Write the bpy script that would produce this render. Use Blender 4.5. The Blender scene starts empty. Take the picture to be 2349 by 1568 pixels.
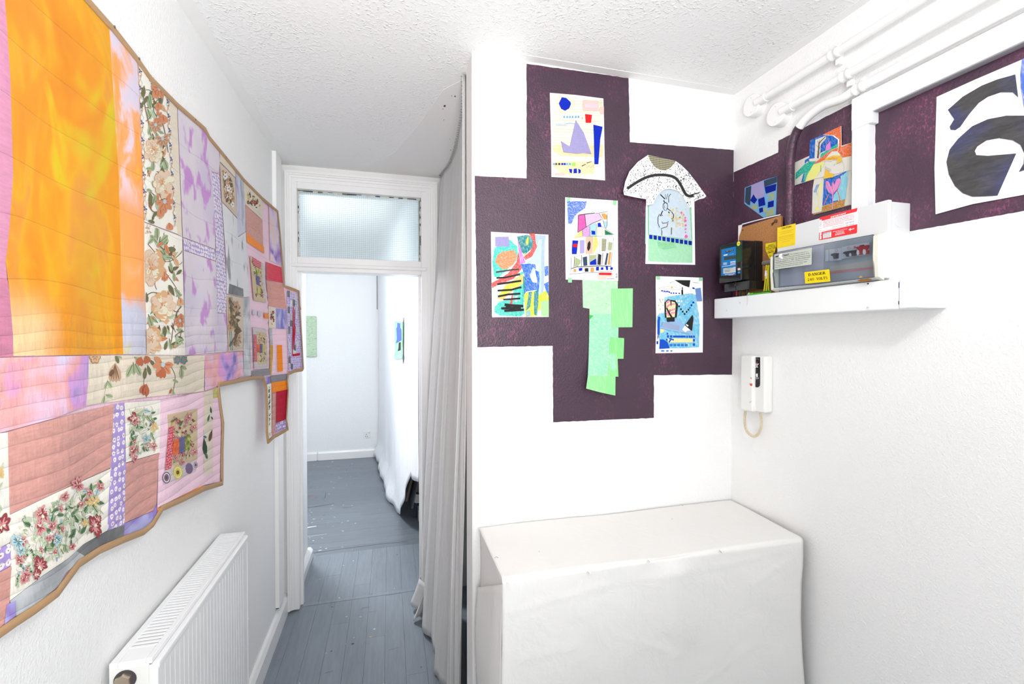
import bpy, bmesh, math, random
from mathutils import Vector, Matrix, noise, geometry
random.seed(7)
SC = bpy.context.scene
COL = SC.collection
pi = math.pi

# ---------------------------------------------------------------- camera
TH, PH, FPX, CAMH = math.radians(15.0), math.radians(0.87), 1050.0, 1.53
RT = Vector((math.cos(TH), -math.sin(TH), 0))
FW = Vector((math.sin(TH)*math.cos(PH), math.cos(TH)*math.cos(PH), -math.sin(PH)))
UP = RT.cross(FW)
EYE = Vector((0, 0, CAMH))
cam = bpy.data.objects.new('camera', bpy.data.cameras.new('camera'))
COL.objects.link(cam)
cam.data.sensor_width = 36.0
cam.data.lens = 36.0*FPX/2349.0
cam.data.clip_start = 0.02
cam.matrix_world = Matrix((( RT.x, UP.x, -FW.x, EYE.x), (RT.y, UP.y, -FW.y, EYE.y), (RT.z, UP.z, -FW.z, EYE.z), (0, 0, 0, 1)))
SC.camera = cam
# ---------------------------------------------------------------- colour management
SC.view_settings.view_transform = 'Standard'
SC.view_settings.look = 'None'
SC.view_settings.gamma = 1.0
SC.view_settings.use_curve_mapping = False
SC.view_settings.exposure = 0.19
SC.cycles.diffuse_bounces = 7
SC.cycles.max_bounces = 12
# ---------------------------------------------------------------- world (only seen through the added window opening behind the camera)
W = bpy.data.worlds.new('daylight'); SC.world = W
W.use_nodes = True
W.node_tree.nodes['Background'].inputs[0].default_value = (0.85, 0.92, 1.0, 1)
W.node_tree.nodes['Background'].inputs[1].default_value = 1.0
# ---------------------------------------------------------------- lamps and added fill lights
def lamp(name, kind, loc, power, color, size=None, aim=None, sy=None):
    d = bpy.data.lights.new(name, kind); d.energy = power; d.color = color
    if kind == 'AREA':
        d.shape = 'RECTANGLE'; d.size = size; d.size_y = sy or size
    elif size: d.shadow_soft_size = size
    o = bpy.data.objects.new(name, d); COL.objects.link(o); o.location = loc
    if aim is not None:
        o.rotation_euler = (Vector(aim)-Vector(loc)).to_track_quat('-Z', 'Y').to_euler()
    return o
LAMP1 = (0.60, -0.02, 2.26)
lamp('entrance_lamp_light', 'POINT', LAMP1, 19.0, (1.0, 0.99, 0.975), 0.07)
lamp('rear_fill_light', 'AREA', (0.35, -1.72, 1.5), 5.0, (0.97, 0.985, 1.0), 1.5, (0.35, 0, 1.5), 1.3)  # added fill light in front of the opening behind the camera
lamp('ceiling_fill_light', 'AREA', (0.05, -0.4, 1.45), 14.3, (0.985, 0.99, 1.0), 0.35, (-0.30, 1.6, 2.46)).data.spread = math.radians(125)  # added fill light behind the camera, bounced off the ceiling
LAMP2 = (-0.78, 3.77, 1.9)
lamp('studio_lamp_light', 'POINT', LAMP2, 33.0, (0.95, 0.98, 1.0), 0.10)
lamp('studio_floor_fill_light', 'AREA', (LAMP2[0], LAMP2[1], LAMP2[2]+0.12), 9.0, (0.97, 0.985, 1.0), 0.16, (0.2, 2.4, 0.0)).data.spread = math.radians(110)  # added at the studio lamp to strengthen its light on the corridor floor

# ---------------------------------------------------------------- rays from the camera onto real surfaces
def ray(px, py):
    return RT*((px-1174.5)/FPX) + UP*((784.0-py)/FPX) + FW
def hit(ax, val, px, py):
    d = ray(px, py); t = (val-EYE[ax])/d[ax]
    return EYE + d*t
XL, XR, YB, YD, YF, ZC = -0.567, 1.294, 1.505, 2.75, 6.0, 2.46
XP = 0.272                                                     # free end of the purple wall
def onR(px, py, off=0.0): return hit(0, XR-off, px, py)        # right wall
def onB(px, py, off=0.0): return hit(1, YB-off, px, py)        # purple wall facing the camera
def onD(px, py, off=0.0): return hit(1, YD-off, px, py)        # door wall
def onFar(px, py, off=0.0): return hit(1, YF-off, px, py)
NR, NB = Vector((-1, 0, 0)), Vector((0, -1, 0))
onR.n, onB.n, onD.n, onFar.n = NR, NB, NB, NB

# ---------------------------------------------------------------- mesh helpers
def lin(c):
    c = c/255.0
    return c/12.92 if c <= 0.04045 else ((c+0.055)/1.055)**2.4
def rgb(r, g, b, k=0.86):
    return tuple(min(0.92, lin(v)*k) for v in (r, g, b))
def mesh(name, verts, faces, mats=None, parent=None, fm=None, smooth=False):
    me = bpy.data.meshes.new(name)
    base = Vector((0, 0, 0))
    if parent is not None: base = parent_base(parent)
    me.from_pydata([tuple(Vector(v)-base) for v in verts], [], faces)
    mats = mats if isinstance(mats, (list, tuple)) else [mats]
    for m in mats:
        if m is not None: me.materials.append(m)
    if fm: me.polygons.foreach_set('material_index', fm)
    if smooth: me.polygons.foreach_set('use_smooth', [True]*len(me.polygons))
    me.update()
    o = bpy.data.objects.new(name, me); COL.objects.link(o)
    if parent is not None: o.parent = parent
    return o
def parent_base(p):
    b = Vector((0, 0, 0))
    while p is not None:
        b += Vector(p.location); p = p.parent
    return b
def tag(o, label=None, cat=None, group=None, kind=None):
    if label: o['label'] = label
    if cat: o['category'] = cat
    if group: o['group'] = group
    if kind: o['kind'] = kind
    return o
def thing(name, loc, label, cat, group=None):
    o = bpy.data.objects.new(name, None); COL.objects.link(o)
    o.location = loc; o.empty_display_size = 0.05
    return tag(o, label, cat, group)
def from_bm(name, bm, mats, parent=None, smooth=False):
    bmesh.ops.recalc_face_normals(bm, faces=bm.faces[:])
    vs = [v.co.copy() for v in bm.verts]
    bm.verts.index_update()
    fs = [[v.index for v in f.verts] for f in bm.faces]
    fm = [f.material_index for f in bm.faces]
    sm = [f.smooth for f in bm.faces]
    bm.free()
    o = mesh(name, vs, fs, mats, parent, fm, smooth)
    if not smooth and any(sm): o.data.polygons.foreach_set('use_smooth', sm)
    return o
def bm_box(bm, lo, hi, bevel=0.0, seg=2, mi=0):
    r = bmesh.ops.create_cube(bm, size=1.0)
    vs = r['verts']
    lo, hi = Vector(lo), Vector(hi)
    for v in vs: v.co = Vector(((lo[i]+hi[i])/2 + v.co[i]*(hi[i]-lo[i])) for i in range(3))
    fs = {f for v in vs for f in v.link_faces}
    for f in fs: f.material_index = mi
    if bevel > 0:
        es = {e for v in vs for e in v.link_edges}
        r = bmesh.ops.bevel(bm, geom=list(es), offset=bevel, segments=seg, affect='EDGES', profile=0.5)
        for f in r['faces']: f.material_index = mi
def box(name, lo, hi, m, parent=None, bevel=0.0, seg=2):
    bm = bmesh.new(); bm_box(bm, lo, hi, bevel, seg)
    return from_bm(name, bm, m, parent)
def bm_tube(bm, pts, r, n=12, caps=True, mi=0, radii=None):
    pts = [Vector(p) for p in pts]
    rings = []
    up = None
    for i, p in enumerate(pts):
        a = pts[max(i-1, 0)]; b = pts[min(i+1, len(pts)-1)]
        d = (b-a).normalized()
        if up is None:
            up = Vector((0, 0, 1)) if abs(d.z) < 0.9 else Vector((1, 0, 0))
        s = d.cross(up).normalized(); up = s.cross(d).normalized()
        rr = radii[i] if radii else r
        rings.append([bm.verts.new(p + (s*math.cos(2*pi*k/n) + up*math.sin(2*pi*k/n))*rr) for k in range(n)])
    for i in range(len(rings)-1):
        for k in range(n):
            f = bm.faces.new((rings[i][k], rings[i][(k+1) % n], rings[i+1][(k+1) % n], rings[i+1][k]))
            f.smooth = True; f.material_index = mi
    if caps:
        for rg in (rings[0], rings[-1][::-1]):
            bm.faces.new([bm.verts.new(v.co) for v in rg]).material_index = mi
def tube(name, pts, r, m, parent=None, n=12, radii=None):
    bm = bmesh.new(); bm_tube(bm, pts, r, n, radii=radii)
    return from_bm(name, bm, m, parent)
def smooth_path(pts, n=6):
    pts = [Vector(p) for p in pts]; out = []
    for i in range(len(pts)-1):
        p0, p1, p2, p3 = pts[max(i-1, 0)], pts[i], pts[i+1], pts[min(i+2, len(pts)-1)]
        for k in range(n):
            t = k/n
            out.append(0.5*((2*p1) + (p2-p0)*t + (2*p0-5*p1+4*p2-p3)*t*t + (3*p1-p0-3*p2+p3)*t**3))
    out.append(pts[-1]); return out
def tess(pts):
    return [t for t in geometry.tessellate_polygon([[Vector(p) for p in pts]])]
def bm_prism(bm, front, back, mi=0):
    n = len(front)
    a = [bm.verts.new(p) for p in front]; b = [bm.verts.new(p) for p in back]
    if n > 4:
        f = []
        for t in tess(front):
            f.append(bm.faces.new([a[i] for i in t])); f.append(bm.faces.new([b[i] for i in t[::-1]]))
    else: f = [bm.faces.new(a), bm.faces.new(b[::-1])]
    for i in range(n): f.append(bm.faces.new((a[i], b[i], b[(i+1) % n], a[(i+1) % n])))
    for x in f: x.material_index = mi
    return f
def plate(name, poly, on, off0, off1, m, parent=None):
    """a flat sheet on a wall: outline given where the camera sees it, its front off1 and its back off0 from the wall"""
    fr = [on(x, y, off1(x, y) if callable(off1) else off1) for x, y in poly]
    bk = []
    for (x, y), p in zip(poly, fr):
        d = off1(x, y) if callable(off1) else off1
        o0 = (d-off0[0]) if isinstance(off0, tuple) else off0
        bk.append(p - on.n*(d-o0))
    bm = bmesh.new(); bm_prism(bm, fr, bk)
    return from_bm(name, bm, m, parent)
def hull(P):
    P = sorted(set(P)); cr = lambda o, a, b: (a[0]-o[0])*(b[1]-o[1])-(a[1]-o[1])*(b[0]-o[0])
    h = []
    for seq in (P, P[::-1]):
        l = []
        for p in seq:
            while len(l) > 1 and cr(l[-2], l[-1], p) <= 0: l.pop()
            l.append(p)
        h += l[:-1]
    return h
def clip_poly(pts, cl):
    out = list(pts)
    for i, a in enumerate(cl):
        b = cl[(i+1) % len(cl)]; inp, out = out, []
        side = lambda p: (b[0]-a[0])*(p[1]-a[1])-(b[1]-a[1])*(p[0]-a[0])
        for j, p in enumerate(inp):
            q_ = inp[j-1]; sp, sq = side(p), side(q_)
            if (sp >= 0) != (sq >= 0):
                t = sq/(sq-sp); out.append((q_[0]+(p[0]-q_[0])*t, q_[1]+(p[1]-q_[1])*t))
            if sp >= 0: out.append(p)
        if not out: break
    return out
class Marks:
    ls = 1.0
    """flat coloured shapes lying on one surface, joined into one mesh"""
    def __init__(s, on, off): s.on, s.off, s.p, s.clip = on, off, [], None
    def poly(s, pts, m, lift=0.0): s.p.append((pts, m, lift))
    def line(s, pts, w, m, lift=0.0, w2=None):
        w2 = w if w2 is None else w2
        L, R = [], []
        for i, (x, y) in enumerate(pts):
            a = pts[max(i-1, 0)]; b = pts[min(i+1, len(pts)-1)]
            dx, dy = b[0]-a[0], b[1]-a[1]; l = math.hypot(dx, dy) or 1
            ww = w + (w2-w)*i/max(1, len(pts)-1)
            L.append((x-dy/l*ww/2, y+dx/l*ww/2)); R.append((x+dy/l*ww/2, y-dx/l*ww/2))
        for i in range(len(pts)-1): s.p.append(([L[i], L[i+1], R[i+1], R[i]], m, lift))
    def ell(s, x, y, rx, ry, m, rot=0, n=10, lift=0.0):
        c, q = math.cos(rot), math.sin(rot)
        s.p.append(([(x+rx*math.cos(2*pi*k/n)*c-ry*math.sin(2*pi*k/n)*q, y+rx*math.cos(2*pi*k/n)*q+ry*math.sin(2*pi*k/n)*c) for k in range(n)], m, lift))
    def rect(s, x0, y0, x1, y1, m, lift=0.0, sk=0.0):
        s.poly([(x0, y0), (x1, y0+sk*(x1-x0)), (x1, y1+sk*(x1-x0)), (x0, y1)], m, lift)
    def build(s, name, parent, kind=None):
        mats = []
        for _, m, _ in s.p:
            if m not in mats: mats.append(m)
        bm = bmesh.new()
        for idx, (pts, m, l) in enumerate(s.p):
            l = l*s.ls + min(idx*1.5e-5*s.ls, 0.0012)
            if s.clip: pts = clip_poly(pts, s.clip)
            if len(pts) < 3: continue
            vs = [bm.verts.new(s.on(x, y, s.off+l)) for x, y in pts]
            for t in (tess([(x, y, 0) for x, y in pts]) if len(pts) > 4 else [range(len(pts))]):
                try: bm.faces.new([vs[i] for i in t]).material_index = mats.index(m)
                except Exception: pass
        o = from_bm_keep(name, bm, mats, parent)
        if kind: o['kind'] = kind
        return o
def from_bm_keep(name, bm, mats, parent=None):
    bm.verts.index_update()
    vs = [v.co.copy() for v in bm.verts]; fs = [[v.index for v in f.verts] for f in bm.faces]; fm = [f.material_index for f in bm.faces]
    bm.free()
    return mesh(name, vs, fs, mats, parent, fm)
def text(s, on, off, TL, TR, BL, m, parent, name='lettering', bold=0.0, shear=0.0, align='LEFT', space=1.0):
    """letters stretched over the parallelogram TL, TR, BL on a surface"""
    c = bpy.data.curves.new('t', 'FONT'); c.body = s; c.resolution_u = 2; c.offset = bold; c.align_x = align
    c.space_line = space; c.shear = shear
    o = bpy.data.objects.new('t', c); COL.objects.link(o)
    dg = bpy.context.evaluated_depsgraph_get(); dg.update()
    me = bpy.data.meshes.new_from_object(o.evaluated_get(dg))
    bpy.data.objects.remove(o)
    xs = [v.co.x for v in me.vertices]; ys = [v.co.y for v in me.vertices]
    x0, x1, y0, y1 = min(xs), max(xs), min(ys), max(ys)
    vs = []
    for v in me.vertices:
        a = (v.co.x-x0)/(x1-x0); b = (y1-v.co.y)/(y1-y0)
        vs.append(on(TL[0]+a*(TR[0]-TL[0])+b*(BL[0]-TL[0]), TL[1]+a*(TR[1]-TL[1])+b*(BL[1]-TL[1]), off))
    fs = [list(p.vertices) for p in me.polygons]
    bpy.data.meshes.remove(me)
    return mesh(name, vs, fs, m, parent)

# ---------------------------------------------------------------- materials
MATS = {}
def new_mat(name):
    m = bpy.data.materials.new(name); m.use_nodes = True
    nt = m.node_tree; return m, nt, nt.nodes['Principled BSDF']
def nd(nt, t, **kw):
    n = nt.nodes.new(t)
    for k, v in kw.items():
        if k.startswith('i_'): n.inputs[int(k[2:])].default_value = v
        else: setattr(n, k, v)
    return n
def pos(nt): return nd(nt, 'ShaderNodeNewGeometry').outputs['Position']
def scaled(nt, v, s):
    n = nd(nt, 'ShaderNodeVectorMath', operation='MULTIPLY'); nt.links.new(v, n.inputs[0]); n.inputs[1].default_value = s
    return n.outputs[0]
def nz(nt, v, scale, detail=2.0, rough=0.5, dist=0.0):
    n = nd(nt, 'ShaderNodeTexNoise'); nt.links.new(v, n.inputs['Vector'])
    n.inputs['Scale'].default_value = scale; n.inputs['Detail'].default_value = detail
    n.inputs['Roughness'].default_value = rough; n.inputs['Distortion'].default_value = dist
    return n.outputs['Fac']
def mth(nt, op, a, b=None, c=None):
    n = nd(nt, 'ShaderNodeMath', operation=op)
    for i, x in enumerate((a, b, c)):
        if x is None: continue
        if isinstance(x, (int, float)): n.inputs[i].default_value = x
        else: nt.links.new(x, n.inputs[i])
    return n.outputs[0]
def ramp(nt, fac, stops, interp='LINEAR'):
    n = nd(nt, 'ShaderNodeValToRGB'); nt.links.new(fac, n.inputs[0]); n.color_ramp.interpolation = interp
    e = n.color_ramp.elements
    while len(e) < len(stops): e.new(0.5)
    for x, (p, c) in zip(e, stops): x.position = p; x.color = (*c, 1)
    return n.outputs[0]
def mix(nt, fac, a, b):
    n = nd(nt, 'ShaderNodeMix', data_type='RGBA')
    for i, x in ((0, fac), (6, a), (7, b)):
        if isinstance(x, (int, float)): n.inputs[i].default_value = x
        elif isinstance(x, tuple): n.inputs[i].default_value = (*x, 1)
        else: nt.links.new(x, n.inputs[i])
    return n.outputs[2]
def bump(nt, bsdf, h, dist, strength=1.0):
    n = nd(nt, 'ShaderNodeBump'); n.inputs['Distance'].default_value = dist; n.inputs['Strength'].default_value = strength
    nt.links.new(h, n.inputs['Height']); nt.links.new(n.outputs[0], bsdf.inputs['Normal'])
def step(nt, x, a, b):
    n = nd(nt, 'ShaderNodeMapRange', interpolation_type='SMOOTHSTEP'); nt.links.new(x, n.inputs[0])
    n.inputs[1].default_value = a; n.inputs[2].default_value = b
    return n.outputs[0]
def plain(name, c, rough=0.6, spec=0.35, metal=0.0, bumpy=0.0, bscale=200.0, var=0.0):
    if name in MATS: return MATS[name]
    m, nt, b = new_mat(name)
    b.inputs['Base Color'].default_value = (*c, 1); b.inputs['Roughness'].default_value = rough
    b.inputs['Specular IOR Level'].default_value = spec; b.inputs['Metallic'].default_value = metal
    p = pos(nt)
    if var:
        f = nz(nt, p, 9.0, 4.0, 0.6)
        nt.links.new(ramp(nt, f, [(0.3, tuple(v*(1-var) for v in c)), (0.7, c)]), b.inputs['Base Color'])
    if bumpy: bump(nt, b, nz(nt, p, bscale, 3.0, 0.6), bumpy)
    MATS[name] = m; return m
def paper(name, r, g, b_, k=None):
    k = k or (0.88 if min(r, g, b_) > 232 else 0.72)
    return plain('paper_'+name, rgb(r, g, b_, k), 0.8, 0.2)
def crayon(name, c, streak=0.35, ang=0.6, k=0.74, dens=220.0, under=(250, 250, 250)):
    """pencil or felt-pen hatching: the colour with lighter streaks"""
    if name in MATS: return MATS[name]
    m, nt, b = new_mat('crayon_'+name)
    b.inputs['Roughness'].default_value = 0.85; b.inputs['Specular IOR Level'].default_value = 0.15
    r = nd(nt, 'ShaderNodeVectorRotate', rotation_type='AXIS_ANGLE'); nt.links.new(pos(nt), r.inputs['Vector'])
    r.inputs['Axis'].default_value = (0.7, 0.7, 0); r.inputs['Angle'].default_value = ang
    f = nz(nt, scaled(nt, r.outputs[0], (1.0, 1.0, 0.10)), dens*2.6, 3.0, 0.65)
    nt.links.new(mix(nt, mth(nt, 'MULTIPLY', step(nt, f, 0.42, 0.72), streak*1.1), rgb(*c, k), rgb(*under, k)), b.inputs['Base Color'])
    MATS[name] = m; return m
def wallpaper(name, c, dist, scale, rough=0.75, spec=0.25, lumps=0.45):
    """painted woodchip / anaglypta paper"""
    m, nt, b = new_mat(name)
    b.inputs['Base Color'].default_value = (*c, 1); b.inputs['Roughness'].default_value = rough; b.inputs['Specular IOR Level'].default_value = spec
    p = pos(nt)
    h = mth(nt, 'ADD', step(nt, nz(nt, p, scale, 2.0, 0.55, 0.3), 0.35, 0.75), mth(nt, 'MULTIPLY', nz(nt, p, scale*0.3, 2.0), lumps))
    bump(nt, b, h, dist); MATS[name] = m; return m
def artex(name, c):
    """stippled ceiling plaster: small raised points"""
    m, nt, b = new_mat(name)
    b.inputs['Base Color'].default_value = (*c, 1); b.inputs['Roughness'].default_value = 0.6; b.inputs['Specular IOR Level'].default_value = 0.3
    p = pos(nt)
    warp = nd(nt, 'ShaderNodeVectorMath', operation='ADD')
    nn = nd(nt, 'ShaderNodeTexNoise'); nt.links.new(p, nn.inputs['Vector']); nn.inputs['Scale'].default_value = 30
    nt.links.new(scaled(nt, nn.outputs['Color'], (0.03, 0.03, 0.03)), warp.inputs[0]); nt.links.new(p, warp.inputs[1])
    v = nd(nt, 'ShaderNodeTexVoronoi', feature='DISTANCE_TO_EDGE'); nt.links.new(warp.outputs[0], v.inputs['Vector']); v.inputs['Scale'].default_value = 62
    e = mth(nt, 'SUBTRACT', 1.0, step(nt, v.outputs['Distance'], 0.0, 0.30))
    brk = step(nt, nz(nt, p, 70.0, 2.0), 0.48, 0.66)
    v2 = nd(nt, 'ShaderNodeTexVoronoi'); nt.links.new(warp.outputs[0], v2.inputs['Vector']); v2.inputs['Scale'].default_value = 92
    pts = mth(nt, 'SUBTRACT', 1.0, step(nt, v2.outputs['Distance'], 0.0, 0.50))
    msk = step(nt, nz(nt, p, 38.0, 2.0), 0.40, 0.62)
    h = mth(nt, 'ADD', mth(nt, 'MULTIPLY', mth(nt, 'MULTIPLY', e, brk), 0.5), mth(nt, 'MULTIPLY', pts, mth(nt, 'ADD', mth(nt, 'MULTIPLY', msk, 0.8), 0.2)))
    big = step(nt, nz(nt, p, 4.0, 2.0), 0.3, 0.62)
    bump(nt, b, mth(nt, 'MULTIPLY', h, mth(nt, 'ADD', mth(nt, 'MULTIPLY', big, 0.6), 0.4)), 0.0019)
    MATS[name] = m; return m
def purple_paint(name, k=1.0, lo=0.48, hi=0.72, amt=0.03):
    """dark plum brushed over a brighter magenta, thin in places"""
    m, nt, b = new_mat(name)
    p = pos(nt)
    big = step(nt, nz(nt, p, 7.0, 3.0, 0.6), lo, hi)
    fine = step(nt, nz(nt, scaled(nt, p, (1, 1, 0.6)), 150.0, 4.0, 0.7), 0.5, 0.64)
    f = mth(nt, 'MULTIPLY', big, mth(nt, 'ADD', mth(nt, 'MULTIPLY', fine, 0.75), amt))
    speck = step(nt, nz(nt, p, 95.0, 2.0), 0.72, 0.76)
    f = mth(nt, 'MAXIMUM', f, mth(nt, 'MULTIPLY', speck, 0.5))
    nt.links.new(mix(nt, f, rgb(84, 60, 78, 0.62*k), rgb(156, 84, 122, 0.72*k)), b.inputs['Base Color'])
    b.inputs['Roughness'].default_value = 0.38; b.inputs['Specular IOR Level'].default_value = 0.42
    h = mth(nt, 'ADD', step(nt, nz(nt, p, 165.0, 2.0, 0.5, 0.1), 0.3, 0.8), mth(nt, 'MULTIPLY', nz(nt, p, 30.0, 2.0), 0.3))
    bump(nt, b, h, 0.0007); MATS[name] = m; return m
def floor_paint(name, c, streak_axis):
    m, nt, b = new_mat(name)
    p = pos(nt)
    sc = (14, 1.2, 1) if streak_axis == 'y' else (1.2, 14, 1)
    f = nz(nt, scaled(nt, p, sc), 4.0, 5.0, 0.65)
    c0 = tuple(v*0.86 for v in c); c1 = tuple(min(1, v*1.13) for v in c)
    base = ramp(nt, f, [(0.25, c0), (0.75, c1)])
    oi = nd(nt, 'ShaderNodeObjectInfo')
    hv = nd(nt, 'ShaderNodeHueSaturation'); nt.links.new(base, hv.inputs['Color'])
    nt.links.new(mth(nt, 'ADD', mth(nt, 'MULTIPLY', oi.outputs['Random'], 0.12), 0.94), hv.inputs['Value'])
    chips = step(nt, nz(nt, scaled(nt, p, (0.6, 1, 1)), 46.0, 1.0), 0.80, 0.82)
    nt.links.new(mix(nt, mth(nt, 'MULTIPLY', chips, 0.75), hv.outputs[0], rgb(226, 228, 230)), b.inputs['Base Color'])
    b.inputs['Roughness'].default_value = 0.36; b.inputs['Specular IOR Level'].default_value = 0.45
    bump(nt, b, nz(nt, scaled(nt, p, sc), 18.0, 3.0), 0.0006)
    MATS[name] = m; return m
WHITE = (0.86, 0.86, 0.855)
M_wall = wallpaper('white_woodchip_paint', WHITE, 0.0005, 165.0)
M_wall_smooth = wallpaper('white_wall_paint', (0.85, 0.86, 0.87), 0.0010, 55.0)
M_ceil = artex('white_artex', (0.84, 0.84, 0.835))
M_flat = plain('white_flat_plaster', (0.82, 0.81, 0.8), 0.7, 0.2, bumpy=0.0006, bscale=90)
M_gloss = plain('white_gloss_paint', (0.86, 0.855, 0.85), 0.3, 0.45, bumpy=0.0004, bscale=30)
M_purple = purple_paint('plum_wall_paint')
M_purple_lit = purple_paint('plum_wall_paint_thin_lit', 1.22, 0.40, 0.66, 0.08)  # more magenta flecks, and lightened for the stronger light on the right wall
M_floor = floor_paint('grey_floor_paint', rgb(136, 145, 155, 0.86), 'y')
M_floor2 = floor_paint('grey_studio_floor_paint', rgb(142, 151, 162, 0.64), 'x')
M_dark = plain('dark_gap', (0.03, 0.03, 0.035), 0.8, 0.1)
M_black = plain('black_ink', rgb(42, 41, 42), 0.75, 0.2)
# ================================================================ the setting
def struct(o): o['kind'] = 'structure'; return o
# floor: a slab with the boards laid on it
fl = struct(box('floor', (-2.6, -1.9, -0.12), (1.6, 6.2, -0.012), M_dark))
plank_cache = {}
def plank(x0, y0, x1, y1, m):
    g = 0.0003
    key = (round(x1-x0, 3), round(y1-y0, 3), m.name)
    if key not in plank_cache:
        bm = bmesh.new(); w, l = x1-x0, y1-y0
        bm_box(bm, (g, g, -0.012), (w-g, l-g, 0.0), 0.0004, 1)
        o = from_bm('plank', bm, m, fl); plank_cache[key] = o.data
    else:
        o = bpy.data.objects.new('plank', plank_cache[key]); COL.objects.link(o); o.parent = fl
    o.location = (x0, y0, random.choice((0, 0, 0, -0.0004)))
    return o
pw = 0.0935
x = XL-0.02; k = 0
while x < 1.32:                                                # corridor boards run away from the camera
    y = -1.85 + (k*0.37 % 0.9)
    plank(x, -1.87, x+pw, y, M_floor)
    while y < 3.40:
        y2 = min(y+1.05, 3.40)
        if 3.40-y2 < 0.2: y2 = 3.40
        plank(x, y, x+pw, y2, M_floor); y = y2
    x += pw; k += 1
y = 3.40; k = 0
while y < 6.1:                                                 # studio boards run across
    xx = -2.58; x2 = -1.55 + (k*0.43 % 1.0)
    while xx < 1.55:
        x2 = min(x2, 1.56); plank(xx, y, x2, y+pw, M_floor2); xx = x2; x2 += 1.3
    y += pw; k += 1
# threshold strip lying across the boards in the doorway
struct(box('trim_1', (-0.53, 2.775, -0.002), (0.30, 2.80, 0.0015), M_floor))
# ceiling
struct(box('ceiling', (-0.72, -1.95, ZC), (1.45, YD+0.06, ZC+0.1), M_ceil))
struct(box('ceiling_studio', (-2.7, YD+0.06, 2.55), (1.6, 6.2, 2.65), M_flat))
# smooth plaster patch beside the curtain, also shaped to stand for the ceiling shadow
bm = bmesh.new()
pp = [(0.268, 1.66), (0.20, 1.76), (0.135, 2.05), (0.03, 2.42), (-0.16, 2.74), (0.30, 2.745), (0.335, 2.3), (0.30, 1.7)]
bm_prism(bm, [Vector((x, y, ZC-0.0012)) for x, y in pp], [Vector((x, y, ZC+0.001)) for x, y in pp])
struct(from_bm('ceiling_patch', bm, M_flat))
# smooth painted margins where the ceiling meets the walls
for nm, lo, hi in (('trim_3', (XL, -1.79, ZC-0.0012), (XL+0.045, YD, ZC+0.001)), ('trim_4', (XP, YB-0.035, ZC-0.0012), (XR, YB, ZC+0.001)), ('trim_5', (XR-0.03, -1.79, ZC-0.0012), (XR, YB-0.035, ZC+0.001))):
    struct(box(nm, lo, hi, M_flat))
# walls
WL = struct(box('wall_left', (XL-0.1, -1.9, 0), (XL, YD+0.02, ZC), M_wall))
WR = struct(box('wall_right', (XR, -1.9, 0), (XR+0.1, YD+0.1, ZC), M_wall))
WB = struct(box('wall_back', (XP, YB, 0), (XR, YB+0.115, ZC), M_wall))
# smooth end face of that wall
struct(box('trim_2', (XP-0.006, YB+0.002, 0), (XP, YB+0.115, ZC), M_flat))
# unseen wall behind the camera, its window opening added for fill light
for i, (lo, hi) in enumerate([((-0.72, -1.9, 0), (1.4, -1.8, 0.85)), ((-0.72, -1.9, 2.15), (1.4, -1.8, ZC)), ((-0.72, -1.9, 0.85), (-0.4, -1.8, 2.15)), ((1.1, -1.9, 0.85), (1.4, -1.8, 2.15))]):
    struct(box('wall_front', lo, hi, M_wall))
# door wall: strips round the frame
DX0, DX1, DZ = -0.488, 0.183, 1.883
AX0, AX1, AZ = -0.545, 0.275, 2.425
T = 0.10
bm = bmesh.new()
bm_box(bm, (XL-0.05, YD, 0), (AX0+0.02, YD+T, ZC)); bm_box(bm, (AX1-0.02, YD, 0), (XR+0.05, YD+T, ZC)); bm_box(bm, (AX0+0.02, YD, AZ-0.02), (AX1-0.02, YD+T, ZC))
struct(from_bm('wall_door', bm, M_flat))
# studio walls
struct(box('wall_far', (-2.6, YF, 0), (1.5, YF+0.1, 2.55), M_wall_smooth))
struct(box('wall_studio_left', (-2.7, 3.38, 0), (-2.6, YF+0.1, 2.55), M_wall_smooth))
struct(box('wall_studio_right', (1.5, YD+T, 0), (1.6, YF+0.1, 2.55), M_wall_smooth))
struct(box('wall_passage', (-2.7, YD+T, 0), (-0.545, 3.36, 2.55), M_wall_smooth))
# skirting boards
def skirting(name, pts, h, t, inward, m=M_gloss, parent=None):
    (x0, y0), (x1, y1) = pts
    d = Vector((x1-x0, y1-y0, 0)); n = Vector(inward)
    prof = [(0, 0), (t, 0), (t, h-0.018), (t*0.55, h), (0, h)]
    a = [Vector((x0, y0, z)) + n*u for u, z in prof]; b = [p+d for p in a]
    bm = bmesh.new(); bm_prism(bm, a, b); return from_bm(name, bm, m, parent)
struct(skirting('baseboard_left', ((XL, -1.8), (XL, YD-0.01)), 0.105, 0.024, (1, 0, 0)))
struct(skirting('baseboard_passage', ((-0.545, YD+T), (-0.545, 3.385)), 0.07, 0.03, (1, 0, 0)))
xg = hit(1, YF, 729, 1052).x
struct(skirting('baseboard_far', ((-2.6, YF), (xg-0.008, YF)), 0.10, 0.02, (0, -1, 0)))
struct(skirting('baseboard_far', ((xg+0.008, YF), (-0.12, YF)), 0.10, 0.02, (0, -1, 0)))
struct(skirting('baseboard_right', ((XR, -1.8), (XR, YB)), 0.105, 0.02, (-1, 0, 0)))
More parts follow.
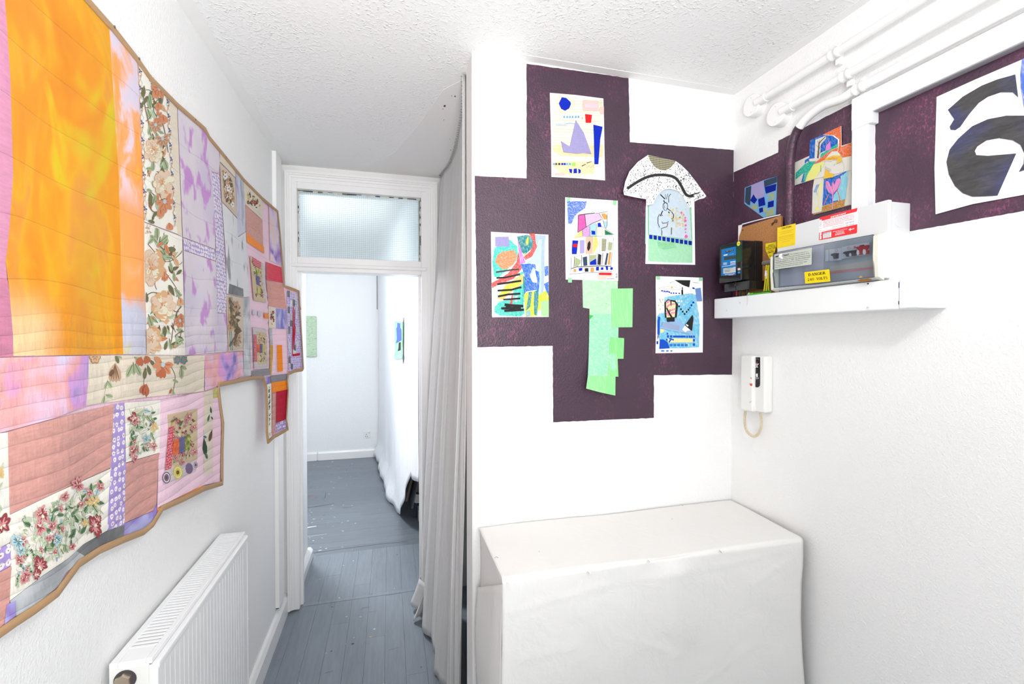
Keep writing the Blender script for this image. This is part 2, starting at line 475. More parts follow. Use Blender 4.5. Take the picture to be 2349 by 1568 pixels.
# door frame with fanlight
DR = struct(bpy.data.objects.new('door_1', None)); COL.objects.link(DR); DR.location = (-0.15, YD, 0)
def arch(name, a, b, w, side, m=M_gloss, ex=0.0):
    """moulded architrave running from a to b (x, z); its profile steps over width w towards side"""
    a, b = Vector((a[0], 0, a[1])), Vector((b[0], 0, b[1])); s = Vector((side[0], 0, side[1]))
    prof = [(0, 0), (0, 0.030), (w*0.22, 0.030), (w*0.26, 0.024), (w*0.36, 0.024), (w*0.42, 0.017), (w*0.62, 0.017), (w*0.66, 0.012), (w, 0.012), (w, 0)]
    bm = bmesh.new()
    bm_prism(bm, [a+s*u+Vector((0, YD-v-ex*(v > 0), 0)) for u, v in prof], [b+s*u+Vector((0, YD-v-ex*(v > 0), 0)) for u, v in prof])
    return from_bm(name, bm, m, DR)
arch('architrave', (AX0, 0.012), (AX0, AZ), 0.05, (1, 0)); arch('architrave', (AX1, 0.012), (AX1, AZ), 0.06, (-1, 0)); arch('architrave', (AX0, AZ), (AX1, AZ), 0.055, (0, -1), ex=0.0011)
F0, F1 = YD-0.007, YD+T+0.005                                 # jambs go through the wall
box('jamb', (AX0+0.01, F0, 0.004), (DX0, F1, AZ-0.03), M_gloss, DR, 0.003); box('jamb', (DX1, F0, 0.004), (AX1-0.01, F1, AZ-0.03), M_gloss, DR, 0.003)
box('frame_head', (DX0, F0, 2.335), (DX1, F1, AZ-0.03), M_gloss, DR, 0.003)
tr = box('transom_rail', (DX0, F0, DZ), (DX1, F1, 1.962), M_gloss, DR, 0.003)
box('moulding', (DX0-0.03, YD-0.024, 1.905), (DX1+0.03, F0+0.002, 1.925), M_gloss, tr, 0.004)
# door stop round the opening
box('door_stop', (DX0, YD+0.04, 0.004), (DX0+0.012, YD+0.07, DZ), M_gloss, DR); box('door_stop', (DX1-0.012, YD+0.04, 0.004), (DX1, YD+0.07, DZ), M_gloss, DR)
# wired glass
m, nt, b = new_mat('wired_obscure_glass')
b.inputs['Base Color'].default_value = (0.80, 0.87, 0.875, 1); b.inputs['Transmission Weight'].default_value = 0.85; b.inputs['Roughness'].default_value = 0.32; b.inputs['IOR'].default_value = 1.3
bump(nt, b, nz(nt, pos(nt), 140.0, 2.0), 0.0003)
M_glass = m
win = tag(bpy.data.objects.new('window_1', None), kind='structure'); COL.objects.link(win); win.location = (-0.15, YD+0.03, 2.15)
GX0, GX1, GZ0, GZ1 = DX0, DX1, 1.962, 2.335
box('pane', (GX0+0.002, YD+0.030, GZ0+0.002), (GX1-0.002, YD+0.036, GZ1-0.002), M_glass, win)
bm = bmesh.new()
n = 62
for i in range(1, n):
    xx = GX0+(GX1-GX0)*i/n; bm_box(bm, (xx-0.0003, YD+0.0285, GZ0+0.003), (xx+0.0003, YD+0.0298, GZ1-0.003))
n = 35
for i in range(1, n):
    zz = GZ0+(GZ1-GZ0)*i/n; bm_box(bm, (GX0+0.003, YD+0.0285, zz-0.0003), (GX1-0.003, YD+0.0298, zz+0.0003))
tag(from_bm('wire_mesh', bm, plain('wire_grey', rgb(166, 190, 194), 0.5), win), kind='stuff')
# ragged putty line round the pane
bm = bmesh.new()
def putty(a, b, up):
    n = 26
    for i in range(n):
        p = Vector(a).lerp(Vector(b), i/n); q = Vector(a).lerp(Vector(b), (i+1)/n); w = random.uniform(0.003, 0.009)
        vs = [p, q, q+Vector(up)*w, p+Vector(up)*w*random.uniform(0.6, 1.3)]
        bm.faces.new([bm.verts.new(v) for v in vs]).material_index = random.choice((0, 0, 0, 0, 0, 0, 1, 1, 2))
yy = YD+0.0280
putty((GX0, yy, GZ1), (GX1, yy, GZ1), (0, 0, -1)); putty((GX0, yy, GZ0), (GX0, yy, GZ1), (1, 0, 0)); putty((GX1, yy, GZ0), (GX1, yy, GZ1), (-1, 0, 0)); putty((GX0, yy, GZ0), (GX1, yy, GZ0), (0, 0, 0.4))
tag(from_bm('putty', bm, [plain('putty', rgb(222, 216, 204)), plain('old_putty', rgb(120, 108, 86)), plain('black_putty', rgb(70, 74, 74))], win), kind='stuff')  # mostly pale putty, with old and blackish bits at random
# cable trunking up the corner of the left wall
mt = thing('cable_trunking', (XL, 2.6, 0.05), 'slim white cable trunking running up the left wall to the ceiling beside the door frame', 'trunking')
y0 = hit(0, XL+0.018, 640, 1300).y; y1 = hit(0, XL+0.018, 652, 1300).y
box('cover', (XL, y0, 0.135), (XL+0.019, y1, ZC-0.002), M_gloss, mt, 0.001, 1)
box('end_gap', (XL+0.001, y0+0.006, 0.128), (XL+0.014, y1-0.006, 0.138), M_dark, mt)
# painted plum areas, each a thin coat of paint on its wall
def jag(poly, amp=1.1, stp=9):
    out = []
    for i, a in enumerate(poly):
        b = poly[(i+1) % len(poly)]; d = math.hypot(b[0]-a[0], b[1]-a[1]); n = max(1, int(d/stp))
        for k in range(n):
            t = k/n; j = amp if k else 0
            out.append((a[0]+(b[0]-a[0])*t+random.uniform(-j, j)*0.5, a[1]+(b[1]-a[1])*t+random.uniform(-j, j)*0.5))
    return out
def coat(poly, on, wall, m=None):
    o = plate('painted_patch', jag(poly), on, 0.0, 0.0006, m or M_purple, wall)
    return tag(o, 'plum purple painted area')
coat([(1208, 146), (1442, 179), (1445, 326), (1690, 344), (1688, 600), (1679, 859), (1500, 860), (1500, 958), (1269, 968), (1268, 793), (1095, 796), (1089, 403), (1208, 409)], onB, WB)
coat([(1683, 395), (1785, 349.5), (1786, 322), (1953, 238), (1954, 520), (1954, 655), (1678, 692)], onR, WR, M_purple_lit)
coat([(2008, 255), (2500, 18), (2500, 456), (2089, 530), (2008, 544)], onR, WR, M_purple_lit)
# nail
# ================================================================ patchwork quilt on the left wall
KQ = 0.84
def ss(a, b, x):
    t = max(0.0, min(1.0, (x-a)/(b-a))); return t*t*(3-2*t)
def quilt_x(y, z):
    """how the cloth hangs: close to the wall at its top edge, standing off towards its lower edges and its free right end"""
    top = 2.66 - 0.155*(y-0.7)                                # roughly the top edge
    drop = max(0.0, top-z)
    g = 0.010 + 0.016*ss(0.1, 1.4, drop)
    g += 0.004*math.sin(y*13.0+z*2.0)*ss(0.05, 0.6, drop) + 0.003*math.sin(y*29.0-z*5.0)*ss(0.3, 1.0, drop)
    g += 0.030*ss(1.15, 0.95, z)*(0.6+0.4*math.sin(y*9.0+1.0))  # hem of the lower part flares
    g += 0.035*ss(2.15, 2.45, y)*ss(1.6, 1.1, z)               # narrow leg hangs away
    g += 0.022*ss(2.36, 2.53, y)
    g += 0.13*ss(2.36, 2.72, y)*ss(2.1, 1.75, z)               # end flap turns off the wall
    return XL + g
def on_quilt(px, py, off=0.0):
    d = ray(px, py)
    a, b = 0.2, 4.0
    f = lambda t: (EYE.x+d.x*t) - (quilt_x(EYE.y+d.y*t, EYE.z+d.z*t) + off)
    t0 = a
    for i in range(1, 121):
        t1 = a+(b-a)*i/120
        if f(t1) < 0: break
        t0 = t1
    for _ in range(26):
        tm = (t0+t1)/2
        if f(tm) > 0: t0 = tm
        else: t1 = tm
    return EYE+d*t0
on_quilt.n = Vector((1, 0, 0))
def dens(poly, stp):
    out = []
    for i, a in enumerate(poly):
        b = poly[(i+1) % len(poly)]; n = max(1, int(math.hypot(b[0]-a[0], b[1]-a[1])/stp))
        for k in range(n): out.append((a[0]+(b[0]-a[0])*k/n, a[1]+(b[1]-a[1])*k/n))
    return out
def inside(p, poly):
    x, y = p; c = False; n = len(poly)
    for i in range(n):
        x0, y0 = poly[i]; x1, y1 = poly[(i+1) % n]
        if (y0 > y) != (y1 > y) and x < (x1-x0)*(y-y0)/(y1-y0)+x0: c = not c
    return c
def cloth_fill(poly, stp, off, on=on_quilt, edge=0.0):
    """fill an outline with a fine mesh that follows the hanging cloth; its rim sinks to make a seam"""
    bd = dens(poly, stp)
    vs = [Vector(p) for p in bd]; nb = len(vs)
    x0, x1 = min(p[0] for p in bd), max(p[0] for p in bd); y0, y1 = min(p[1] for p in bd), max(p[1] for p in bd)
    yy = y0+stp/2; r = 0
    while yy < y1:
        xx = x0+stp*(0.5 if r % 2 else 1.0)
        while xx < x1:
            if inside((xx, yy), bd) and min((xx-p[0])**2+(yy-p[1])**2 for p in bd) > (stp*0.45)**2: vs.append(Vector((xx, yy)))
            xx += stp
        yy += stp; r += 1
    res = geometry.delaunay_2d_cdt(vs, [(i, (i+1) % nb) for i in range(nb)], [], 1, 1e-4)
    v2, ed, fc, ov = res[0], res[1], res[2], res[3]
    out = [on(v.x, v.y, off if any(i >= nb for i in o) or not o else off-edge) for v, o in zip(v2, ov)]
    return out, [list(f)[::-1] for f in fc]
def fabric(name, color_fn, freq=11.0, depth=0.0035, rough=0.85, weave=True):
    """stitched cotton: colour from color_fn, channels of quilting along it, small puckers"""
    if name in MATS: return MATS[name]
    m, nt, b = new_mat('fabric_'+name); p = pos(nt)
    c = color_fn(nt, p)
    if isinstance(c, tuple): b.inputs['Base Color'].default_value = (*c, 1)
    else: nt.links.new(c, b.inputs['Base Color'])
    b.inputs['Roughness'].default_value = rough; b.inputs['Specular IOR Level'].default_value = 0.2
    b.inputs['Sheen Weight'].default_value = 0.08
    sx = nd(nt, 'ShaderNodeSeparateXYZ'); nt.links.new(p, sx.inputs[0])
    w = mth(nt, 'MULTIPLY', nz(nt, scaled(nt, p, (1, 1, 1)), 3.0, 1.0), 0.05)
    zz = mth(nt, 'ADD', sx.outputs['Z'], w)
    # channels are wide apart high on the quilt, close together low down
    f_lo = mth(nt, 'PINGPONG', mth(nt, 'MULTIPLY', zz, freq), 0.5)
    f_hi = mth(nt, 'PINGPONG', mth(nt, 'MULTIPLY', zz, 36.0), 0.5)
    sel = step(nt, sx.outputs['Z'], 1.63, 1.52)
    ch = mth(nt, 'ADD', mth(nt, 'MULTIPLY', mth(nt, 'POWER', mth(nt, 'MULTIPLY', f_lo, 2.0), 0.22), mth(nt, 'SUBTRACT', 1.0, sel)),
             mth(nt, 'MULTIPLY', mth(nt, 'POWER', mth(nt, 'MULTIPLY', f_hi, 2.0), 0.5), sel))
    pk = nz(nt, scaled(nt, p, (1.0, 1.6, 0.55)), 42.0, 3.0, 0.55)
    h = mth(nt, 'ADD', ch, mth(nt, 'MULTIPLY', pk, mth(nt, 'ADD', 0.25, mth(nt, 'MULTIPLY', sel, 0.55))))
    bump(nt, b, h, depth, 0.8)
    MATS[name] = m; return m
def q(r, g, b_, k=KQ): return rgb(r, g, b_, k)
def tie(stops, scale, dist=0.6, second=None, stretch=(1, 1, 1), detail=2.0, rough=0.5):
    def fn(nt, p):
        f = nz(nt, scaled(nt, p, stretch), scale, detail, rough, dist)
        c = ramp(nt, f, [(a, q(*c)) for a, c in stops])
        if second:
            sc, lo, hi, col, st = second
            f2 = step(nt, nz(nt, scaled(nt, nd_off(nt, p, 3.7), st), sc, 2.0, 0.5, 0.3), lo, hi)
            c = mix(nt, f2, c, q(*col))
        return c
    return fn
def nd_off(nt, p, o):
    n = nd(nt, 'ShaderNodeVectorMath', operation='ADD'); nt.links.new(p, n.inputs[0]); n.inputs[1].default_value = (o, o*1.7, o*0.6); return n.outputs[0]
def flat(c): return lambda nt, p: q(*c)
def slub(c, d=0.12):
    def fn(nt, p):
        f = nz(nt, scaled(nt, p, (1, 3.0, 18.0)), 14.0, 3.0, 0.6)
        cc = q(*c); return ramp(nt, f, [(0.3, tuple(v*(1-d) for v in cc)), (0.7, tuple(min(0.9, v*(1+d)) for v in cc))])
    return fn
def daisies(base, scale, petal=(242, 238, 240), heart=(186, 96, 130), dense=0.4):
    def fn(nt, p):
        s = nd(nt, 'ShaderNodeSeparateXYZ'); nt.links.new(p, s.inputs[0])
        cmb = nd(nt, 'ShaderNodeCombineXYZ'); nt.links.new(s.outputs['Y'], cmb.inputs[0]); nt.links.new(s.outputs['Z'], cmb.inputs[1])
        wv = nd(nt, 'ShaderNodeVectorMath', operation='ADD'); n3 = nd(nt, 'ShaderNodeTexNoise'); nt.links.new(p, n3.inputs['Vector']); n3.inputs['Scale'].default_value = scale*2.4
        nt.links.new(scaled(nt, n3.outputs['Color'], (0.35/scale, 0.35/scale, 0)), wv.inputs[0]); nt.links.new(cmb.outputs[0], wv.inputs[1])
        v = nd(nt, 'ShaderNodeTexVoronoi', voronoi_dimensions='2D'); nt.links.new(wv.outputs[0], v.inputs['Vector']); v.inputs['Scale'].default_value = scale; v.inputs['Randomness'].default_value = 0.45
        d = v.outputs['Distance']
        a = mth(nt, 'SUBTRACT', 1.0, step(nt, d, dense-0.05, dense+0.03)); h = mth(nt, 'SUBTRACT', 1.0, step(nt, d, 0.06, 0.11))
        return mix(nt, h, mix(nt, a, q(*base), q(*petal)), q(*heart))
    return fn
def orange_dye(nt, p):
    st = scaled(nt, p, (1, 1.9, 1.0))
    o = lambda r, g, b_: q(r, g, int(b_*0.6), KQ*0.80)
    f = nz(nt, st, 3.0, 3.0, 0.6, 0.9)
    c = ramp(nt, f, [(0.26, o(244, 146, 8)), (0.44, o(253, 164, 12)), (0.52, o(254, 182, 24)), (0.57, o(250, 168, 84)), (0.63, o(250, 160, 62)), (0.70, o(254, 196, 20)), (0.82, o(210, 170, 20))])
    g = nz(nt, nd_off(nt, scaled(nt, p, (1, 1.6, 0.9)), 9.3), 3.3, 3.0, 0.6, 0.7)
    c = mix(nt, mth(nt, 'MULTIPLY', step(nt, g, 0.60, 0.70), 0.75), c, o(236, 214, 14))
    c = mix(nt, mth(nt, 'MULTIPLY', step(nt, g, 0.68, 0.74), 0.7), c, o(196, 206, 20))
    f2 = step(nt, nz(nt, nd_off(nt, scaled(nt, p, (1, 2.2, 0.8)), 5.1), 4.6, 3.0, 0.6, 0.9), 0.67, 0.74)
    c = mix(nt, mth(nt, 'MULTIPLY', f2, 0.7), c, o(254, 236, 176))
    s = nd(nt, 'ShaderNodeSeparateXYZ'); nt.links.new(p, s.inputs[0])
    n = mth(nt, 'MULTIPLY', mth(nt, 'SUBTRACT', nz(nt, p, 7.0, 2.0), 0.5), 0.08)
    low = step(nt, mth(nt, 'ADD', s.outputs['Z'], n), 1.64, 1.52)
    left = step(nt, mth(nt, 'ADD', s.outputs['Y'], n), 0.96, 0.89)
    c = mix(nt, mth(nt, 'MULTIPLY', low, mth(nt, 'MULTIPLY', left, 0.9)), c, q(246, 206, 160))
    return c
def strip_dye(nt, p):
    s = nd(nt, 'ShaderNodeSeparateXYZ'); nt.links.new(p, s.inputs[0])
    f = nz(nt, scaled(nt, p, (1, 2, 1)), 7.5, 3.0, 0.55, 0.6)
    a = ramp(nt, f, [(0.34, q(214, 206, 226)), (0.46, q(228, 204, 214)), (0.54, q(246, 170, 110)), (0.63, q(250, 158, 74)), (0.74, q(224, 190, 40))])
    o = ramp(nt, f, [(0.3, q(240, 158, 92)), (0.6, q(246, 164, 84)), (0.75, q(250, 176, 120))])
    l = ramp(nt, f, [(0.3, q(196, 198, 220)), (0.6, q(206, 204, 216)), (0.72, q(220, 208, 110))])
    zz = mth(nt, 'ADD', s.outputs['Z'], mth(nt, 'MULTIPLY', f, 0.12))
    return mix(nt, step(nt, zz, 1.685, 1.63), mix(nt, step(nt, zz, 1.93, 1.84), a, o), l)
F_pink = fabric('pink_satin', slub((220, 146, 178), 0.10), rough=0.45)
F_orange = fabric('orange_tie_dye', orange_dye)
F_strip = fabric('peach_lilac_tie_dye', strip_dye)
F_cream = fabric('cream_print_ground', flat((244, 240, 228)))
F_beige = fabric('beige_linen', slub((228, 216, 196), 0.05))
F_lilac = fabric('lilac_tie_dye', tie([(0.3, (206, 196, 216)), (0.5, (224, 214, 222)), (0.7, (214, 206, 222))], 3.0, second=(12.0, 0.53, 0.64, (198, 146, 208), (1, 1.7, 1.1))))
F_daisy = fabric('lilac_daisy_print', daisies((174, 158, 210), 84.0))
F_daisy2 = fabric('violet_daisy_print', daisies((172, 150, 214), 66.0, dense=0.33))
F_grey = fabric('grey_white_tie_dye', tie([(0.2, (206, 208, 212)), (0.6, (226, 227, 230))], 4.0, second=(12.0, 0.57, 0.68, (150, 152, 158), (1, 2.4, 0.7))))
F_greyblue = fabric('blue_grey_tie_dye', tie([(0.3, (150, 156, 170)), (0.45, (206, 210, 220)), (0.62, (196, 198, 222)), (0.75, (120, 108, 178))], 9.0, stretch=(1, 2.0, 0.8)))
F_char = fabric('charcoal_dye', tie([(0.3, (100, 102, 104)), (0.7, (134, 136, 138))], 12.0))
F_silver = fabric('silver_grey_dye', tie([(0.3, (152, 156, 160)), (0.5, (190, 194, 198)), (0.7, (222, 224, 226))], 10.0))
F_pinkdye = fabric('pink_purple_tie_dye', tie([(0.26, (150, 128, 204)), (0.36, (222, 214, 240)), (0.44, (238, 188, 206)), (0.52, (240, 172, 168)), (0.58, (222, 156, 214)), (0.64, (200, 160, 220)), (0.70, (120, 112, 190))], 8.5, 0.2))
F_salmon = fabric('salmon_slub', slub((212, 156, 146), 0.12))
F_pale = fabric('pale_pink_cotton', flat((244, 208, 224)))
F_dorange = fabric('orange_cotton', slub((250, 142, 30), 0.06))
F_red = fabric('raspberry_linen', slub((218, 78, 96), 0.14))
F_crim = fabric('crimson_cotton', slub((186, 20, 52), 0.10))
F_peach = fabric('peach_purple_tie_dye', tie([(0.34, (232, 200, 190)), (0.5, (222, 206, 222)), (0.6, (190, 168, 214)), (0.7, (140, 112, 186))], 13.0, stretch=(1, 1.6, 0.7)))
F_blue = fabric('blue_tie_dye', tie([(0.34, (132, 118, 188)), (0.5, (160, 160, 214)), (0.68, (198, 206, 230))], 18.0, stretch=(1, 2.2, 0.6)))
F_violet = fabric('violet_tie_dye', tie([(0.34, (112, 92, 170)), (0.5, (150, 128, 204)), (0.68, (176, 176, 226))], 12.0))
F_ochre = fabric('ochre_dye', tie([(0.3, (196, 150, 50)), (0.7, (222, 182, 70))], 16.0))
F_olive = fabric('olive_dye', tie([(0.3, (176, 170, 70)), (0.7, (212, 204, 130))], 30.0))
F_grid = fabric('lilac_grid_print', daisies((182, 164, 216), 88.0, (222, 212, 236), (182, 164, 216), 0.36))
F_brown = fabric('brown_floral_ground', flat((214, 196, 176)))
F_tan = fabric('tan_floral_ground', flat((206, 186, 150)))
F_redspot = fabric('red_spotted_print', daisies((206, 64, 84), 150.0, (236, 190, 198), (206, 64, 84), 0.28))
F_circ = fabric('grey_lilac_print', slub((206, 196, 200), 0.04))
F_plum = fabric('slate_violet_cotton', flat((98, 90, 142)))
F_green = fabric('lime_leaf_print', tie([(0.4, (96, 110, 30)), (0.55, (168, 178, 50)), (0.7, (214, 214, 120))], 60.0))
F_rust = fabric('rust_orange_print', tie([(0.4, (206, 84, 30)), (0.6, (240, 116, 50))], 60.0))
F_tape = fabric('tan_binding_tape', slub((182, 146, 106), 0.06), depth=0.001)
F_slate = fabric('slate_cotton', slub((142, 138, 146), 0.1))
F_mauve = fabric('mauve_satin', slub((206, 126, 156), 0.10), rough=0.45)

QT = thing('patchwork_quilt', (XL, 1.6, 0.9), 'large stepped patchwork quilt with tan edging hung on the left wall', 'quilt')
outline = [(-260, -260), (-60, -290), (120, -95), (205, 2), (245, 47), (262, 66), (312, 130), (345, 177), (405, 237), (470, 294), (480, 314), (505, 344), (560, 412), (600, 452), (637, 484),
 (642, 530), (648, 600), (652, 655), (686, 667), (688, 710), (692, 770), (696, 845), (694, 849), (676, 852), (661, 859), (659, 871), (661, 895), (657, 960), (661, 985), (640, 997), (630, 1002), (616, 1015),
 (613, 990), (613, 940), (611, 890), (604, 866), (580, 868), (555, 873), (502, 884), (502, 893), (506, 930), (512, 970), (510, 1040), (510, 1110), (470, 1122), (420, 1147), (372, 1168), (350, 1205),
 (330, 1222), (284, 1240), (230, 1264), (180, 1297), (150, 1338), (130, 1365), (80, 1402), (40, 1428), (0, 1456), (-120, 1560), (-260, 1640)]
v, f = cloth_fill(outline, 9.5, -0.0030)
mesh('backing', v, f, F_pale, QT, smooth=True)
back_edge = outline[3:-2]
# tan tape bound round the edge
pts = []
for a, b in zip(outline[2:-2], outline[3:-1]):
    n = max(1, int(math.hypot(b[0]-a[0], b[1]-a[1])/12))
    for k in range(n): pts.append((a[0]+(b[0]-a[0])*k/n, a[1]+(b[1]-a[1])*k/n))
bm = bmesh.new()
def band(bm, pts, w, off):
    """tape lying along pts on the quilt, half its width to each side, folded over the edge"""
    P3 = [on_quilt(x, y, off) for x, y in pts]
    prev = None
    for i, p in enumerate(P3):
        a = P3[max(i-1, 0)]; b = P3[min(i+1, len(P3)-1)]
        d = (b-a); d.x = 0
        if d.length < 1e-6: continue
        d.normalize(); s = Vector((0, -d.z, d.y))             # across the tape in the plane of the cloth
        prof = [(-w, 0.0), (-w, 0.0016), (-w*0.4, 0.0026), (w*0.25, 0.0026), (w*0.45, 0.0), (w*0.35, -0.006)]
        ring = [bm.verts.new(p + s*u + Vector((h, 0, 0))) for u, h in prof]
        if prev and (P3[i]-P3[i-1]).length < 0.2:
            for k in range(len(prof)-1):
                fc = bm.faces.new((prev[k], prev[k+1], ring[k+1], ring[k])); fc.smooth = True
        prev = ring
clock = pts
band(bm, clock, 0.0105, 0.002)
from_bm('binding', bm, F_tape, QT)
quilt_patches = []
def patch(poly, m, off=0.0016, stp=None, parent=QT, name='patch'):
    xs = [p[0] for p in poly]; ys = [p[1] for p in poly]
    size = max(max(xs)-min(xs), max(ys)-min(ys))
    lim = 20 if min(xs) < 250 else 11 if min(xs) < 480 else 6
    v, f = cloth_fill(poly, stp or max(4, min(lim, size/7)), off, edge=0.0005)
    return mesh(name, v, f, m, parent, smooth=True)
R1 = [(9, -30), (16, 60), (24, 180), (30, 400), (22, 520), (13, 600), (22, 670), (30, 770), (31, 817)]           # pink / orange seam
patch([(-240, -200)] + R1[:5] + [(13, 600), (17, 640), (-240, 660)], F_pink)
patch([(-240, 660), (17, 640), (22, 670), (30, 770), (31, 817), (-240, 830)], F_mauve)
R2 = [(250, 56), (262, 240), (272, 400), (276, 540), (278, 680), (283, 812)]
P_or = patch([(9, -30), (16, 60), (24, 180), (30, 400), (22, 520), (13, 600), (22, 670), (30, 770), (31, 816)] + R2[::-1] + [(238, 44), (200, 0), (172, -32)], F_orange)
R3 = [(315, 136), (322, 240), (327, 380), (331, 520), (331, 650), (336, 730), (336, 813)]
patch(R2 + R3[::-1], F_strip)
P_fa = patch([(316, 137), (388, 218), (398, 400), (407, 536), (331, 508), (327, 380), (322, 240)], F_cream)
P_fb = patch([(331, 510), (418, 543), (420, 620), (425, 815), (336, 813), (336, 730), (331, 650)], F_cream)
patch([(388, 219), (406, 239), (418, 542), (407, 537), (398, 400)], F_beige)
patch([(407, 240), (470, 297), (480, 316), (504, 345), (504.5, 371), (503, 399), (486, 393), (493, 500), (494, 571), (419.5, 543)], F_lilac)
patch([(486, 394), (503, 401), (512, 520), (519, 640), (519, 717), (498, 717), (496, 600), (493, 500)], F_daisy)
patch([(419.5, 545), (494, 573), (495.3, 598), (420.7, 573)], F_daisy)
patch([(421, 574), (495.5, 600), (498, 718), (519, 719), (523, 806), (425, 814)], F_lilac)
patch([(504.5, 345), (540, 384), (540, 407), (504.5, 370)], F_beige)
P_br = patch([(504.5, 373), (540, 409), (544, 499), (509, 461)], F_brown)
patch([(540, 385), (557, 405), (562, 470), (564, 530), (546, 542), (544, 500)], F_greyblue)
patch([(509, 463), (544, 501), (546, 544), (564, 532), (571, 660), (573, 679), (558, 682), (520, 673), (519, 600)], F_grey)
patch([(526, 650), (558, 662), (559, 681), (524, 673)], F_char, 0.0024)
P_b2 = patch([(519, 675), (558, 683), (558, 804), (523, 806)], F_brown)
patch([(558, 684), (573, 681), (576, 861), (559, 862)], F_silver)
P_td = patch([(-240, 840), (0, 820), (204, 815), (203, 880), (198, 929), (130, 957), (0, 992), (-240, 1080)], F_pinkdye)
P_bb = patch([(204, 815), (336, 814), (425, 816), (470, 815), (468, 897), (330, 911), (198, 929)], F_beige)
patch([(470, 817), (523, 808), (557, 806), (559, 862), (502, 883), (470, 896)], F_pinkdye)
P_wl = patch([(-240, 1082), (0, 993), (18, 991), (20, 1090), (22, 1172), (25, 1242), (0, 1256), (-240, 1380)], F_cream)
patch([(18, 990), (130, 959), (262, 927), (257, 1010), (254, 1072), (130, 1128), (21, 1180)], F_salmon)
patch([(262, 927), (286, 923), (287, 1007), (289, 1061), (286, 1203), (246, 1216), (250, 1132), (254, 1073)], F_daisy2)
P_sq = patch([(286, 923), (368, 917), (368, 1037), (289, 1060)], F_cream)
patch([(289, 1062), (368, 1038), (364, 1050), (359, 1153), (352, 1170), (286, 1199)], F_salmon)
P_pk = patch([(368, 917), (468, 898), (490, 892), (502, 913), (507, 970), (504, 1105), (466, 1112), (361, 1164), (364, 1043)], F_pale)
patch([(468, 899), (488, 893), (489, 1083), (467, 1091)], F_beige, 0.0024)
patch([(488, 892), (500, 888), (502, 911), (489, 914)], F_olive, 0.0024)
P_in = patch([(384, 951), (453, 936), (453, 1053), (393, 1071)], F_tan, 0.0026)
patch([(388, 980), (400, 977), (393, 1073), (379, 1078)], F_redspot, 0.0048)
patch([(398, 1009), (411, 1005), (411, 1041), (396, 1043)], F_rust, 0.0052); patch([(411, 1004), (425, 1000), (424, 1037), (411, 1039)], F_plum, 0.0052); patch([(425, 1000), (437, 996), (436, 1028), (424, 1034)], F_green, 0.0052)
P_ci = patch([(377, 1079), (452, 1054), (450, 1081), (375, 1112)], F_circ, 0.003)
patch([(361, 1166), (466, 1112), (464, 1121), (420, 1143), (368, 1168), (362, 1177)], F_dorange, 0.0022)
P_lo = patch([(21, 1181), (130, 1129), (254, 1074), (250, 1132), (246, 1216), (191, 1248), (157, 1280), (100, 1318), (23, 1377), (24, 1280)], F_cream)
patch([(286, 1200), (246, 1217), (191, 1249), (175, 1263), (200, 1278), (232, 1258), (284, 1233)], F_char)
patch([(175, 1263), (157, 1281), (100, 1319), (23, 1378), (30, 1400), (38, 1412), (78, 1390), (136, 1342), (150, 1314), (179, 1289), (200, 1278)], F_silver)
patch([(286, 1200), (352, 1171), (359, 1154), (361, 1177), (348, 1202), (330, 1216), (284, 1233)], F_violet)
patch([(-240, 1382), (0, 1257), (25, 1243), (27, 1295), (0, 1311), (-240, 1450)], F_daisy2)
patch([(-240, 1452), (0, 1312), (28, 1296), (22, 1380), (14, 1425), (0, 1440), (-240, 1600)], F_salmon)
patch([(16, 1386), (37, 1376), (37, 1410), (10, 1432)], F_violet, 0.0024)
P_ft = patch([(558, 413), (600, 454), (603, 470), (602, 504), (562, 468)], F_beige)
patch([(562, 469), (602, 505), (604, 564), (585, 550), (565, 534)], F_salmon)
patch([(565, 534), (586, 551), (605.5, 565), (606.6, 581), (586, 568), (566, 554)], F_dorange, 0.0022)
patch([(617, 472), (635, 486), (641, 540), (646, 609), (620, 598)], F_peach)
patch([(610, 600), (645.7, 613), (649, 649), (611, 642)], F_red)
patch([(611, 643), (650, 651), (656.8, 708), (616, 701)], F_salmon)
P_i1 = patch([(573.4, 586), (603, 604), (611, 694), (582, 688)], F_tan, 0.0024)
patch([(579, 589), (600, 602), (597.5, 617), (581, 606)], F_redspot, 0.0046)
patch([(587, 631), (595, 634), (596, 655), (589, 652)], F_plum, 0.0046); patch([(587, 614), (594, 618), (595, 632), (588, 629)], F_green, 0.0046); patch([(590, 656), (598, 659), (598, 675), (591, 672)], F_olive, 0.0046)
patch([(601, 606), (607, 610), (611, 693), (603, 692)], F_circ, 0.0028)
for pl, mm in (([(579, 710), (585, 711), (585, 723), (579.6, 722)], F_greyblue), ([(592, 713), (599.5, 714), (599, 726), (592, 725)], F_greyblue), ([(606, 717), (615.7, 719), (615.7, 731), (607, 730)], F_dorange)):
    patch(pl, mm, 0.0024)
P_fs = patch([(615.7, 702), (632, 706), (633, 752), (617, 752)], F_beige, 0.0022)
patch([(632, 707), (657, 709), (657, 754), (633, 753)], F_blue, 0.0022)
patch([(579.6, 750), (611, 755), (615.7, 845), (583, 846)], F_circ, 0.0022)
P_i2 = patch([(587, 760), (611, 763), (613, 835), (590, 836)], F_tan, 0.0028)
patch([(582.5, 767), (589, 768), (590, 829), (583, 829)], F_redspot, 0.0046)
patch([(590, 789), (596, 789), (596, 808), (590, 807)], F_rust, 0.0052); patch([(596, 788), (602, 788), (602, 809), (596, 808)], F_plum, 0.0052); patch([(602, 788), (607, 788), (607, 808), (602, 808)], F_olive, 0.0050)
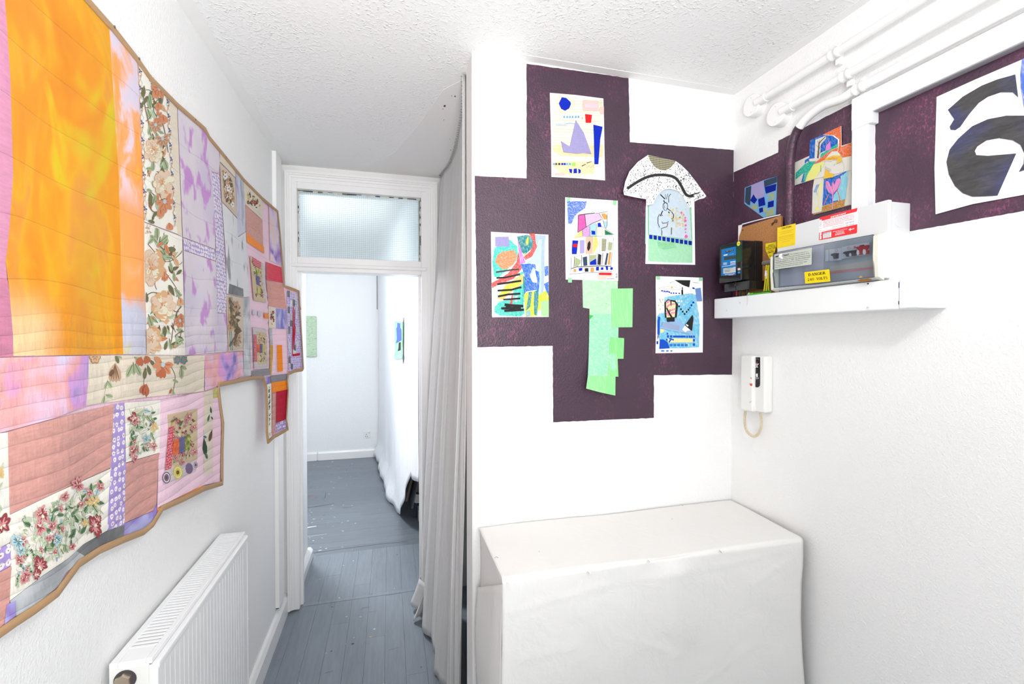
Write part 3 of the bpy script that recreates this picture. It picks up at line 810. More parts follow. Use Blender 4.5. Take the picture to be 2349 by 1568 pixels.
patch([(617, 753), (624, 752), (626, 790), (619, 790)], F_silver, 0.0024); patch([(619, 791), (626, 791), (626, 815), (623, 859), (620, 859)], F_ochre, 0.0024)
patch([(635.6, 791), (647, 791), (649, 851), (637, 853)], F_dorange, 0.0024)
patch([(576, 850), (619.5, 845), (620, 859), (577, 866)], F_slate, 0.002)
patch([(621, 861), (659, 857), (658, 871), (621.5, 877)], F_slate, 0.002)
# end flap: lilac print with grey squares and red piping
P_fl = patch([(657.6, 668), (684, 675), (687, 715), (691, 770), (694, 840), (662, 855), (659, 760)], F_grid, 0.002, 6)
sq = [(659, 666, 6, 15, 0), (676, 674, 6, 14, 1), (666, 688, 5, 14, 1), (671, 686, 6, 15, 0), (681, 690, 4, 13, 1), (660, 702, 5, 16, 0), (667, 720, 5, 14, 1), (665, 734, 6, 14, 0), (661, 748, 5, 17, 0), (678, 717, 4, 14, 1), (681, 748, 5, 14, 1), (680, 780, 5, 12, 1), (674, 790, 5, 13, 0), (661, 783, 5, 16, 1), (672, 803, 9, 8, 1), (662, 816, 5, 16, 0), (667, 833, 5, 13, 0), (675, 708, 7, 6, 1), (668, 800, 4, 12, 1)]
for (x, y, w, h, k) in sq: patch([(x, y), (x+w, y+1), (x+w, y+h+1), (x, y+h)], F_char if k == 0 else F_silver, 0.0028, 8)
for pl in ([(673, 702), (672, 745), (674, 760), (671, 800), (671, 812)], [(676.5, 709), (675.5, 740), (677.5, 752), (674, 800)], [(688, 700), (690, 710)]):
    Mk = Marks(on_quilt, 0.0052); Mk.line(dens(pl+pl[-1:], 3)[:-1], 1.7, F_crim); Mk.build('red_piping', QT)
patch([(670, 812), (688, 809), (688, 815), (671, 817)], F_crim, 0.0034, 6)
# hanging leg
patch([(605, 866), (619.5, 863), (618.6, 879), (611, 882)], F_violet, 0.002); patch([(623, 877), (659, 872), (660, 892), (624, 901)], F_dorange, 0.002)
P_lg = patch([(612.7, 881), (622.5, 879), (623, 1000), (616, 1008), (614, 950)], F_cream, 0.002); patch([(624.5, 902), (633, 899), (632, 993), (624, 998)], F_salmon, 0.002)
patch([(633, 898), (660, 893), (656, 961), (633, 970)], F_crim, 0.0022); patch([(633, 971), (655, 962), (658, 981), (632, 991)], F_daisy2, 0.002)

# ---------------------------------------------------------------- printed flowers
def pr(n, r, g, b_): return plain('print_'+n, rgb(r, g, b_, KQ), 0.85, 0.15)
C = dict(leaf=pr('sage', 168, 184, 146), dleaf=pr('olive', 118, 118, 86), gleaf=pr('green', 96, 132, 92), pgreen=pr('pale_green', 192, 208, 178), oran=pr('terracotta', 214, 146, 108), dora=pr('rust', 192, 110, 78), peach=pr('peach', 230, 206, 182), pline=pr('peach_shadow', 196, 152, 116), white=pr('white', 244, 240, 232),
         brown=pr('brown', 122, 92, 70), lbr=pr('light_brown', 196, 164, 134), red=pr('red', 152, 70, 74), pink=pr('pink', 220, 156, 156), blue=pr('sky', 186, 210, 216), navy=pr('navy', 74, 92, 150), yell=pr('straw', 222, 200, 130), dkg=pr('dark_green', 58, 84, 66), teal=pr('teal', 84, 140, 150), tan=pr('tan', 224, 178, 134), cream=pr('cream', 236, 232, 206), gold=pr('gold', 226, 214, 80), mauve=pr('mauve', 130, 108, 140))
class Print(Marks):
    ls = 0.4
    def __init__(s, off, sx=0.8, clip=None):
        Marks.__init__(s, on_quilt, 0.0021+(off-0.0030)*0.65); s.sx = sx
        if clip: s.clip = hull(clip)
    def pet(s, x, y, l, w, a, m, lift=0.0, cut=0.0):
        c, d = math.cos(a), math.sin(a); P = []
        for t, u in ((0, 0), (0.25, 0.6), (0.55, 1.0), (0.85, 0.7), (1.0, cut), (1.0, -cut), (0.85, -0.7), (0.55, -1.0), (0.25, -0.6)):
            P.append((x+(c*t*l-d*u*w)*s.sx, y+d*t*l+c*u*w))
        s.poly(P, m, lift)
    def leafy(s, x, y, l, a, m='leaf', vein=None):
        s.pet(x, y, l, l*0.22, a, C[m])
        s.line([(x, y), (x+math.cos(a)*l*0.85*s.sx, y+math.sin(a)*l*0.85)], l*0.05, C[vein or 'dleaf'], 0.0003)
    def flower(s, x, y, r, n, m, heart, a0=0.0, w=0.34, line=None):
        for k in range(n):
            a = a0+2*pi*k/n
            if line: s.pet(x, y, r*1.05, r*w*1.12, a, C[line], 0.0002)
            s.pet(x, y, r*0.97, r*w*0.95, a, C[m], 0.0004)
        for k in range(n):
            if line: s.pet(x, y, r*0.55, r*0.06, a0+2*pi*k/n, C[line], 0.0006)
        s.ell(x, y, r*0.22*s.sx, r*0.22, C[heart], lift=0.0008)
    def bloom(s, x, y, r, m, dark, a0=0.0):
        """ragged many-petalled garden flower"""
        rng = random.Random(int(x*13+y*7))
        for k in range(9):
            a = a0+k*0.7+rng.uniform(-0.3, 0.3); l = r*rng.uniform(0.6, 1.15)
            s.pet(x, y, l, l*0.26, a, C[m], 0.0003+0.00004*k, 0.15); s.pet(x, y, l*0.7, l*0.07, a, C[dark], 0.0007)
        for k in range(5): s.pet(x, y, r*rng.uniform(0.3, 0.55), r*0.12, rng.uniform(0, 6.28), C['cream' if k % 2 else dark], 0.0009)
    def peony(s, x, y, r, a0=0.0):
        rng = random.Random(int(x*7+y))
        for n, lo, hi, w in ((9, 0.85, 1.1, 0.34), (7, 0.55, 0.8, 0.30)):
            for k in range(n):
                a = a0+2*pi*k/n+rng.uniform(-0.2, 0.2)+(0.4 if n == 7 else 0); l = r*rng.uniform(lo, hi)
                s.pet(x, y, l*1.03, r*w*1.08, a, C['tan'], 0.0002, 0.35); s.pet(x, y, l, r*w, a, C['peach' if rng.random() < 0.7 else 'cream'], 0.0003, 0.3)
                for d in (-0.22, 0.0, 0.22): s.line([(x+math.cos(a+d)*l*0.25*s.sx, y+math.sin(a+d)*l*0.25), (x+math.cos(a+d*0.8)*l*0.8*s.sx, y+math.sin(a+d*0.8)*l*0.8)], r*0.028, C['lbr' if d else 'tan'], 0.0004, 0.3)
        for k in range(5): s.pet(x, y, r*rng.uniform(0.3, 0.5), r*0.12, rng.uniform(0, 6.28), C['cream' if k % 2 else 'tan'], 0.001)
        for k in range(7): s.ell(x+rng.uniform(-1, 1)*r*0.16*s.sx, y+rng.uniform(-1, 1)*r*0.16, r*0.05*s.sx, r*0.05, C['oran'], lift=0.0013)
    def lily(s, x, y, r, a=0.0, m='oran'):
        for k in range(6):
            s.pet(x, y, r, r*0.24, a+(k-2.5)*0.75, C[m], 0.0004, 0.0); s.pet(x, y, r*0.8, r*0.05, a+(k-2.5)*0.75, C['dora'], 0.0006)
        s.ell(x, y, r*0.2*s.sx, r*0.2, C['blue'], lift=0.0008)
    def bud(s, x, y, r, a, m='oran'):
        for d in (-0.4, 0.4, 0.0): s.pet(x, y, r, r*0.26, a+d, C[m], 0.0004); 
        s.pet(x, y, r*0.7, r*0.07, a, C['dora'], 0.0006)
    def stem(s, pts, w=1.6, m='brown'):
        s.line([tuple(p[:2]) for p in smooth_path([(x, y, 0) for x, y in pts], 4)], w, C[m], -0.0002)
P = Print(0.0030, clip=[(316, 139), (388, 221), (398, 400), (406, 533), (331, 507), (327, 380), (322, 240)])
# trellis border of the upper floral strip
for x0, y0, x1, y1 in ((320, 150, 333, 505), (384, 222, 402, 520)):
    n = 9
    for k in range(n):
        t = k/n; x = x0+(x1-x0)*t; y = y0+(y1-y0)*t; h = (y1-y0)/n
        P.line([(x-3, y), (x+5, y+h*0.55), (x-1, y+h)], 2.0, C['tan']); P.line([(x+6, y), (x-2, y+h*0.5), (x+6, y+h)], 1.2, C['blue'])
        for a in (0.6, 2.2, 4.0): P.pet(x+2, y+h*0.3, 6.5, 1.7, a, C['navy'], 0.0003)
        P.ell(x+2, y+h*0.6, 1, 1.4, C['red'])
P.stem([(326, 200), (334, 250), (345, 300), (350, 350)]); P.stem([(350, 220), (366, 262), (378, 300), (386, 350)], 1.4)
for a in ((331, 196, 28, 1.7, 'dleaf'), (329, 240, 24, -1.0, 'dleaf'), (346, 190, 20, 0.6, 'leaf'), (340, 222, 30, 1.3, 'leaf'), (328, 232, 18, 1.9, 'dleaf'), (352, 366, 26, 1.6, 'leaf'), (376, 362, 30, 1.2, 'leaf'), (372, 380, 36, 1.5, 'dleaf'), (344, 440, 34, 1.4, 'dleaf'), (350, 500, 20, -0.9, 'dleaf'), (350, 470, 26, -1.2, 'leaf'), (340, 505, 20, 0.3, 'dleaf'), (362, 440, 16, 0.4, 'leaf')): P.leafy(*a)
P.lily(366, 203, 25, 1.5); P.bud(354, 205, 22, 1.2); P.bud(362, 234, 20, 1.4); P.bud(373, 262, 24, 1.3); P.lily(357, 286, 21, 1.2, 'lbr'); P.lily(373, 318, 22, 1.4, 'lbr'); P.lily(362, 268, 16, 0.4, 'oran')
P.peony(352, 345, 28, 0.4); P.peony(374, 418, 30, 1.0); P.peony(380, 438, 20, 0.1); P.lily(378, 462, 27, 1.1); P.bud(368, 476, 22, 1.5); P.bud(388, 510, 20, 1.4)
o = P.build('flower_print', P_fa, 'stuff')
LEAFY = [('L', 'leaf', 'dleaf'), ('L', 'leaf', 'gleaf'), ('L', 'dleaf', 'brown'), ('S', 'brown'), ('S', 'dleaf'), ('L', 'pgreen', 'leaf'), ('L', 'oran', 'dora'), ('L', 'tan', 'lbr')]
P = Print(0.0030, clip=[(332, 512), (417, 545), (419, 620), (424, 814), (337, 812), (337, 730)])
P.stem([(340, 560), (380, 600), (415, 580), (419, 560)]); P.stem([(376, 620), (404, 660), (412, 690)]); P.stem([(404, 720), (396, 760), (392, 800)]); P.stem([(400, 562), (394, 590), (410, 606), (419, 600)], 1.2)
for a in ((361, 552, 34, -1.6, 'leaf'), (366, 556, 30, -0.6, 'leaf'), (360, 556, 26, -2.4, 'leaf'), (380, 570, 30, 0.1, 'dleaf'), (368, 575, 30, 0.7, 'leaf'), (399, 622, 24, 1.5, 'leaf'), (404, 630, 20, -0.6, 'dleaf'), (400, 660, 26, 0.8, 'leaf'), (385, 590, 18, -0.8, 'brown'), (386, 610, 22, 0.9, 'brown'), (340, 720, 34, 1.2, 'leaf'), (336, 670, 24, 1.5, 'dleaf'), (404, 755, 22, 0.2, 'leaf'), (402, 770, 26, 0.9, 'dleaf'), (388, 775, 28, 1.3, 'leaf'), (366, 745, 26, 1.7, 'brown'), (374, 760, 22, 1.9, 'leaf'), (392, 745, 14, 0.8, 'brown'), (384, 780, 24, 1.9, 'dleaf'), (408, 770, 20, 0.6, 'dleaf')): P.leafy(*a)
P.peony(346, 612, 42, 0.3); P.peony(374, 700, 36, 0.8); P.peony(348, 780, 30, 1.2); P.bud(414, 682, 20, 1.5, 'tan'); P.bud(415, 718, 26, 1.5); P.lily(413, 735, 18, 1.4)
for k in range(16): P.ell(333+random.random()*14, 515+random.random()*20, 1.2, 1.8, C['lbr'])
P.build('flower_print', P_fb, 'stuff')
P = Print(0.0030, clip=[(204, 816), (469, 816), (467, 896), (330, 910), (199, 928)])
P.stem([(248, 878), (240, 900), (238, 925)], 1.2, 'leaf'); P.stem([(336, 845), (330, 875), (333, 900), (338, 915)], 1.3); P.stem([(392, 840), (402, 862), (398, 895)], 1.2, 'brown')
for a in ((246, 872, 22, 0.9, 'leaf'), (246, 875, 18, 2.0, 'leaf'), (242, 905, 22, 0.2, 'leaf'), (240, 908, 24, 1.8, 'leaf'), (306, 830, 30, 1.5, 'leaf'), (304, 836, 34, 2.1, 'leaf'), (310, 834, 32, 1.0, 'leaf'), (308, 818, 18, 0.5, 'leaf'), (338, 836, 26, 1.2, 'dleaf'), (334, 842, 28, 1.7, 'dleaf'), (342, 824, 22, 0.7, 'dleaf'), (416, 838, 30, 1.5, 'leaf'), (418, 838, 16, 0.6, 'leaf'), (396, 870, 18, 0.4, 'leaf'), (396, 892, 18, 1.3, 'leaf'), (394, 890, 14, 2.0, 'dora'), (264, 812, 24, 1.1, 'dleaf'), (270, 816, 14, 0.4, 'leaf')): P.leafy(*a)
P.flower(218, 818, 16, 6, 'tan', 'lbr', 0, 0.4, 'brown')
for d in (-0.6, -0.2, 0.25, 0.6): P.pet(264, 832, 44, 10, 1.57+d*0.5, C['lbr'], 0.0004); P.pet(264, 834, 38, 1.5, 1.57+d*0.5, C['brown'], 0.0007)
P.ell(256, 855, 5, 9, C['brown'], 0.4, lift=0.0006)
P.bud(324, 818, 22, 1.9, 'dora'); P.bud(334, 815, 20, 1.2, 'dora'); P.bud(336, 880, 28, 1.9, 'dora'); P.bud(332, 884, 20, 1.4, 'red'); P.lily(374, 836, 30, 1.9, 'oran'); P.bud(372, 840, 28, 1.7, 'dora')
for x in (407, 422): P.flower(x, 825, 11, 6, 'teal', 'dora', 0.3, 0.36, 'oran')
P.build('flower_print', P_bb, 'stuff')
def scatter(poly, seed, n, kinds, off, parent, lo, hi, sx=0.8, margin=0.45):
    rng = random.Random(seed); P = Print(off, sx, poly)
    xs = [p[0] for p in poly]; ys = [p[1] for p in poly]
    k = 0; tries = 0
    while k < n and tries < n*12:
        tries += 1
        x, y = rng.uniform(min(xs), max(xs)), rng.uniform(min(ys), max(ys)); r = rng.uniform(lo, hi)
        if not all(inside((x+dx*r*margin*2*sx, y+dy*r*margin*2), poly) for dx, dy in ((1, 0), (-1, 0), (0, 1), (0, -1), (0, 0))): continue
        kind = kinds[rng.randrange(len(kinds))]; a = rng.uniform(0, 6.28); k += 1
        if kind[0] == 'L': P.leafy(x-math.cos(a)*r*0.5*sx, y-math.sin(a)*r*0.5, r, a, kind[1], kind[2])
        elif kind[0] == 'F': P.flower(x, y, r*0.6, kind[3], kind[1], kind[2], a, 0.36)
        elif kind[0] == 'S': 
            b = a+rng.uniform(-1, 1); P.stem([(x-math.cos(a)*r*0.6*sx, y-math.sin(a)*r*0.6), (x, y), (x+math.cos(b)*r*0.6*sx, y+math.sin(b)*r*0.6)], max(0.7, r*0.07), kind[1])
        elif kind[0] == 'P': P.bloom(x, y, r*0.6, kind[1], kind[2], a)
        elif kind[0] == 'D': P.ell(x, y, r*0.22*sx, r*0.22, C[kind[1]])
    return P.build('flower_print', parent, 'stuff')
scatter([(334, 150), (384, 215), (386, 400), (392, 520), (338, 500), (334, 300)], 41, 80, LEAFY, 0.0027, P_fa, 16, 28, 0.75, 0.2)
scatter([(333, 515), (417, 548), (423, 810), (338, 810), (336, 700)], 42, 76, LEAFY, 0.0027, P_fb, 18, 34, 0.8, 0.2)
GAR = [('L', 'gleaf', 'dkg'), ('L', 'leaf', 'gleaf'), ('L', 'pgreen', 'leaf'), ('L', 'pgreen', 'leaf'), ('S', 'pgreen'), ('L', 'gleaf', 'dkg'), ('S', 'leaf'), ('L', 'pgreen', 'leaf'), ('L', 'blue', 'teal'), ('S', 'pgreen'), ('L', 'pgreen', 'pgreen'), ('L', 'white', 'pgreen'), ('L', 'white', 'pgreen'), ('L', 'gleaf', 'dkg'), ('S', 'gleaf'), ('L', 'cream', 'pgreen'), ('P', 'pink', 'red'), ('L', 'leaf', 'dkg')]
lo_poly = [(23, 1184), (130, 1132), (253, 1077), (249, 1132), (245, 1214), (191, 1246), (157, 1278), (100, 1315), (25, 1374)]
scatter(lo_poly, 3, 330, GAR, 0.0030, P_lo, 12, 30)
P = Print(0.0045)
for x, y, r, c in ((98, 1178, 26, 'pink'), (92, 1208, 18, 'pink'), (180, 1112, 19, 'pink'), (150, 1140, 14, 'pink'), (216, 1206, 26, 'red'), (226, 1190, 14, 'red'), (92, 1296, 24, 'red'), (84, 1316, 15, 'red'), (132, 1236, 15, 'blue'), (42, 1242, 20, 'blue'), (48, 1262, 15, 'blue'), (218, 1150, 15, 'yell'), (196, 1200, 11, 'yell'), (205, 1152, 10, 'yell')): P.bloom(x, y, r, c, {'pink': 'red', 'red': 'pink', 'blue': 'teal', 'yell': 'tan'}[c], x*0.1)
P.build('large_flower_print', P_lo, 'stuff')
scatter([(287, 925), (367, 919), (367, 1035), (290, 1058)], 5, 130, GAR, 0.0030, P_sq, 9, 22)
P = Print(0.0045)
for x, y, r, c in ((308, 960, 17, 'red'), (306, 1032, 17, 'pink'), (310, 1050, 10, 'pink'), (354, 978, 13, 'yell'), (335, 1005, 12, 'blue'), (352, 1022, 12, 'pink')): P.bloom(x, y, r, c, {'pink': 'red', 'red': 'pink', 'blue': 'teal', 'yell': 'tan'}[c], x*0.1)
P.build('large_flower_print', P_sq, 'stuff')
scatter([(-200, 1070), (16, 994), (21, 1172), (23, 1240), (-200, 1350)], 9, 150, GAR, 0.0030, P_wl, 14, 30)
P = Print(0.0045); P.bloom(4, 1205, 28, 'red', 'pink'); P.bloom(0, 1085, 18, 'yell', 'tan'); P.build('large_flower_print', P_wl, 'stuff')
ROSE = [('P', 'red', 'pink'), ('P', 'pink', 'red'), ('L', 'cream', 'tan'), ('L', 'tan', 'lbr'), ('L', 'dleaf', 'brown'), ('L', 'dleaf', 'brown'), ('L', 'gleaf', 'dleaf'), ('D', 'brown'), ('S', 'dleaf'), ('D', 'red')]
scatter([(385, 952), (452, 938), (452, 1051), (393, 1069)], 11, 85, ROSE, 0.0042, P_in, 6, 15)
P = Print(0.006)
for x, y, r in ((433, 955, 10), (445, 980, 9), (445, 1035, 11), (403, 1048, 9), (418, 1058, 8), (400, 985, 6)): P.bloom(x, y, r, 'pink', 'red', x)
P.build('rose_print', P_in, 'stuff')
P = Print(0.0046, 0.8)
for x, y, r, c in ((382, 1095, 12, 'mauve'), (408, 1083, 14, 'gold'), (434, 1074, 11, 'mauve'), (449, 1066, 6, 'mauve')):
    P.ell(x, y, r*0.8, r*1.15, C[c], lift=0.0002); P.ell(x, y, r*0.62, r*0.92, C['white'], lift=0.0004); P.ell(x, y, r*0.5, r*0.75, C['gold' if c == 'gold' else 'mauve'], lift=0.0006); P.ell(x, y, r*0.25, r*0.35, C['brown'], lift=0.0009)
P.build('circle_print', P_ci, 'stuff')
BRN = [('L', 'leaf', 'dleaf'), ('L', 'brown', 'dleaf'), ('F', 'tan', 'lbr', 6), ('F', 'white', 'navy', 5), ('L', 'lbr', 'brown'), ('S', 'brown'), ('L', 'dleaf', 'brown'), ('D', 'brown'), ('F', 'lbr', 'brown', 6)]
scatter([(505, 375), (540, 411), (543, 497), (509, 459)], 13, 95, BRN, 0.0030, P_br, 7, 18, 0.55)
scatter([(520, 677), (557, 685), (557, 802), (523, 804)], 14, 46, [('L', 'leaf', 'dleaf'), ('L', 'brown', 'dleaf'), ('L', 'dleaf', 'brown'), ('S', 'brown'), ('F', 'lbr', 'brown', 6)], 0.0030, P_b2, 14, 30, 0.6, 0.3)
P = Print(0.0034, 0.6)
for x in (523.5, 528, 532): P.line([(x, 680), (x+1, 720), (x-1, 760), (x+1.5, 803)], 1.4, C['teal' if x > 525 else 'lbr'])
P.build('stripe_print', P_b2, 'stuff')
scatter([(560, 418), (599, 456), (601, 500), (563, 467)], 15, 26, [('F', 'red', 'yell', 5), ('L', 'dkg', 'dkg'), ('D', 'red'), ('L', 'gleaf', 'dkg'), ('F', 'yell', 'red', 5)], 0.0030, P_ft, 5, 12, 0.6)
for pl, par, sd in (([(575, 590), (603, 606), (610, 692), (583, 686)], P_i1, 16), ([(588, 761), (611, 764), (612, 834), (591, 835)], P_i2, 17)):
    scatter(pl, sd, 46, ROSE, 0.0040, par, 4, 9, 0.6)
scatter([(616, 703), (631, 707), (632, 751), (618, 751)], 18, 18, [('L', 'dkg', 'dkg'), ('L', 'gleaf', 'dkg'), ('F', 'red', 'pink', 5)], 0.0034, P_fs, 6, 11, 0.5)
scatter([(613, 882), (622, 880), (622, 999), (616, 1006)], 19, 36, [('L', 'dkg', 'dkg'), ('L', 'gleaf', 'dkg'), ('L', 'leaf', 'gleaf')], 0.0034, P_lg, 5, 10, 0.5)
P = Print(0.004, 0.6)
for x, y, l, a, c in ((483, 932, 16, 1.4, 'dkg'), (481, 950, 18, 2.0, 'gleaf'), (487, 985, 30, 2.0, 'brown'), (468, 1005, 40, 1.4, 'dkg'), (466, 1000, 14, 0.2, 'teal'), (484, 955, 10, 0.7, 'dkg'), (470, 1035, 20, 1.0, 'gleaf')): P.leafy(x, y, l, a, c, 'dkg')
P.build('leaf_print', P_pk, 'stuff')
# nails along the top edge
M_nail = plain('nail_steel', (0.25, 0.24, 0.23), 0.4, 0.5, 0.9)
for x, y in ((259, 61), (316, 134), (446, 274), (517, 360)):
    c = on_quilt(x, y, 0.002); tube('nail_head', [c, c+Vector((0.004, 0, 0))], 0.0028, M_nail, QT, 10)
# ================================================================ curtain, radiator, covered table, things in the studio
def cloth_mat(name, c, bscale=30.0, dist=0.002, trans=0.0, rough=0.85):
    m, nt, b = new_mat(name)
    b.inputs['Base Color'].default_value = (*c, 1); b.inputs['Roughness'].default_value = rough; b.inputs['Specular IOR Level'].default_value = 0.15
    p = pos(nt)
    h = mth(nt, 'ADD', nz(nt, p, bscale, 4.0, 0.55, 0.4), mth(nt, 'MULTIPLY', nz(nt, p, 900.0, 1.0), 0.03))
    bump(nt, b, h, dist)
    if trans:
        t = nd(nt, 'ShaderNodeBsdfTranslucent'); t.inputs[0].default_value = (*c, 1)
        ms = nd(nt, 'ShaderNodeMixShader'); ms.inputs[0].default_value = trans
        nt.links.new(b.outputs[0], ms.inputs[1]); nt.links.new(t.outputs[0], ms.inputs[2]); nt.links.new(ms.outputs[0], nt.nodes['Material Output'].inputs[0])
    MATS[name] = m; return m
M_voile = cloth_mat('white_cotton_curtain', (0.80, 0.795, 0.79), 22.0, 0.003, 0.25)
M_sheet = cloth_mat('white_cotton_sheet', (0.765, 0.755, 0.735), 14.0, 0.004)
M_sheet2 = cloth_mat('white_polycotton_sheet', (0.84, 0.86, 0.90), 10.0, 0.006)
def grid_obj(name, fn, nu, nv, m, parent=None, thick=0.0):
    vs = [fn(i/nu, j/nv) for j in range(nv+1) for i in range(nu+1)]
    fs = [(j*(nu+1)+i, j*(nu+1)+i+1, (j+1)*(nu+1)+i+1, (j+1)*(nu+1)+i) for j in range(nv) for i in range(nu)]
    o = mesh(name, vs, fs, m, parent, smooth=True)
    if thick:
        md = o.modifiers.new('thickness', 'SOLIDIFY'); md.thickness = thick; md.offset = 0
    return o
# --- curtain stapled to the ceiling from the wall end to the door frame
CT = thing('curtain', (0.25, 2.2, 0.0), 'long white cotton curtain stapled to the ceiling beside the doorway', 'curtain')
top_c = smooth_path([(0.262, 1.628, 0), (0.296, 1.86, 0), (0.318, 2.18, 0), (0.322, 2.45, 0), (0.292, 2.70, 0)], 10)
bot_c = smooth_path([(0.235, 1.66, 0), (0.232, 1.86, 0), (0.212, 2.03, 0), (0.178, 2.30, 0), (0.178, 2.48, 0), (0.19, 2.62, 0)], 10)
def along(path, t):
    x = t*(len(path)-1); i = min(int(x), len(path)-2); return path[i].lerp(path[i+1], x-i)
def curtain(u, v):
    zt = ZC-0.004
    a, b = along(top_c, u), along(bot_c, u)
    w = v**1.25
    p = a.lerp(b, w)
    s = u*1.0
    amp = 0.004+0.024*ss(0.02, 0.55, v)
    fold = math.sin(s*27.0+0.7*math.sin(v*3.0)+1.1*math.sin(s*7)) + 0.34*math.sin(s*61.0+v*2.2+1.0)+0.12*math.sin(s*133+v*4)
    hem = 0.012+0.03*ss(0.3, 0.0, u)+0.012*math.sin(s*23.0)
    z = zt + (hem-zt)*v
    bulge = -0.02*math.sin(pi*v)*ss(0.5, 1.0, u)
    return Vector((p.x+amp*fold*0.62+bulge, p.y+0.25*amp*math.cos(s*34.0+1.0), z))
grid_obj('cloth', curtain, 220, 70, M_voile, CT, 0.0015)
def strip(u, v):                                                # loose selvedge edge beside the wall end
    z = (ZC-0.004)*(1-v)+0.01
    return Vector((0.248+0.012*math.sin(v*5.0+0.5)+u*0.016-0.03*v, 1.628+0.03*v+0.015*u+0.006*math.sin(v*11), z))
grid_obj('selvedge', strip, 4, 60, M_voile, CT, 0.0012)
def puddle(u, v):                                               # corner of the hem pulled out onto the floor
    a = curtain(0.72+0.2*u, 0.93+0.065*v)
    return a + Vector((-0.035*v-0.02*math.sin(u*9)*v - 0.012, 0.03*v, -0.0+0.01*(1-v)*u))
grid_obj('hem', puddle, 16, 6, M_voile, CT, 0.0015)
bm = bmesh.new()
rng = random.Random(5)
for k in range(58):
    u = 0.03+0.96*(k/57)**0.75
    p = along(top_c, u); a = rng.uniform(-0.5, 0.5)
    d = Vector((math.cos(a), math.sin(a), 0))*0.006
    c = Vector((p.x-0.007, p.y, ZC-0.0045))
    bm_tube(bm, [c-d, c+d], 0.0009, 5)
tag(from_bm('staple', bm, plain('staple_steel', (0.22, 0.22, 0.22), 0.4, 0.5, 0.8), CT), kind='stuff')
bm = bmesh.new()
for x, y, r in ((1020, 243, 1.7), (1044, 221, 1.0), (1034, 344, 0.8), (1016, 250, 0.6), (1032, 319, 0.5), (1018, 275, 0.6), (1036, 220, 0.5)):
    c = hit(2, ZC-0.002, x, y); bm_box(bm, c-Vector((0.0022*r, 0.004*r, 0.0004)), c+Vector((0.0022*r, 0.004*r, 0.0004)))
tag(from_bm('plaster_nick', bm, plain('rusty_brown', rgb(92, 60, 50), 0.8, 0.2), bpy.data.objects['ceiling_patch']), kind='stuff')
# --- dark bag and clutter behind the curtain by the wall end
BG = thing('backpack', (0.34, 1.72, 0.0), 'black backpack with grey strap half hidden behind the curtain edge', 'bag')
def blob(name, c, s, m, parent, seed=0, amp=0.12, n=3, flat_bottom=None):
    bm = bmesh.new(); bmesh.ops.create_icosphere(bm, subdivisions=n, radius=1.0)
    for v in bm.verts:
        k = 1+amp*noise.noise(v.co*1.7+Vector((seed, 0, 0)))
        sq = Vector([math.copysign(abs(x)**0.6, x) for x in v.co]).normalized()*1.1
        v.co = Vector((c[0]+sq.x*s[0]*k, c[1]+sq.y*s[1]*k, c[2]+sq.z*s[2]*k))
        if flat_bottom is not None: v.co.z = max(v.co.z, flat_bottom)
    for f in bm.faces: f.smooth = True
    return from_bm(name, bm, m, parent, True)
M_bk = plain('black_nylon', (0.012, 0.012, 0.015), 0.6, 0.3, bumpy=0.001, bscale=300)
blob('body', (0.42, 1.74, 0.19), (0.085, 0.085, 0.19), M_bk, BG, 2, 0.1, 3, 0.002)
tube('strap', smooth_path([(0.30, 1.68, 0.24), (0.33, 1.645, 0.30), (0.39, 1.635, 0.37)], 6), 0.009, plain('grey_webbing', (0.09, 0.09, 0.095), 0.7), BG, 8)
SCF = thing('patterned_scarf', (0.33, 1.66, 0.0), 'dark navy patterned scarf bundled by the backpack behind the curtain', 'scarf')
m, nt, b = new_mat('navy_paisley'); v = nd(nt, 'ShaderNodeTexVoronoi', feature='DISTANCE_TO_EDGE'); nt.links.new(pos(nt), v.inputs['Vector']); v.inputs['Scale'].default_value = 70
nt.links.new(ramp(nt, v.outputs['Distance'], [(0.02, rgb(120, 104, 120)), (0.09, rgb(26, 28, 48))]), b.inputs['Base Color']); M_nv = m
blob('cloth', (0.318, 1.668, 0.085), (0.028, 0.028, 0.084), M_nv, SCF, 9, 0.3, 3, 0.002)

# --- radiator on the left wall
RD = thing('radiator', (XL, 1.42, 0.15), 'white panel radiator with grille top on the left wall below the quilt', 'radiator')
M_rad = plain('radiator_enamel', (0.86, 0.865, 0.87), 0.28, 0.5)
rx0, rx1, ry0, ry1, rz0, rz1 = XL+0.012, -0.466, 1.105, 1.742, 0.16, 0.858
box('back_panel', (rx0, ry0+0.01, rz0), (rx0+0.012, ry1-0.01, rz1-0.02), M_rad, RD, 0.003)
# ribbed front panel
prof = []
y = ry0+0.035; n = 24; st = (ry1-ry0-0.07)/n
prof.append((ry0+0.004, 0.0))
for k in range(n):
    yc = y+st*k
    prof += [(yc, 0.0), (yc+st*0.04, -0.0075), (yc+st*0.11, -0.0075), (yc+st*0.15, 0.0)]
prof.append((ry1-0.004, 0.0))
bm = bmesh.new()
fx = rx1-0.006
rows = [(rz0, False), (rz0+0.03, False), (rz0+0.045, True), (rz1-0.046, True), (rz1-0.038, False), (rz1-0.018, False)]
grid = [[bm.verts.new((fx+(d if r else 0), yy, z)) for yy, d in prof] for z, r in rows]
for a, b2 in zip(grid, grid[1:]):
    for i in range(len(prof)-1): bm.faces.new((a[i], a[i+1], b2[i+1], b2[i]))
from_bm('front_panel', bm, M_rad, RD)
box('front_edge', (fx-0.012, ry0+0.004, rz1-0.03), (fx+0.003, ry1-0.004, rz1-0.012), M_rad, RD, 0.005, 3)
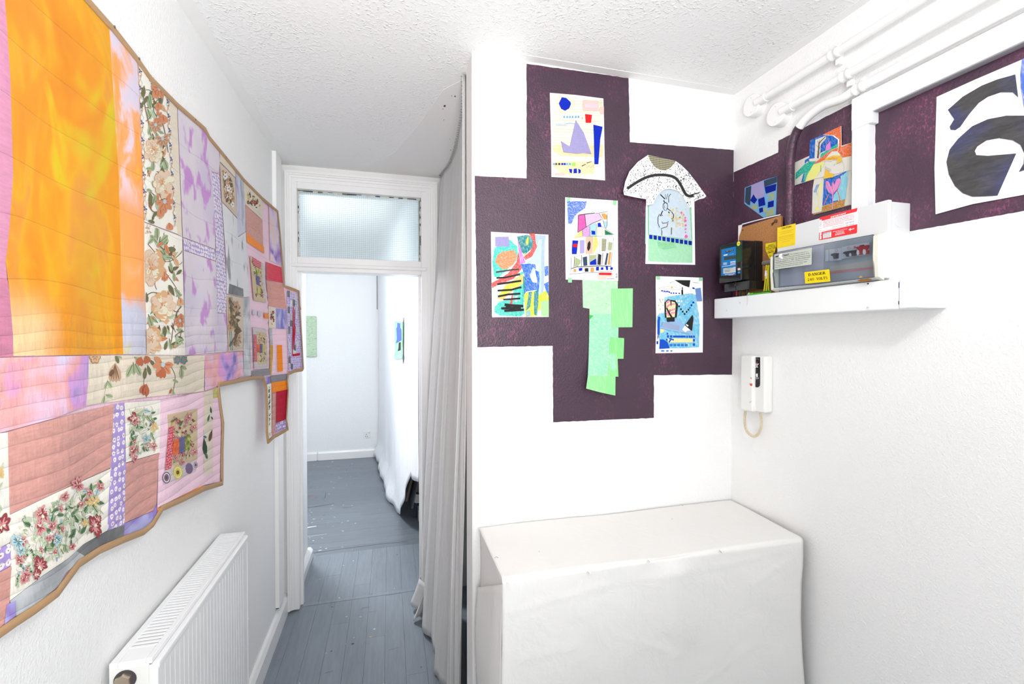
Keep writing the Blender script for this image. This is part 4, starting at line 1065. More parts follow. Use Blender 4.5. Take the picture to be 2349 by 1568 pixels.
# top grille: a frame, its slats and the dark gap below
gx0, gx1 = rx0+0.014, rx1-0.026
TG = box('top_grille', (rx0-0.001, ry0, rz1-0.012), (gx0, ry1, rz1), M_rad, RD, 0.002)
box('grille_rim', (gx1, ry0, rz1-0.012), (gx1+0.012, ry1, rz1), M_rad, TG, 0.002)
box('grille_rim', (gx0, ry0, rz1-0.012), (gx1, ry0+0.045, rz1-0.0002), M_rad, TG, 0.002); box('grille_rim', (gx0, ry1-0.03, rz1-0.012), (gx1, ry1, rz1-0.0002), M_rad, TG, 0.002)
n = 44; sl = None
for k in range(n):
    yy = ry0+0.05+(ry1-ry0-0.085)*k/(n-1)
    if sl is None:
        bm = bmesh.new(); bm_box(bm, (gx0-0.001, -0.0044, -0.004), (gx1+0.001, 0.0044, -0.0005), 0.001, 1)
        sl = from_bm('slat', bm, M_rad); sl.parent = TG
    else:
        s2 = sl.copy(); COL.objects.link(s2); s2.parent = TG
    (sl if k == 0 else s2).location = Vector((0, yy, rz1)) - parent_base(TG)
box('heat_fins', (gx0-0.002, ry0+0.02, rz0+0.05), (gx1+0.004, ry1-0.02, rz1-0.026), plain('radiator_inside', (0.25, 0.26, 0.28), 0.7), RD)
EP = box('end_panel', (rx0, ry0-0.002, rz0+0.01), (gx1+0.006, ry0+0.006, rz1-0.010), plain('radiator_end', (0.83, 0.825, 0.79), 0.35), RD, 0.002)
box('side_cover', (gx1+0.004, ry0+0.003, rz0+0.01), (fx+0.001, ry0+0.012, rz1-0.016), M_rad, RD, 0.002)
box('side_cover', (rx0, ry1-0.012, rz0+0.01), (fx+0.001, ry1-0.003, rz1-0.012), M_rad, RD, 0.002)
M_brass = plain('nickel_plug', rgb(196, 180, 160), 0.25, 0.5, 0.85)
bm = bmesh.new(); bmesh.ops.create_cone(bm, cap_ends=True, segments=6, radius1=0.016, radius2=0.0145, depth=0.014, matrix=Matrix.Translation(((rx0+gx1)/2-0.004, ry0-0.0075, rz1-0.034)) @ Matrix.Rotation(pi/2, 4, 'X'))
from_bm('plug', bm, M_brass, EP)
bm = bmesh.new(); bmesh.ops.create_cone(bm, cap_ends=True, segments=24, radius1=0.020, radius2=0.020, depth=0.003, matrix=Matrix.Translation(((rx0+gx1)/2-0.003, ry0-0.0022, rz1-0.035)) @ Matrix.Rotation(pi/2, 4, 'X'))
from_bm('plug_recess_shade', bm, plain('plug_shadow', (0.07, 0.06, 0.07), 0.6), EP)  # dark disc painted for the shade in the recess round the plug
for yy in (ry0+0.12, ry1-0.12): box('bracket', (XL+0.0005, yy-0.02, rz0+0.1), (rx0+0.004, yy+0.02, rz1-0.15), M_rad, RD)
tube('pipe', [(rx0+0.03, ry1-0.05, rz0+0.01), (rx0+0.03, ry1-0.05, 0.0)], 0.008, M_gloss, RD); tube('pipe', [(rx0+0.03, ry0+0.05, rz0+0.01), (rx0+0.03, ry0+0.05, 0.0)], 0.008, M_gloss, RD)
# blank plate on the wall just past the radiator
c = hit(0, XL, 560, 1455)
BP = thing('wall_plate', c, 'small white plate low on the left wall just past the radiator', 'plate')
bm = bmesh.new(); bm_box(bm, c+Vector((-0.0005, -0.045, -0.043)), c+Vector((0.009, 0.045, 0.043)), 0.004, 2); from_bm('cover', bm, M_gloss, BP)
bm = bmesh.new(); bm_box(bm, c+Vector((0.009, -0.012, -0.018)), c+Vector((0.0095, 0.012, -0.006)), 0.0, 1); from_bm('screw', bm, plain('dull_screw', (0.4, 0.4, 0.4), 0.4), BP)

# --- table covered with a sheet against the purple wall
TB = thing('covered_table', (0.77, 1.34, 0.0), 'white cotton sheet draped to the floor over a table under the plum wall', 'table')
tx0, tx1, ty0, ty1, tz = 0.286, 1.268, 1.166, YB-0.004, 0.884
CREASE = [((0.02, 0.09), (0.30, 0.055), 0.003), ((0.30, 0.055), (0.62, 0.05), 0.0022), ((0.62, 0.05), (0.97, 0.03), 0.002), ((0.80, 0.12), (0.97, 0.05), 0.0028), ((0.33, 0.20), (0.50, 0.27), 0.0025), ((0.55, 0.42), (0.82, 0.30), 0.0025), ((0.05, 0.22), (0.22, 0.21), 0.002), ((0.2, 0.42), (0.34, 0.24), -0.002)]
def sheet(u, v):
    # v: 0 back edge of the top .. 0.3 front edge .. 1 floor
    x = tx0 + (tx1-tx0)*u
    x += (0.022*ss(0.0, 0.3, 0.3-v))*ss(0.9, 1.0, u)
    yf = ty0 - 0.010*u
    r = 0.013
    top_len = ty1-yf-r; arc = r*pi/2; drop = tz-r-0.006; L = top_len+arc+drop
    s = v
    if v < 0.26: y, z = ty1-top_len*(v/0.26), tz
    elif v < 0.34:
        a = (v-0.26)/0.08*pi/2; y, z = yf+r-r*math.sin(a), tz-r+r*math.cos(a)
    else: y, z = yf, tz-r-drop*(v-0.34)/0.66
    n = noise.noise(Vector((x*5, z*3.0, 0.3)))*0.006 + noise.noise(Vector((x*14+z*6, z*9.0, 2.3)))*0.0016
    if v > 0.30:
        dz = (tz-z)
        y += (n-0.002)*ss(0, 0.12, dz) - 0.010*math.exp(-((u-0.52)/0.05)**2)*ss(0.0, 0.05, dz)*ss(0.9, 0.15, dz) - 0.016*ss(0.1, 0.8, dz)*(0.6+0.4*math.sin(u*7))
        x += (0.010*math.sin(z*6.0+1)*ss(0.85, 1.0, u) + 0.012*ss(0.2, 0.9, dz)*ss(0.8, 1.0, u))*ss(0, 0.15, dz)
        x += -0.018*ss(0.1, 0.8, dz)*ss(0.2, 0.0, u)
        for (u0, d0), (u1, d1), a_ in CREASE:
            t_ = max(0, min(1, ((u-u0)*(u1-u0)+(dz-d0)*(d1-d0))/((u1-u0)**2+(d1-d0)**2)))
            dd = math.hypot(u-u0-t_*(u1-u0), dz-d0-t_*(d1-d0)); y -= 0.55*a_*math.exp(-(dd/0.0075)**2)
    else:
        z += n*0.25 - 0.003*math.exp(-((u-0.5)/0.04)**2)*ss(0, 0.25, v) + 0.002*math.sin(u*9)
    return Vector((x, y, z))
grid_obj('sheet', sheet, 110, 150, M_sheet, TB, 0.0016)
# the side that faces the doorway: top hanging flap and the front cloth folded round the corner
def side(u, v):
    y = ty1+0.0 - (ty1-ty0-0.006)*u; z = (tz-0.010)*(1-v)+0.006*v
    return Vector((tx0+0.006 - 0.016*v + 0.004*math.sin(v*9+u*3), y, z))
grid_obj('side_drape', side, 14, 40, M_sheet, TB, 0.0016)
def flap(u, v):
    y = ty0+0.001 + 0.295*u; zt = tz-0.013-0.165*u; z = zt*(1-v)+0.006*v
    return Vector((tx0+0.003-0.010*ss(0, .25, u) - 0.008*u*ss(0.5, 0.0, v) - 0.016*v + 0.004*math.sin(v*11+u*2), y, z))
grid_obj('corner_fold', flap, 14, 40, M_sheet, TB, 0.0016)
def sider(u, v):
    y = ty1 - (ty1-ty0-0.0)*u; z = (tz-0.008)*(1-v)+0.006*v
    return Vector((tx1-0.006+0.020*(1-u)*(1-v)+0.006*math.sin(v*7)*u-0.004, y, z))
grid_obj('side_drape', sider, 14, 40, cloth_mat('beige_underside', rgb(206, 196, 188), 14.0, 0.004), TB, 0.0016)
bm = bmesh.new()
for x, y in ((1169, 1335), (1353, 1311), (1490, 1284), (1655, 1263)):      # pinned tucks along the front edge
    p = hit(1, ty0-0.012, x, y); s = 0.0055
    vs = [bm.verts.new(p+Vector(q_)) for q_ in ((-s, 0.004, 0.003), (s, 0.004, 0.003), (0, -0.006, -0.004), (0.001, 0.004, -0.006))]
    bm.faces.new((vs[0], vs[1], vs[2])); bm.faces.new((vs[0], vs[2], vs[3])); bm.faces.new((vs[1], vs[3], vs[2]))
tag(from_bm('pinned_tuck', bm, M_sheet, TB), kind='stuff')
bm = bmesh.new()
for x, y, r in ((1139, 1279, 5), (1237, 1265, 2), (1542, 1190, 1.5), (1566, 1159, 2)):
    p = hit(2, tz+0.003, x, y); bm_tube(bm, [p+Vector((-0.001*r, 0, 0)), p+Vector((0, 0.0012*r, 0.001)), p+Vector((0.001*r, 0, 0))], 0.0006, 5)
tag(from_bm('thread', bm, plain('loose_thread', rgb(150, 146, 140), 0.8), TB), kind='stuff')

# ================================================================ studio seen through the doorway
CX = lambda y: -0.118+0.0905*(6.0-y)
FC = thing('wall_sheet', (CX(4.4), 4.4, 0.0), 'white sheet hanging down the right side of the studio, its hem on the floor', 'sheet')
HEM = [(4.2, 0.012), (4.0, 0.018), (3.9, 0.035), (3.82, 0.08), (3.74, 0.14), (3.66, 0.20), (3.57, 0.27), (3.44, 0.375), (3.30, 0.50), (3.22, 0.56), (3.0, 0.590), (2.87, 0.62), (2.80, 0.70), (2.75, 0.80)]
def far_sheet(u, v):
    y = 5.965-(5.965-2.80)*u
    hem = 0.012
    for (ya_, za_), (yb2, zb2_) in zip(HEM, HEM[1:]):
        if yb2 <= y <= ya_: hem = za_+(zb2_-za_)*(ya_-y)/(ya_-yb2)
    if y < HEM[-1][0]: hem = HEM[-1][1]
    if y > 4.0: hem = 0.012+0.015*abs(math.sin(y*11))
    z = 2.5+(hem-2.5)*v
    f = 0.010*math.sin(y*7.0+0.6*math.sin(v*4))*ss(4.3, 4.7, y)*ss(0.3, 1.0, v) + 0.006*math.sin(y*19+v*3)*ss(0.4, 1, v)
    foot = -0.06*ss(0.92, 1.0, v)*ss(4.0, 4.4, y)
    return Vector((CX(y)+f+foot-0.02*ss(5.6, 5.97, y)*v, y-0.02*math.sin(v*6), z))
grid_obj('cloth', far_sheet, 150, 50, M_sheet2, FC, 0.002)
# painting on the sheet
def onS(px, py, off=0.0):
    d = ray(px, py); t = 3.0
    # plane x = CX(y) - off
    k = -0.0905; c0 = -0.118+0.0905*6.0-off
    t = (c0-EYE.x+k*EYE.y)/(d.x-k*d.y); return EYE+d*t
onS.n = Vector((-1, -0.09, 0)).normalized()
c = onS(913, 780, 0.015)
GS = thing('green_collage', c, 'tall green paper collage with blue and black shapes, on the hanging studio sheet', 'drawing')
k = lambda x, y: (890+x/13.06, 720+y/13.06)
plate('backing_sheet', [k(200, 100), k(440, 80), k(430, 1460), k(200, 1370)], onS, 0.011, 0.0145, paper('white2', 250, 250, 250), GS)
plate('paper', [k(205, 215), k(425, 225), k(420, 900), k(410, 1180), k(420, 1330), k(250, 1360), k(190, 1350), k(190, 1240), k(215, 1100), k(195, 750), k(200, 500)], onS, 0.0125, 0.0185, crayon('green_wash', (150, 232, 176), 0.25, 0.3), GS)
plate('paper_cutout', [k(275, 262), k(362, 275), k(358, 400), k(390, 460), k(395, 780), k(235, 875), k(265, 740), k(248, 430), k(275, 380)], onS, 0.0185, 0.021, crayon('royal_wash', (72, 96, 206), 0.15, 0.2), GS)
plate('paper_cutout', [k(320, 855), k(375, 840), k(370, 1080), k(290, 1110), k(315, 1000)], onS, 0.0185, 0.021, M_black, GS)
plate('paper_cutout', [k(192, 1250), k(415, 1180), k(420, 1325), k(250, 1360), k(190, 1350)], onS, 0.0185, 0.0205, crayon('mint_wash', (158, 238, 204), 0.3, 0.3), GS)
# green painting on the far wall
c = onFar(700, 771); 
PG = thing('green_painting', c, 'pale green textured canvas on the far studio wall', 'painting')
m, nt, b = new_mat('pale_green_impasto'); p = pos(nt)
f = nz(nt, scaled(nt, p, (1, 1, 1.8)), 26.0, 4.0, 0.6)
nt.links.new(ramp(nt, f, [(0.30, rgb(120, 176, 128)), (0.40, rgb(196, 222, 190)), (0.7, rgb(212, 232, 204))]), b.inputs['Base Color']); b.inputs['Roughness'].default_value = 0.6
bump(nt, b, nz(nt, scaled(nt, p, (1, 1, 1.8)), 34.0, 4.0), 0.012); M_imp = m
a0, a1 = onFar(650, 724, 0.03), onFar(726, 818, 0.03)
box('canvas', (a0.x, YF-0.035, a1.z), (a1.x, YF-0.001, a0.z), M_imp, PG, 0.008, 3)
# wall socket
a0, a1 = onFar(834.5, 988.5), onFar(850, 1003)
SK = thing('wall_socket', (a0.x, YF, a1.z), 'white single wall socket above the far skirting board', 'socket')
box('plate', (a0.x, YF-0.012, a1.z), (a1.x, YF+0.001, a0.z), plain('socket_plastic', rgb(250, 250, 250), 0.35), SK, 0.003)
sw = a1.x-a0.x; zc = (a0.z+a1.z)/2
box('switch', (a1.x-0.022, YF-0.017, zc+0.012), (a1.x-0.010, YF-0.011, zc+0.034), plain('socket_switch', rgb(236, 222, 222), 0.35), SK, 0.002)
for x, z in ((0.40, 0.002), (0.28, -0.022), (0.54, -0.022)): box('pin_hole', (a0.x+sw*x-0.004, YF-0.0128, zc+z-0.004), (a0.x+sw*x+0.004, YF-0.0118, zc+z+0.004), M_dark, SK)
# grey strip painted for the shade in the crack between far wall and sheet
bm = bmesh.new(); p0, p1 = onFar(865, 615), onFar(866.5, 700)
bm_box(bm, (p0.x-0.006, YF-0.004, p1.z-0.05), (p0.x+0.004, YF+0.001, p0.z+0.1)); tag(from_bm('corner_gap_shade', bm, plain('corner_shadow', (0.25, 0.25, 0.26), 0.9), bpy.data.objects['wall_far']), 'dark strip standing for the shade in the gap at the wall corner')
# ridges on the wall beside the door (edge of a covered pipe)
# clutter showing under the lifted hem
def canvas(label, px, py, w, h, t, tilt, m, edge):
    c = hit(2, 0.0, px, py)
    o = thing('leaning_canvas', (c.x+0.004, c.y, 0.002), label, 'canvas')
    for nme, lo, hi, mm in (('face', (0, 0, 0), (t*0.85, w, h), m), ('stretcher_bar', (t*0.85, 0, 0), (t, w, 0.03), edge), ('stretcher_bar', (t*0.85, 0, h-0.03), (t, w, h), edge), ('stretcher_bar', (t*0.85, 0, 0.03), (t, 0.03, h-0.03), edge), ('stretcher_bar', (t*0.85, w-0.03, 0.03), (t, w, h-0.03), edge)):
        b2 = box(nme, lo, hi, mm); b2.parent = o
    o.rotation_euler = (0, tilt, 0); return o
M_can = plain('raw_canvas', rgb(176, 164, 156), 0.85); M_cang = plain('grey_primed_canvas', rgb(168, 174, 184), 0.8); M_pine = plain('pine', rgb(196, 150, 110), 0.7)
canvas('beige canvas leaning behind the lifted sheet hem', 929, 1150, 0.5, 0.62, 0.020, 0.24, M_can, M_pine)
canvas('grey primed canvas leaning nearest the doorway under the sheet', 942, 1166, 0.40, 0.72, 0.05, 0.24, M_cang, M_pine)
c = hit(2, 0, 953, 1184)
TR = thing('paint_tube', (c.x, c.y, 0.0), 'dark blue paint tube with white label standing under the sheet hem', 'tube')
tube('body', [(c.x, c.y, 0.001), (c.x+0.012, c.y, 0.12), (c.x+0.022, c.y, 0.20)], 0.02, plain('ink_blue_plastic', rgb(52, 60, 76), 0.4), TR, 12, radii=[0.024, 0.022, 0.016])
tube('label', [(c.x+0.012, c.y, 0.12), (c.x+0.021, c.y, 0.19)], 0.0225, paper('white3', 244, 244, 246), TR, 12, radii=[0.0235, 0.0185])
c = hit(2, 0, 960, 1196)
BXX = thing('small_box', (c.x+0.05, c.y+0.05, 0.0), 'small white cardboard box on the floor behind the curtain', 'box')
bm = bmesh.new(); bm_box(bm, (c.x, c.y, 0.002), (c.x+0.11, c.y+0.10, 0.085), 0.002, 1); from_bm('carton', bm, plain('white_card', rgb(236, 234, 226), 0.7), BXX)
box('lid', (c.x-0.002, c.y-0.002, 0.082), (c.x+0.112, c.y+0.102, 0.095), plain('white_card', rgb(236, 234, 226), 0.7), BXX, 0.001)
PK = thing('wooden_plank_offcut', (c.x+0.09, c.y+0.16, 0.0), 'upright brown wooden offcut behind the small white box', 'wood')
box('timber', (c.x+0.035, c.y+0.13, 0.0), (c.x+0.10, c.y+0.155, 0.6), M_pine, PK, 0.002)
box('saw_cut', (c.x+0.034, c.y+0.129, 0.595), (c.x+0.101, c.y+0.156, 0.603), plain('pale_pine_end', rgb(224, 190, 150), 0.8), PK)
# paint stains, marks and splashes on the floors
bm = bmesh.new(); rng = random.Random(3)
SPC = [rgb(*c) for c in ((238, 240, 242), (238, 240, 242), (178, 104, 106), (140, 180, 200), (206, 190, 150), (84, 90, 96), (84, 90, 96), (146, 180, 166))]
mats = [plain('spatter_%d' % i, c, 0.6) for i, c in enumerate(SPC)]
def spot(x, y, r, k, el=1.0, rot=0.0):
    vs = [bm.verts.new((x+r*el*math.cos(a)*math.cos(rot)*rng.uniform(0.7, 1.1)-r*math.sin(a)*math.sin(rot), y+r*math.sin(a)*rng.uniform(0.7, 1.1)+r*el*math.cos(a)*math.sin(rot), 0.0009)) for a in [2*pi*i/9 for i in range(9)]]
    bm.faces.new(vs).material_index = k
for k in range(170):
    y = rng.uniform(3.42, 5.9); x = rng.uniform(-1.3, 0.15-0.09*(y-3.4)); 
    if rng.random() < 0.55: x = rng.uniform(-1.1, -0.3)
    spot(x, y, rng.uniform(0.0015, 0.0055), rng.choice((0, 0, 0, 1, 1, 1, 5, 5, 5, 6, 2, 3, 4, 7)), rng.uniform(1, 2.6))
for k in range(14): spot(rng.uniform(-0.5, 0.15), rng.uniform(1.9, 3.4), rng.uniform(0.0015, 0.005), rng.choice((0, 0, 5, 5, 4)), rng.uniform(1, 2))
for px, py, r, k, el in ((714, 1137, 0.010, 2, 3.6), (725, 1141, 0.010, 2, 1.5), (776, 1069, 0.008, 2, 2), (720, 1190, 0.012, 4, 1.2), (711, 1169, 0.009, 3, 1.6), (762, 1059, 0.012, 0, 1.2), (795, 1414, 0.006, 4, 1.4), (827, 1414, 0.005, 4, 1.6), (812, 1462, 0.006, 4, 1.0), (850, 1460, 0.006, 4, 1.3)):
    p = hit(2, 0, px, py); spot(p.x, p.y, r, k, el)
def scratch(pts, w, k):
    P = [hit(2, 0.0008, *p) for p in pts]
    for a, b2 in zip(P, P[1:]):
        d = (b2-a).normalized(); s = Vector((-d.y, d.x, 0))*w
        bm.faces.new([bm.verts.new(v) for v in (a-s, b2-s*0.5, b2+s*0.5, a+s)]).material_index = k
scratch([(697, 1164), (720, 1162), (768, 1154)], 0.006, 5); scratch([(786, 1164), (806, 1163)], 0.004, 5); scratch([(745, 1142), (748, 1128)], 0.003, 5)
scratch([(703, 1270), (790, 1257), (870, 1247), (936, 1241)], 0.0025, 5); scratch([(828, 1398), (832, 1394), (848, 1391)], 0.0016, 5); scratch([(850, 1363), (855, 1360)], 0.002, 5)
scratch([(744, 1543), (764, 1538)], 0.0012, 5); scratch([(892, 1490), (916, 1484)], 0.001, 5); scratch([(845, 1404), (865, 1400)], 0.001, 5); scratch([(700, 1210), (726, 1206)], 0.012, 0); scratch([(690, 1232), (750, 1224)], 0.003, 0)
tag(from_bm_keep('paint_spatter', bm, mats, fl), kind='stuff')
# ================================================================ drawings and collages on the walls
def K(ox, oy, s): return lambda x, y: (ox+x/s, oy+y/s)
def kk(k, pts): return [k(x, y) for x, y in pts]
CR = crayon
P_white = paper('bright_white', 252, 252, 252); P_warm = paper('warm_white', 250, 246, 236); P_offw = paper('off_white', 244, 240, 230)
ROY = paper('royal_blue_felt', 8, 44, 196); ROYD = paper('deep_blue_felt', 6, 36, 160); REDP = paper('red', 236, 36, 42); LILP = CR('lilac_pencil', (164, 156, 208), 0.18, 0.9)
LILF = paper('lilac', 184, 174, 226); MINT = paper('mint_tape', 170, 232, 180); NAVY = paper('slate_navy', 62, 80, 104); ORAP = paper('tangerine', 252, 170, 90)
def checks(name, a, b, s):
    m, nt, bs = new_mat(name); p = pos(nt); sx = nd(nt, 'ShaderNodeSeparateXYZ'); nt.links.new(p, sx.inputs[0])
    hx = mth(nt, 'ADD', sx.outputs['X'], sx.outputs['Y'])
    u = step(nt, mth(nt, 'PINGPONG', mth(nt, 'MULTIPLY', hx, s), 0.5), 0.22, 0.3); v = step(nt, mth(nt, 'PINGPONG', mth(nt, 'MULTIPLY', sx.outputs['Z'], s), 0.5), 0.22, 0.3)
    nt.links.new(mix(nt, mth(nt, 'MULTIPLY', mth(nt, 'ADD', u, v), 0.5), rgb(*a), rgb(*b)), bs.inputs['Base Color']); bs.inputs['Roughness'].default_value = 0.85; return m
CHK = checks('yellow_blue_check', (120, 150, 150), (206, 204, 110), 260); CHK2 = checks('navy_yellow_check', (44, 60, 100), (206, 194, 132), 150)
def drawing(name, label, on, k, outline, m=None, off=(0.0012, 0.0024), cat='drawing', at=None):
    c = on(*k(*outline[0]), 0.0)
    cx = sum(p[0] for p in outline)/len(outline); cy = max(p[1] for p in outline)
    t = thing(name, on(*k(cx, cy), 0.0), label, cat)
    o1 = off[1]
    plate('paper', kk(k, outline), on, (0.0006,) if callable(o1) else off[0], o1, m or P_white, t)
    return t
CUTN = [0]
def cut(t, on, k, pts, m, off=0.0024, th=0.0007, name='paper_cutout'):
    CUTN[0] += 1; th += 0.00008*(CUTN[0] % 12)
    return plate(name, kk(k, pts), on, off if not callable(off) else (th,), (off+th) if not callable(off) else (lambda x, y: off(x, y)+th), m, t)
class KM(Marks):
    def __init__(s, on, off, k): Marks.__init__(s, on, off); s.k = k
    def poly(s, pts, m, lift=0.0): Marks.poly(s, kk(s.k, pts), m, lift)
    def line(s, pts, w, m, lift=0.0, w2=None):
        z = s.k(1, 0)[0]-s.k(0, 0)[0]; Marks.line(s, kk(s.k, pts), w*z, m, lift, (w if w2 is None else w2)*z)
    def ell(s, x, y, rx, ry, m, rot=0, n=10, lift=0.0):
        z = s.k(1, 0)[0]-s.k(0, 0)[0]; X, Y = s.k(x, y); Marks.ell(s, X, Y, rx*z, ry*z, m, rot, n, lift)
rng = random.Random(21)
# --- 1: sailing boat collage
k = K(1180, 130, 4.021)
A1 = drawing('drawing', 'paper collage of a lilac sail under a blue disc, topmost on the plum wall', onB, k, [(327, 333), (560, 352), (820, 385), (826, 560), (836, 1140), (590, 1120), (342, 1108), (338, 720)], P_warm)
M1 = KM(onB, 0.0028, k)
cream = CR('cream_wash', (254, 226, 172), 0.4, 1.2, dens=120); cream2 = paper('pale_cream', 254, 236, 204, 0.86)
M1.poly([(360, 360), (560, 375), (555, 470), (520, 480), (420, 520), (380, 400)], cream2); M1.poly([(352, 810), (820, 815), (818, 930), (420, 915), (355, 860)], cream, 0.0002); M1.poly([(380, 960), (740, 965), (735, 1080), (450, 1090), (360, 1010)], cream, 0.0002)
for y in range(405, 900, 26): M1.line([(365, y), (470, y+rng.uniform(-4, 6)), (640, y+rng.uniform(0, 10)), (812, y+rng.uniform(6, 18))], rng.uniform(3, 8), cream, 0.0003)
for y in (404, 418, 432, 445): M1.line([(782, y), (812, y+2)], 5, CR('yellow_pencil', (248, 206, 110), 0.2), 0.0003)
SKY = CR('sky_felt', (98, 176, 232), 0.2)
for x in (460, 488, 513, 537, 566, 591): M1.ell(x, 555, 9, 11, SKY, lift=0.0004)
M1.line([(622, 558), (629, 565), (622, 574)], 4, M_black, 0.0004)
for q_ in range(12): M1.line([(384+q_*8, 618+rng.uniform(-4, 4)), (390+q_*8, 636)], 3, SKY, 0.0004)
M1.line([(474, 618), (520, 612), (558, 622), (600, 626)], 6, SKY, 0.0004, 2)
for x, c in ((364, SKY), (386, paper('mocha', 112, 92, 84)), (414, M_black), (442, ROY), (464, ROY), (487, SKY), (513, SKY)): M1.rect(x-9, 980, x+9, 998, c, 0.0004)
M1.rect(531, 975, 564, 1008, paper('lime', 176, 232, 108), 0.0004)
M1.line([(622, 1008), (660, 990)], 8, M_black, 0.0004, 4); M1.line([(668, 980), (714, 966)], 7, M_black, 0.0004, 3)
for q_ in range(7): M1.ell(672+q_*11, 1022-(q_ % 3)*9, 2.5, 2.5, M_black, lift=0.0004)
M1.build('drawn_marks', A1)
cut(A1, onB, k, [(438, 373), (478, 380), (516, 415), (522, 435), (506, 475), (468, 497), (432, 478), (410, 430)], ROY, 0.0042)
cut(A1, onB, k, [(632, 396), (778, 405), (776, 500), (632, 496)], paper('blush', 252, 212, 200), 0.0042); cut(A1, onB, k, [(645, 432), (770, 437), (768, 475), (650, 470)], paper('pale_lilac', 240, 214, 226), 0.0050, 0.0005)
cut(A1, onB, k, [(800, 455), (826, 460), (826, 525), (805, 528), (785, 505), (782, 475)], paper('blush', 252, 212, 200), 0.0042)
cut(A1, onB, k, [(653, 528), (716, 535), (708, 608), (660, 608)], REDP, 0.0042)
cut(A1, onB, k, [(567, 584), (640, 700), (680, 810), (710, 895), (640, 885), (580, 892), (455, 878), (430, 776), (512, 830), (530, 740)], LILP, 0.0042, th=0.0012)
cut(A1, onB, k, [(730, 626), (814, 646), (792, 760), (775, 990), (740, 990), (735, 760)], ROY, 0.0042)
for pts in ([(503, 1034), (533, 1036), (530, 1074), (512, 1068)], [(548, 1034), (576, 1030), (578, 1072), (546, 1074)], [(590, 1032), (612, 1044), (612, 1068), (592, 1077)]): cut(A1, onB, k, pts, ROY)
cut(A1, onB, k, [(375, 1072), (464, 1068), (462, 1092), (376, 1091)], paper('blush', 252, 212, 200), 0.0042)
# --- 2: top shaped collage with a drawn figure
k = K(1400, 330, 5.2267)
def lift2(x, y): return 0.0035 + 0.000075*(1620-x)
A2 = thing('drawing', onB(*k(720, 1440)), 'shirt shaped paper collage with speckled shoulders and a drawn figure', 'drawing')
plate('paper', kk(k, [(430, 700), (1008, 690), (1018, 1448), (600, 1440), (422, 1437), (430, 1100)]), onB, 0.0012, 0.0022, P_white, A2)
plate('backing_strip', kk(k, [(424, 735), (450, 735), (440, 1200), (418, 1198)]), onB, 0.0008, 0.0012, paper('aqua', 150, 236, 206), A2)
yoke = [(455, 130), (470, 180), (500, 230), (545, 280), (600, 308), (660, 315), (720, 285), (765, 235), (785, 205), (860, 260), (940, 340), (1040, 470), (1152, 625), (1125, 650), (1060, 665), (1010, 690), (960, 760), (945, 765), (910, 700), (860, 610), (800, 560), (720, 538), (650, 545), (590, 585), (545, 650), (515, 722), (430, 735), (430, 662), (300, 640), (165, 610), (158, 560), (180, 450), (230, 330), (330, 215)]
plate('shoulder_piece', kk(k, yoke), onB, (0.0007,), lift2, P_white, A2)
plate('collar_piece', kk(k, [(455, 132), (640, 170), (785, 205), (765, 237), (720, 287), (660, 317), (600, 310), (545, 282), (500, 232), (470, 182)]), onB, (0.0007,), lambda x, y: lift2(x, y)+0.0007, CHK2, A2)
M2 = KM(lambda x, y, o=0: onB(x, y, lift2(x, y)+o), 0.0004, k)
for _ in range(3000):
    x, y = rng.uniform(160, 1150), rng.uniform(140, 760)
    if len(M2.p) > 560: break
    if inside((x, y), yoke) and inside((x+9, y+9), yoke) and inside((x-9, y-9), yoke): 
        a = 0.35*math.sin(x*0.006)+rng.uniform(-0.4, 0.4); M2.ell(x, y, rng.uniform(2.4, 4), rng.uniform(4, 9), M_black, a, 6)
arc = smooth_path([(205, 535, 0), (300, 470, 0), (420, 405, 0), (550, 372, 0), (700, 378, 0), (790, 415, 0), (850, 500, 0), (900, 595, 0), (950, 625, 0), (1000, 618, 0)], 5)
M2.line([(p[0], p[1]) for p in arc], 32, paper('charcoal_stroke', 62, 60, 60), 0.0002); M2.line([(960, 615), (1040, 590), (1082, 580)], 16, paper('charcoal_stroke', 62, 60, 60), 0.0003, 6)
M2.build('drawn_marks', A2)
M2 = KM(onB, 0.0024, k)
sky2 = CR('pale_sky_wash', (214, 232, 246), 0.35, 0.9, dens=30)
M2.poly([(460, 735), (515, 722), (545, 650), (590, 585), (650, 545), (720, 538), (800, 560), (860, 610), (910, 700), (950, 765), (972, 1145), (462, 1085)], sky2, 0.0024)
GRW = CR('green_wash2', (150, 224, 168), 0.2, 1.5, dens=40); GRW2 = CR('green_wash3', (176, 240, 194), 0.25, 0.9, dens=50)
M2.poly([(447, 735), (462, 735), (462, 1085), (450, 1085)], GRW, 0.0003); M2.poly([(950, 755), (972, 755), (985, 1150), (968, 1145)], GRW, 0.0003)
M2.poly([(455, 1080), (620, 1100), (985, 1145), (985, 1425), (700, 1420), (455, 1405)], GRW2, 0.0003); M2.poly([(560, 1170), (760, 1180), (800, 1240), (640, 1270), (580, 1240)], GRW, 0.0005)
ink = M_black
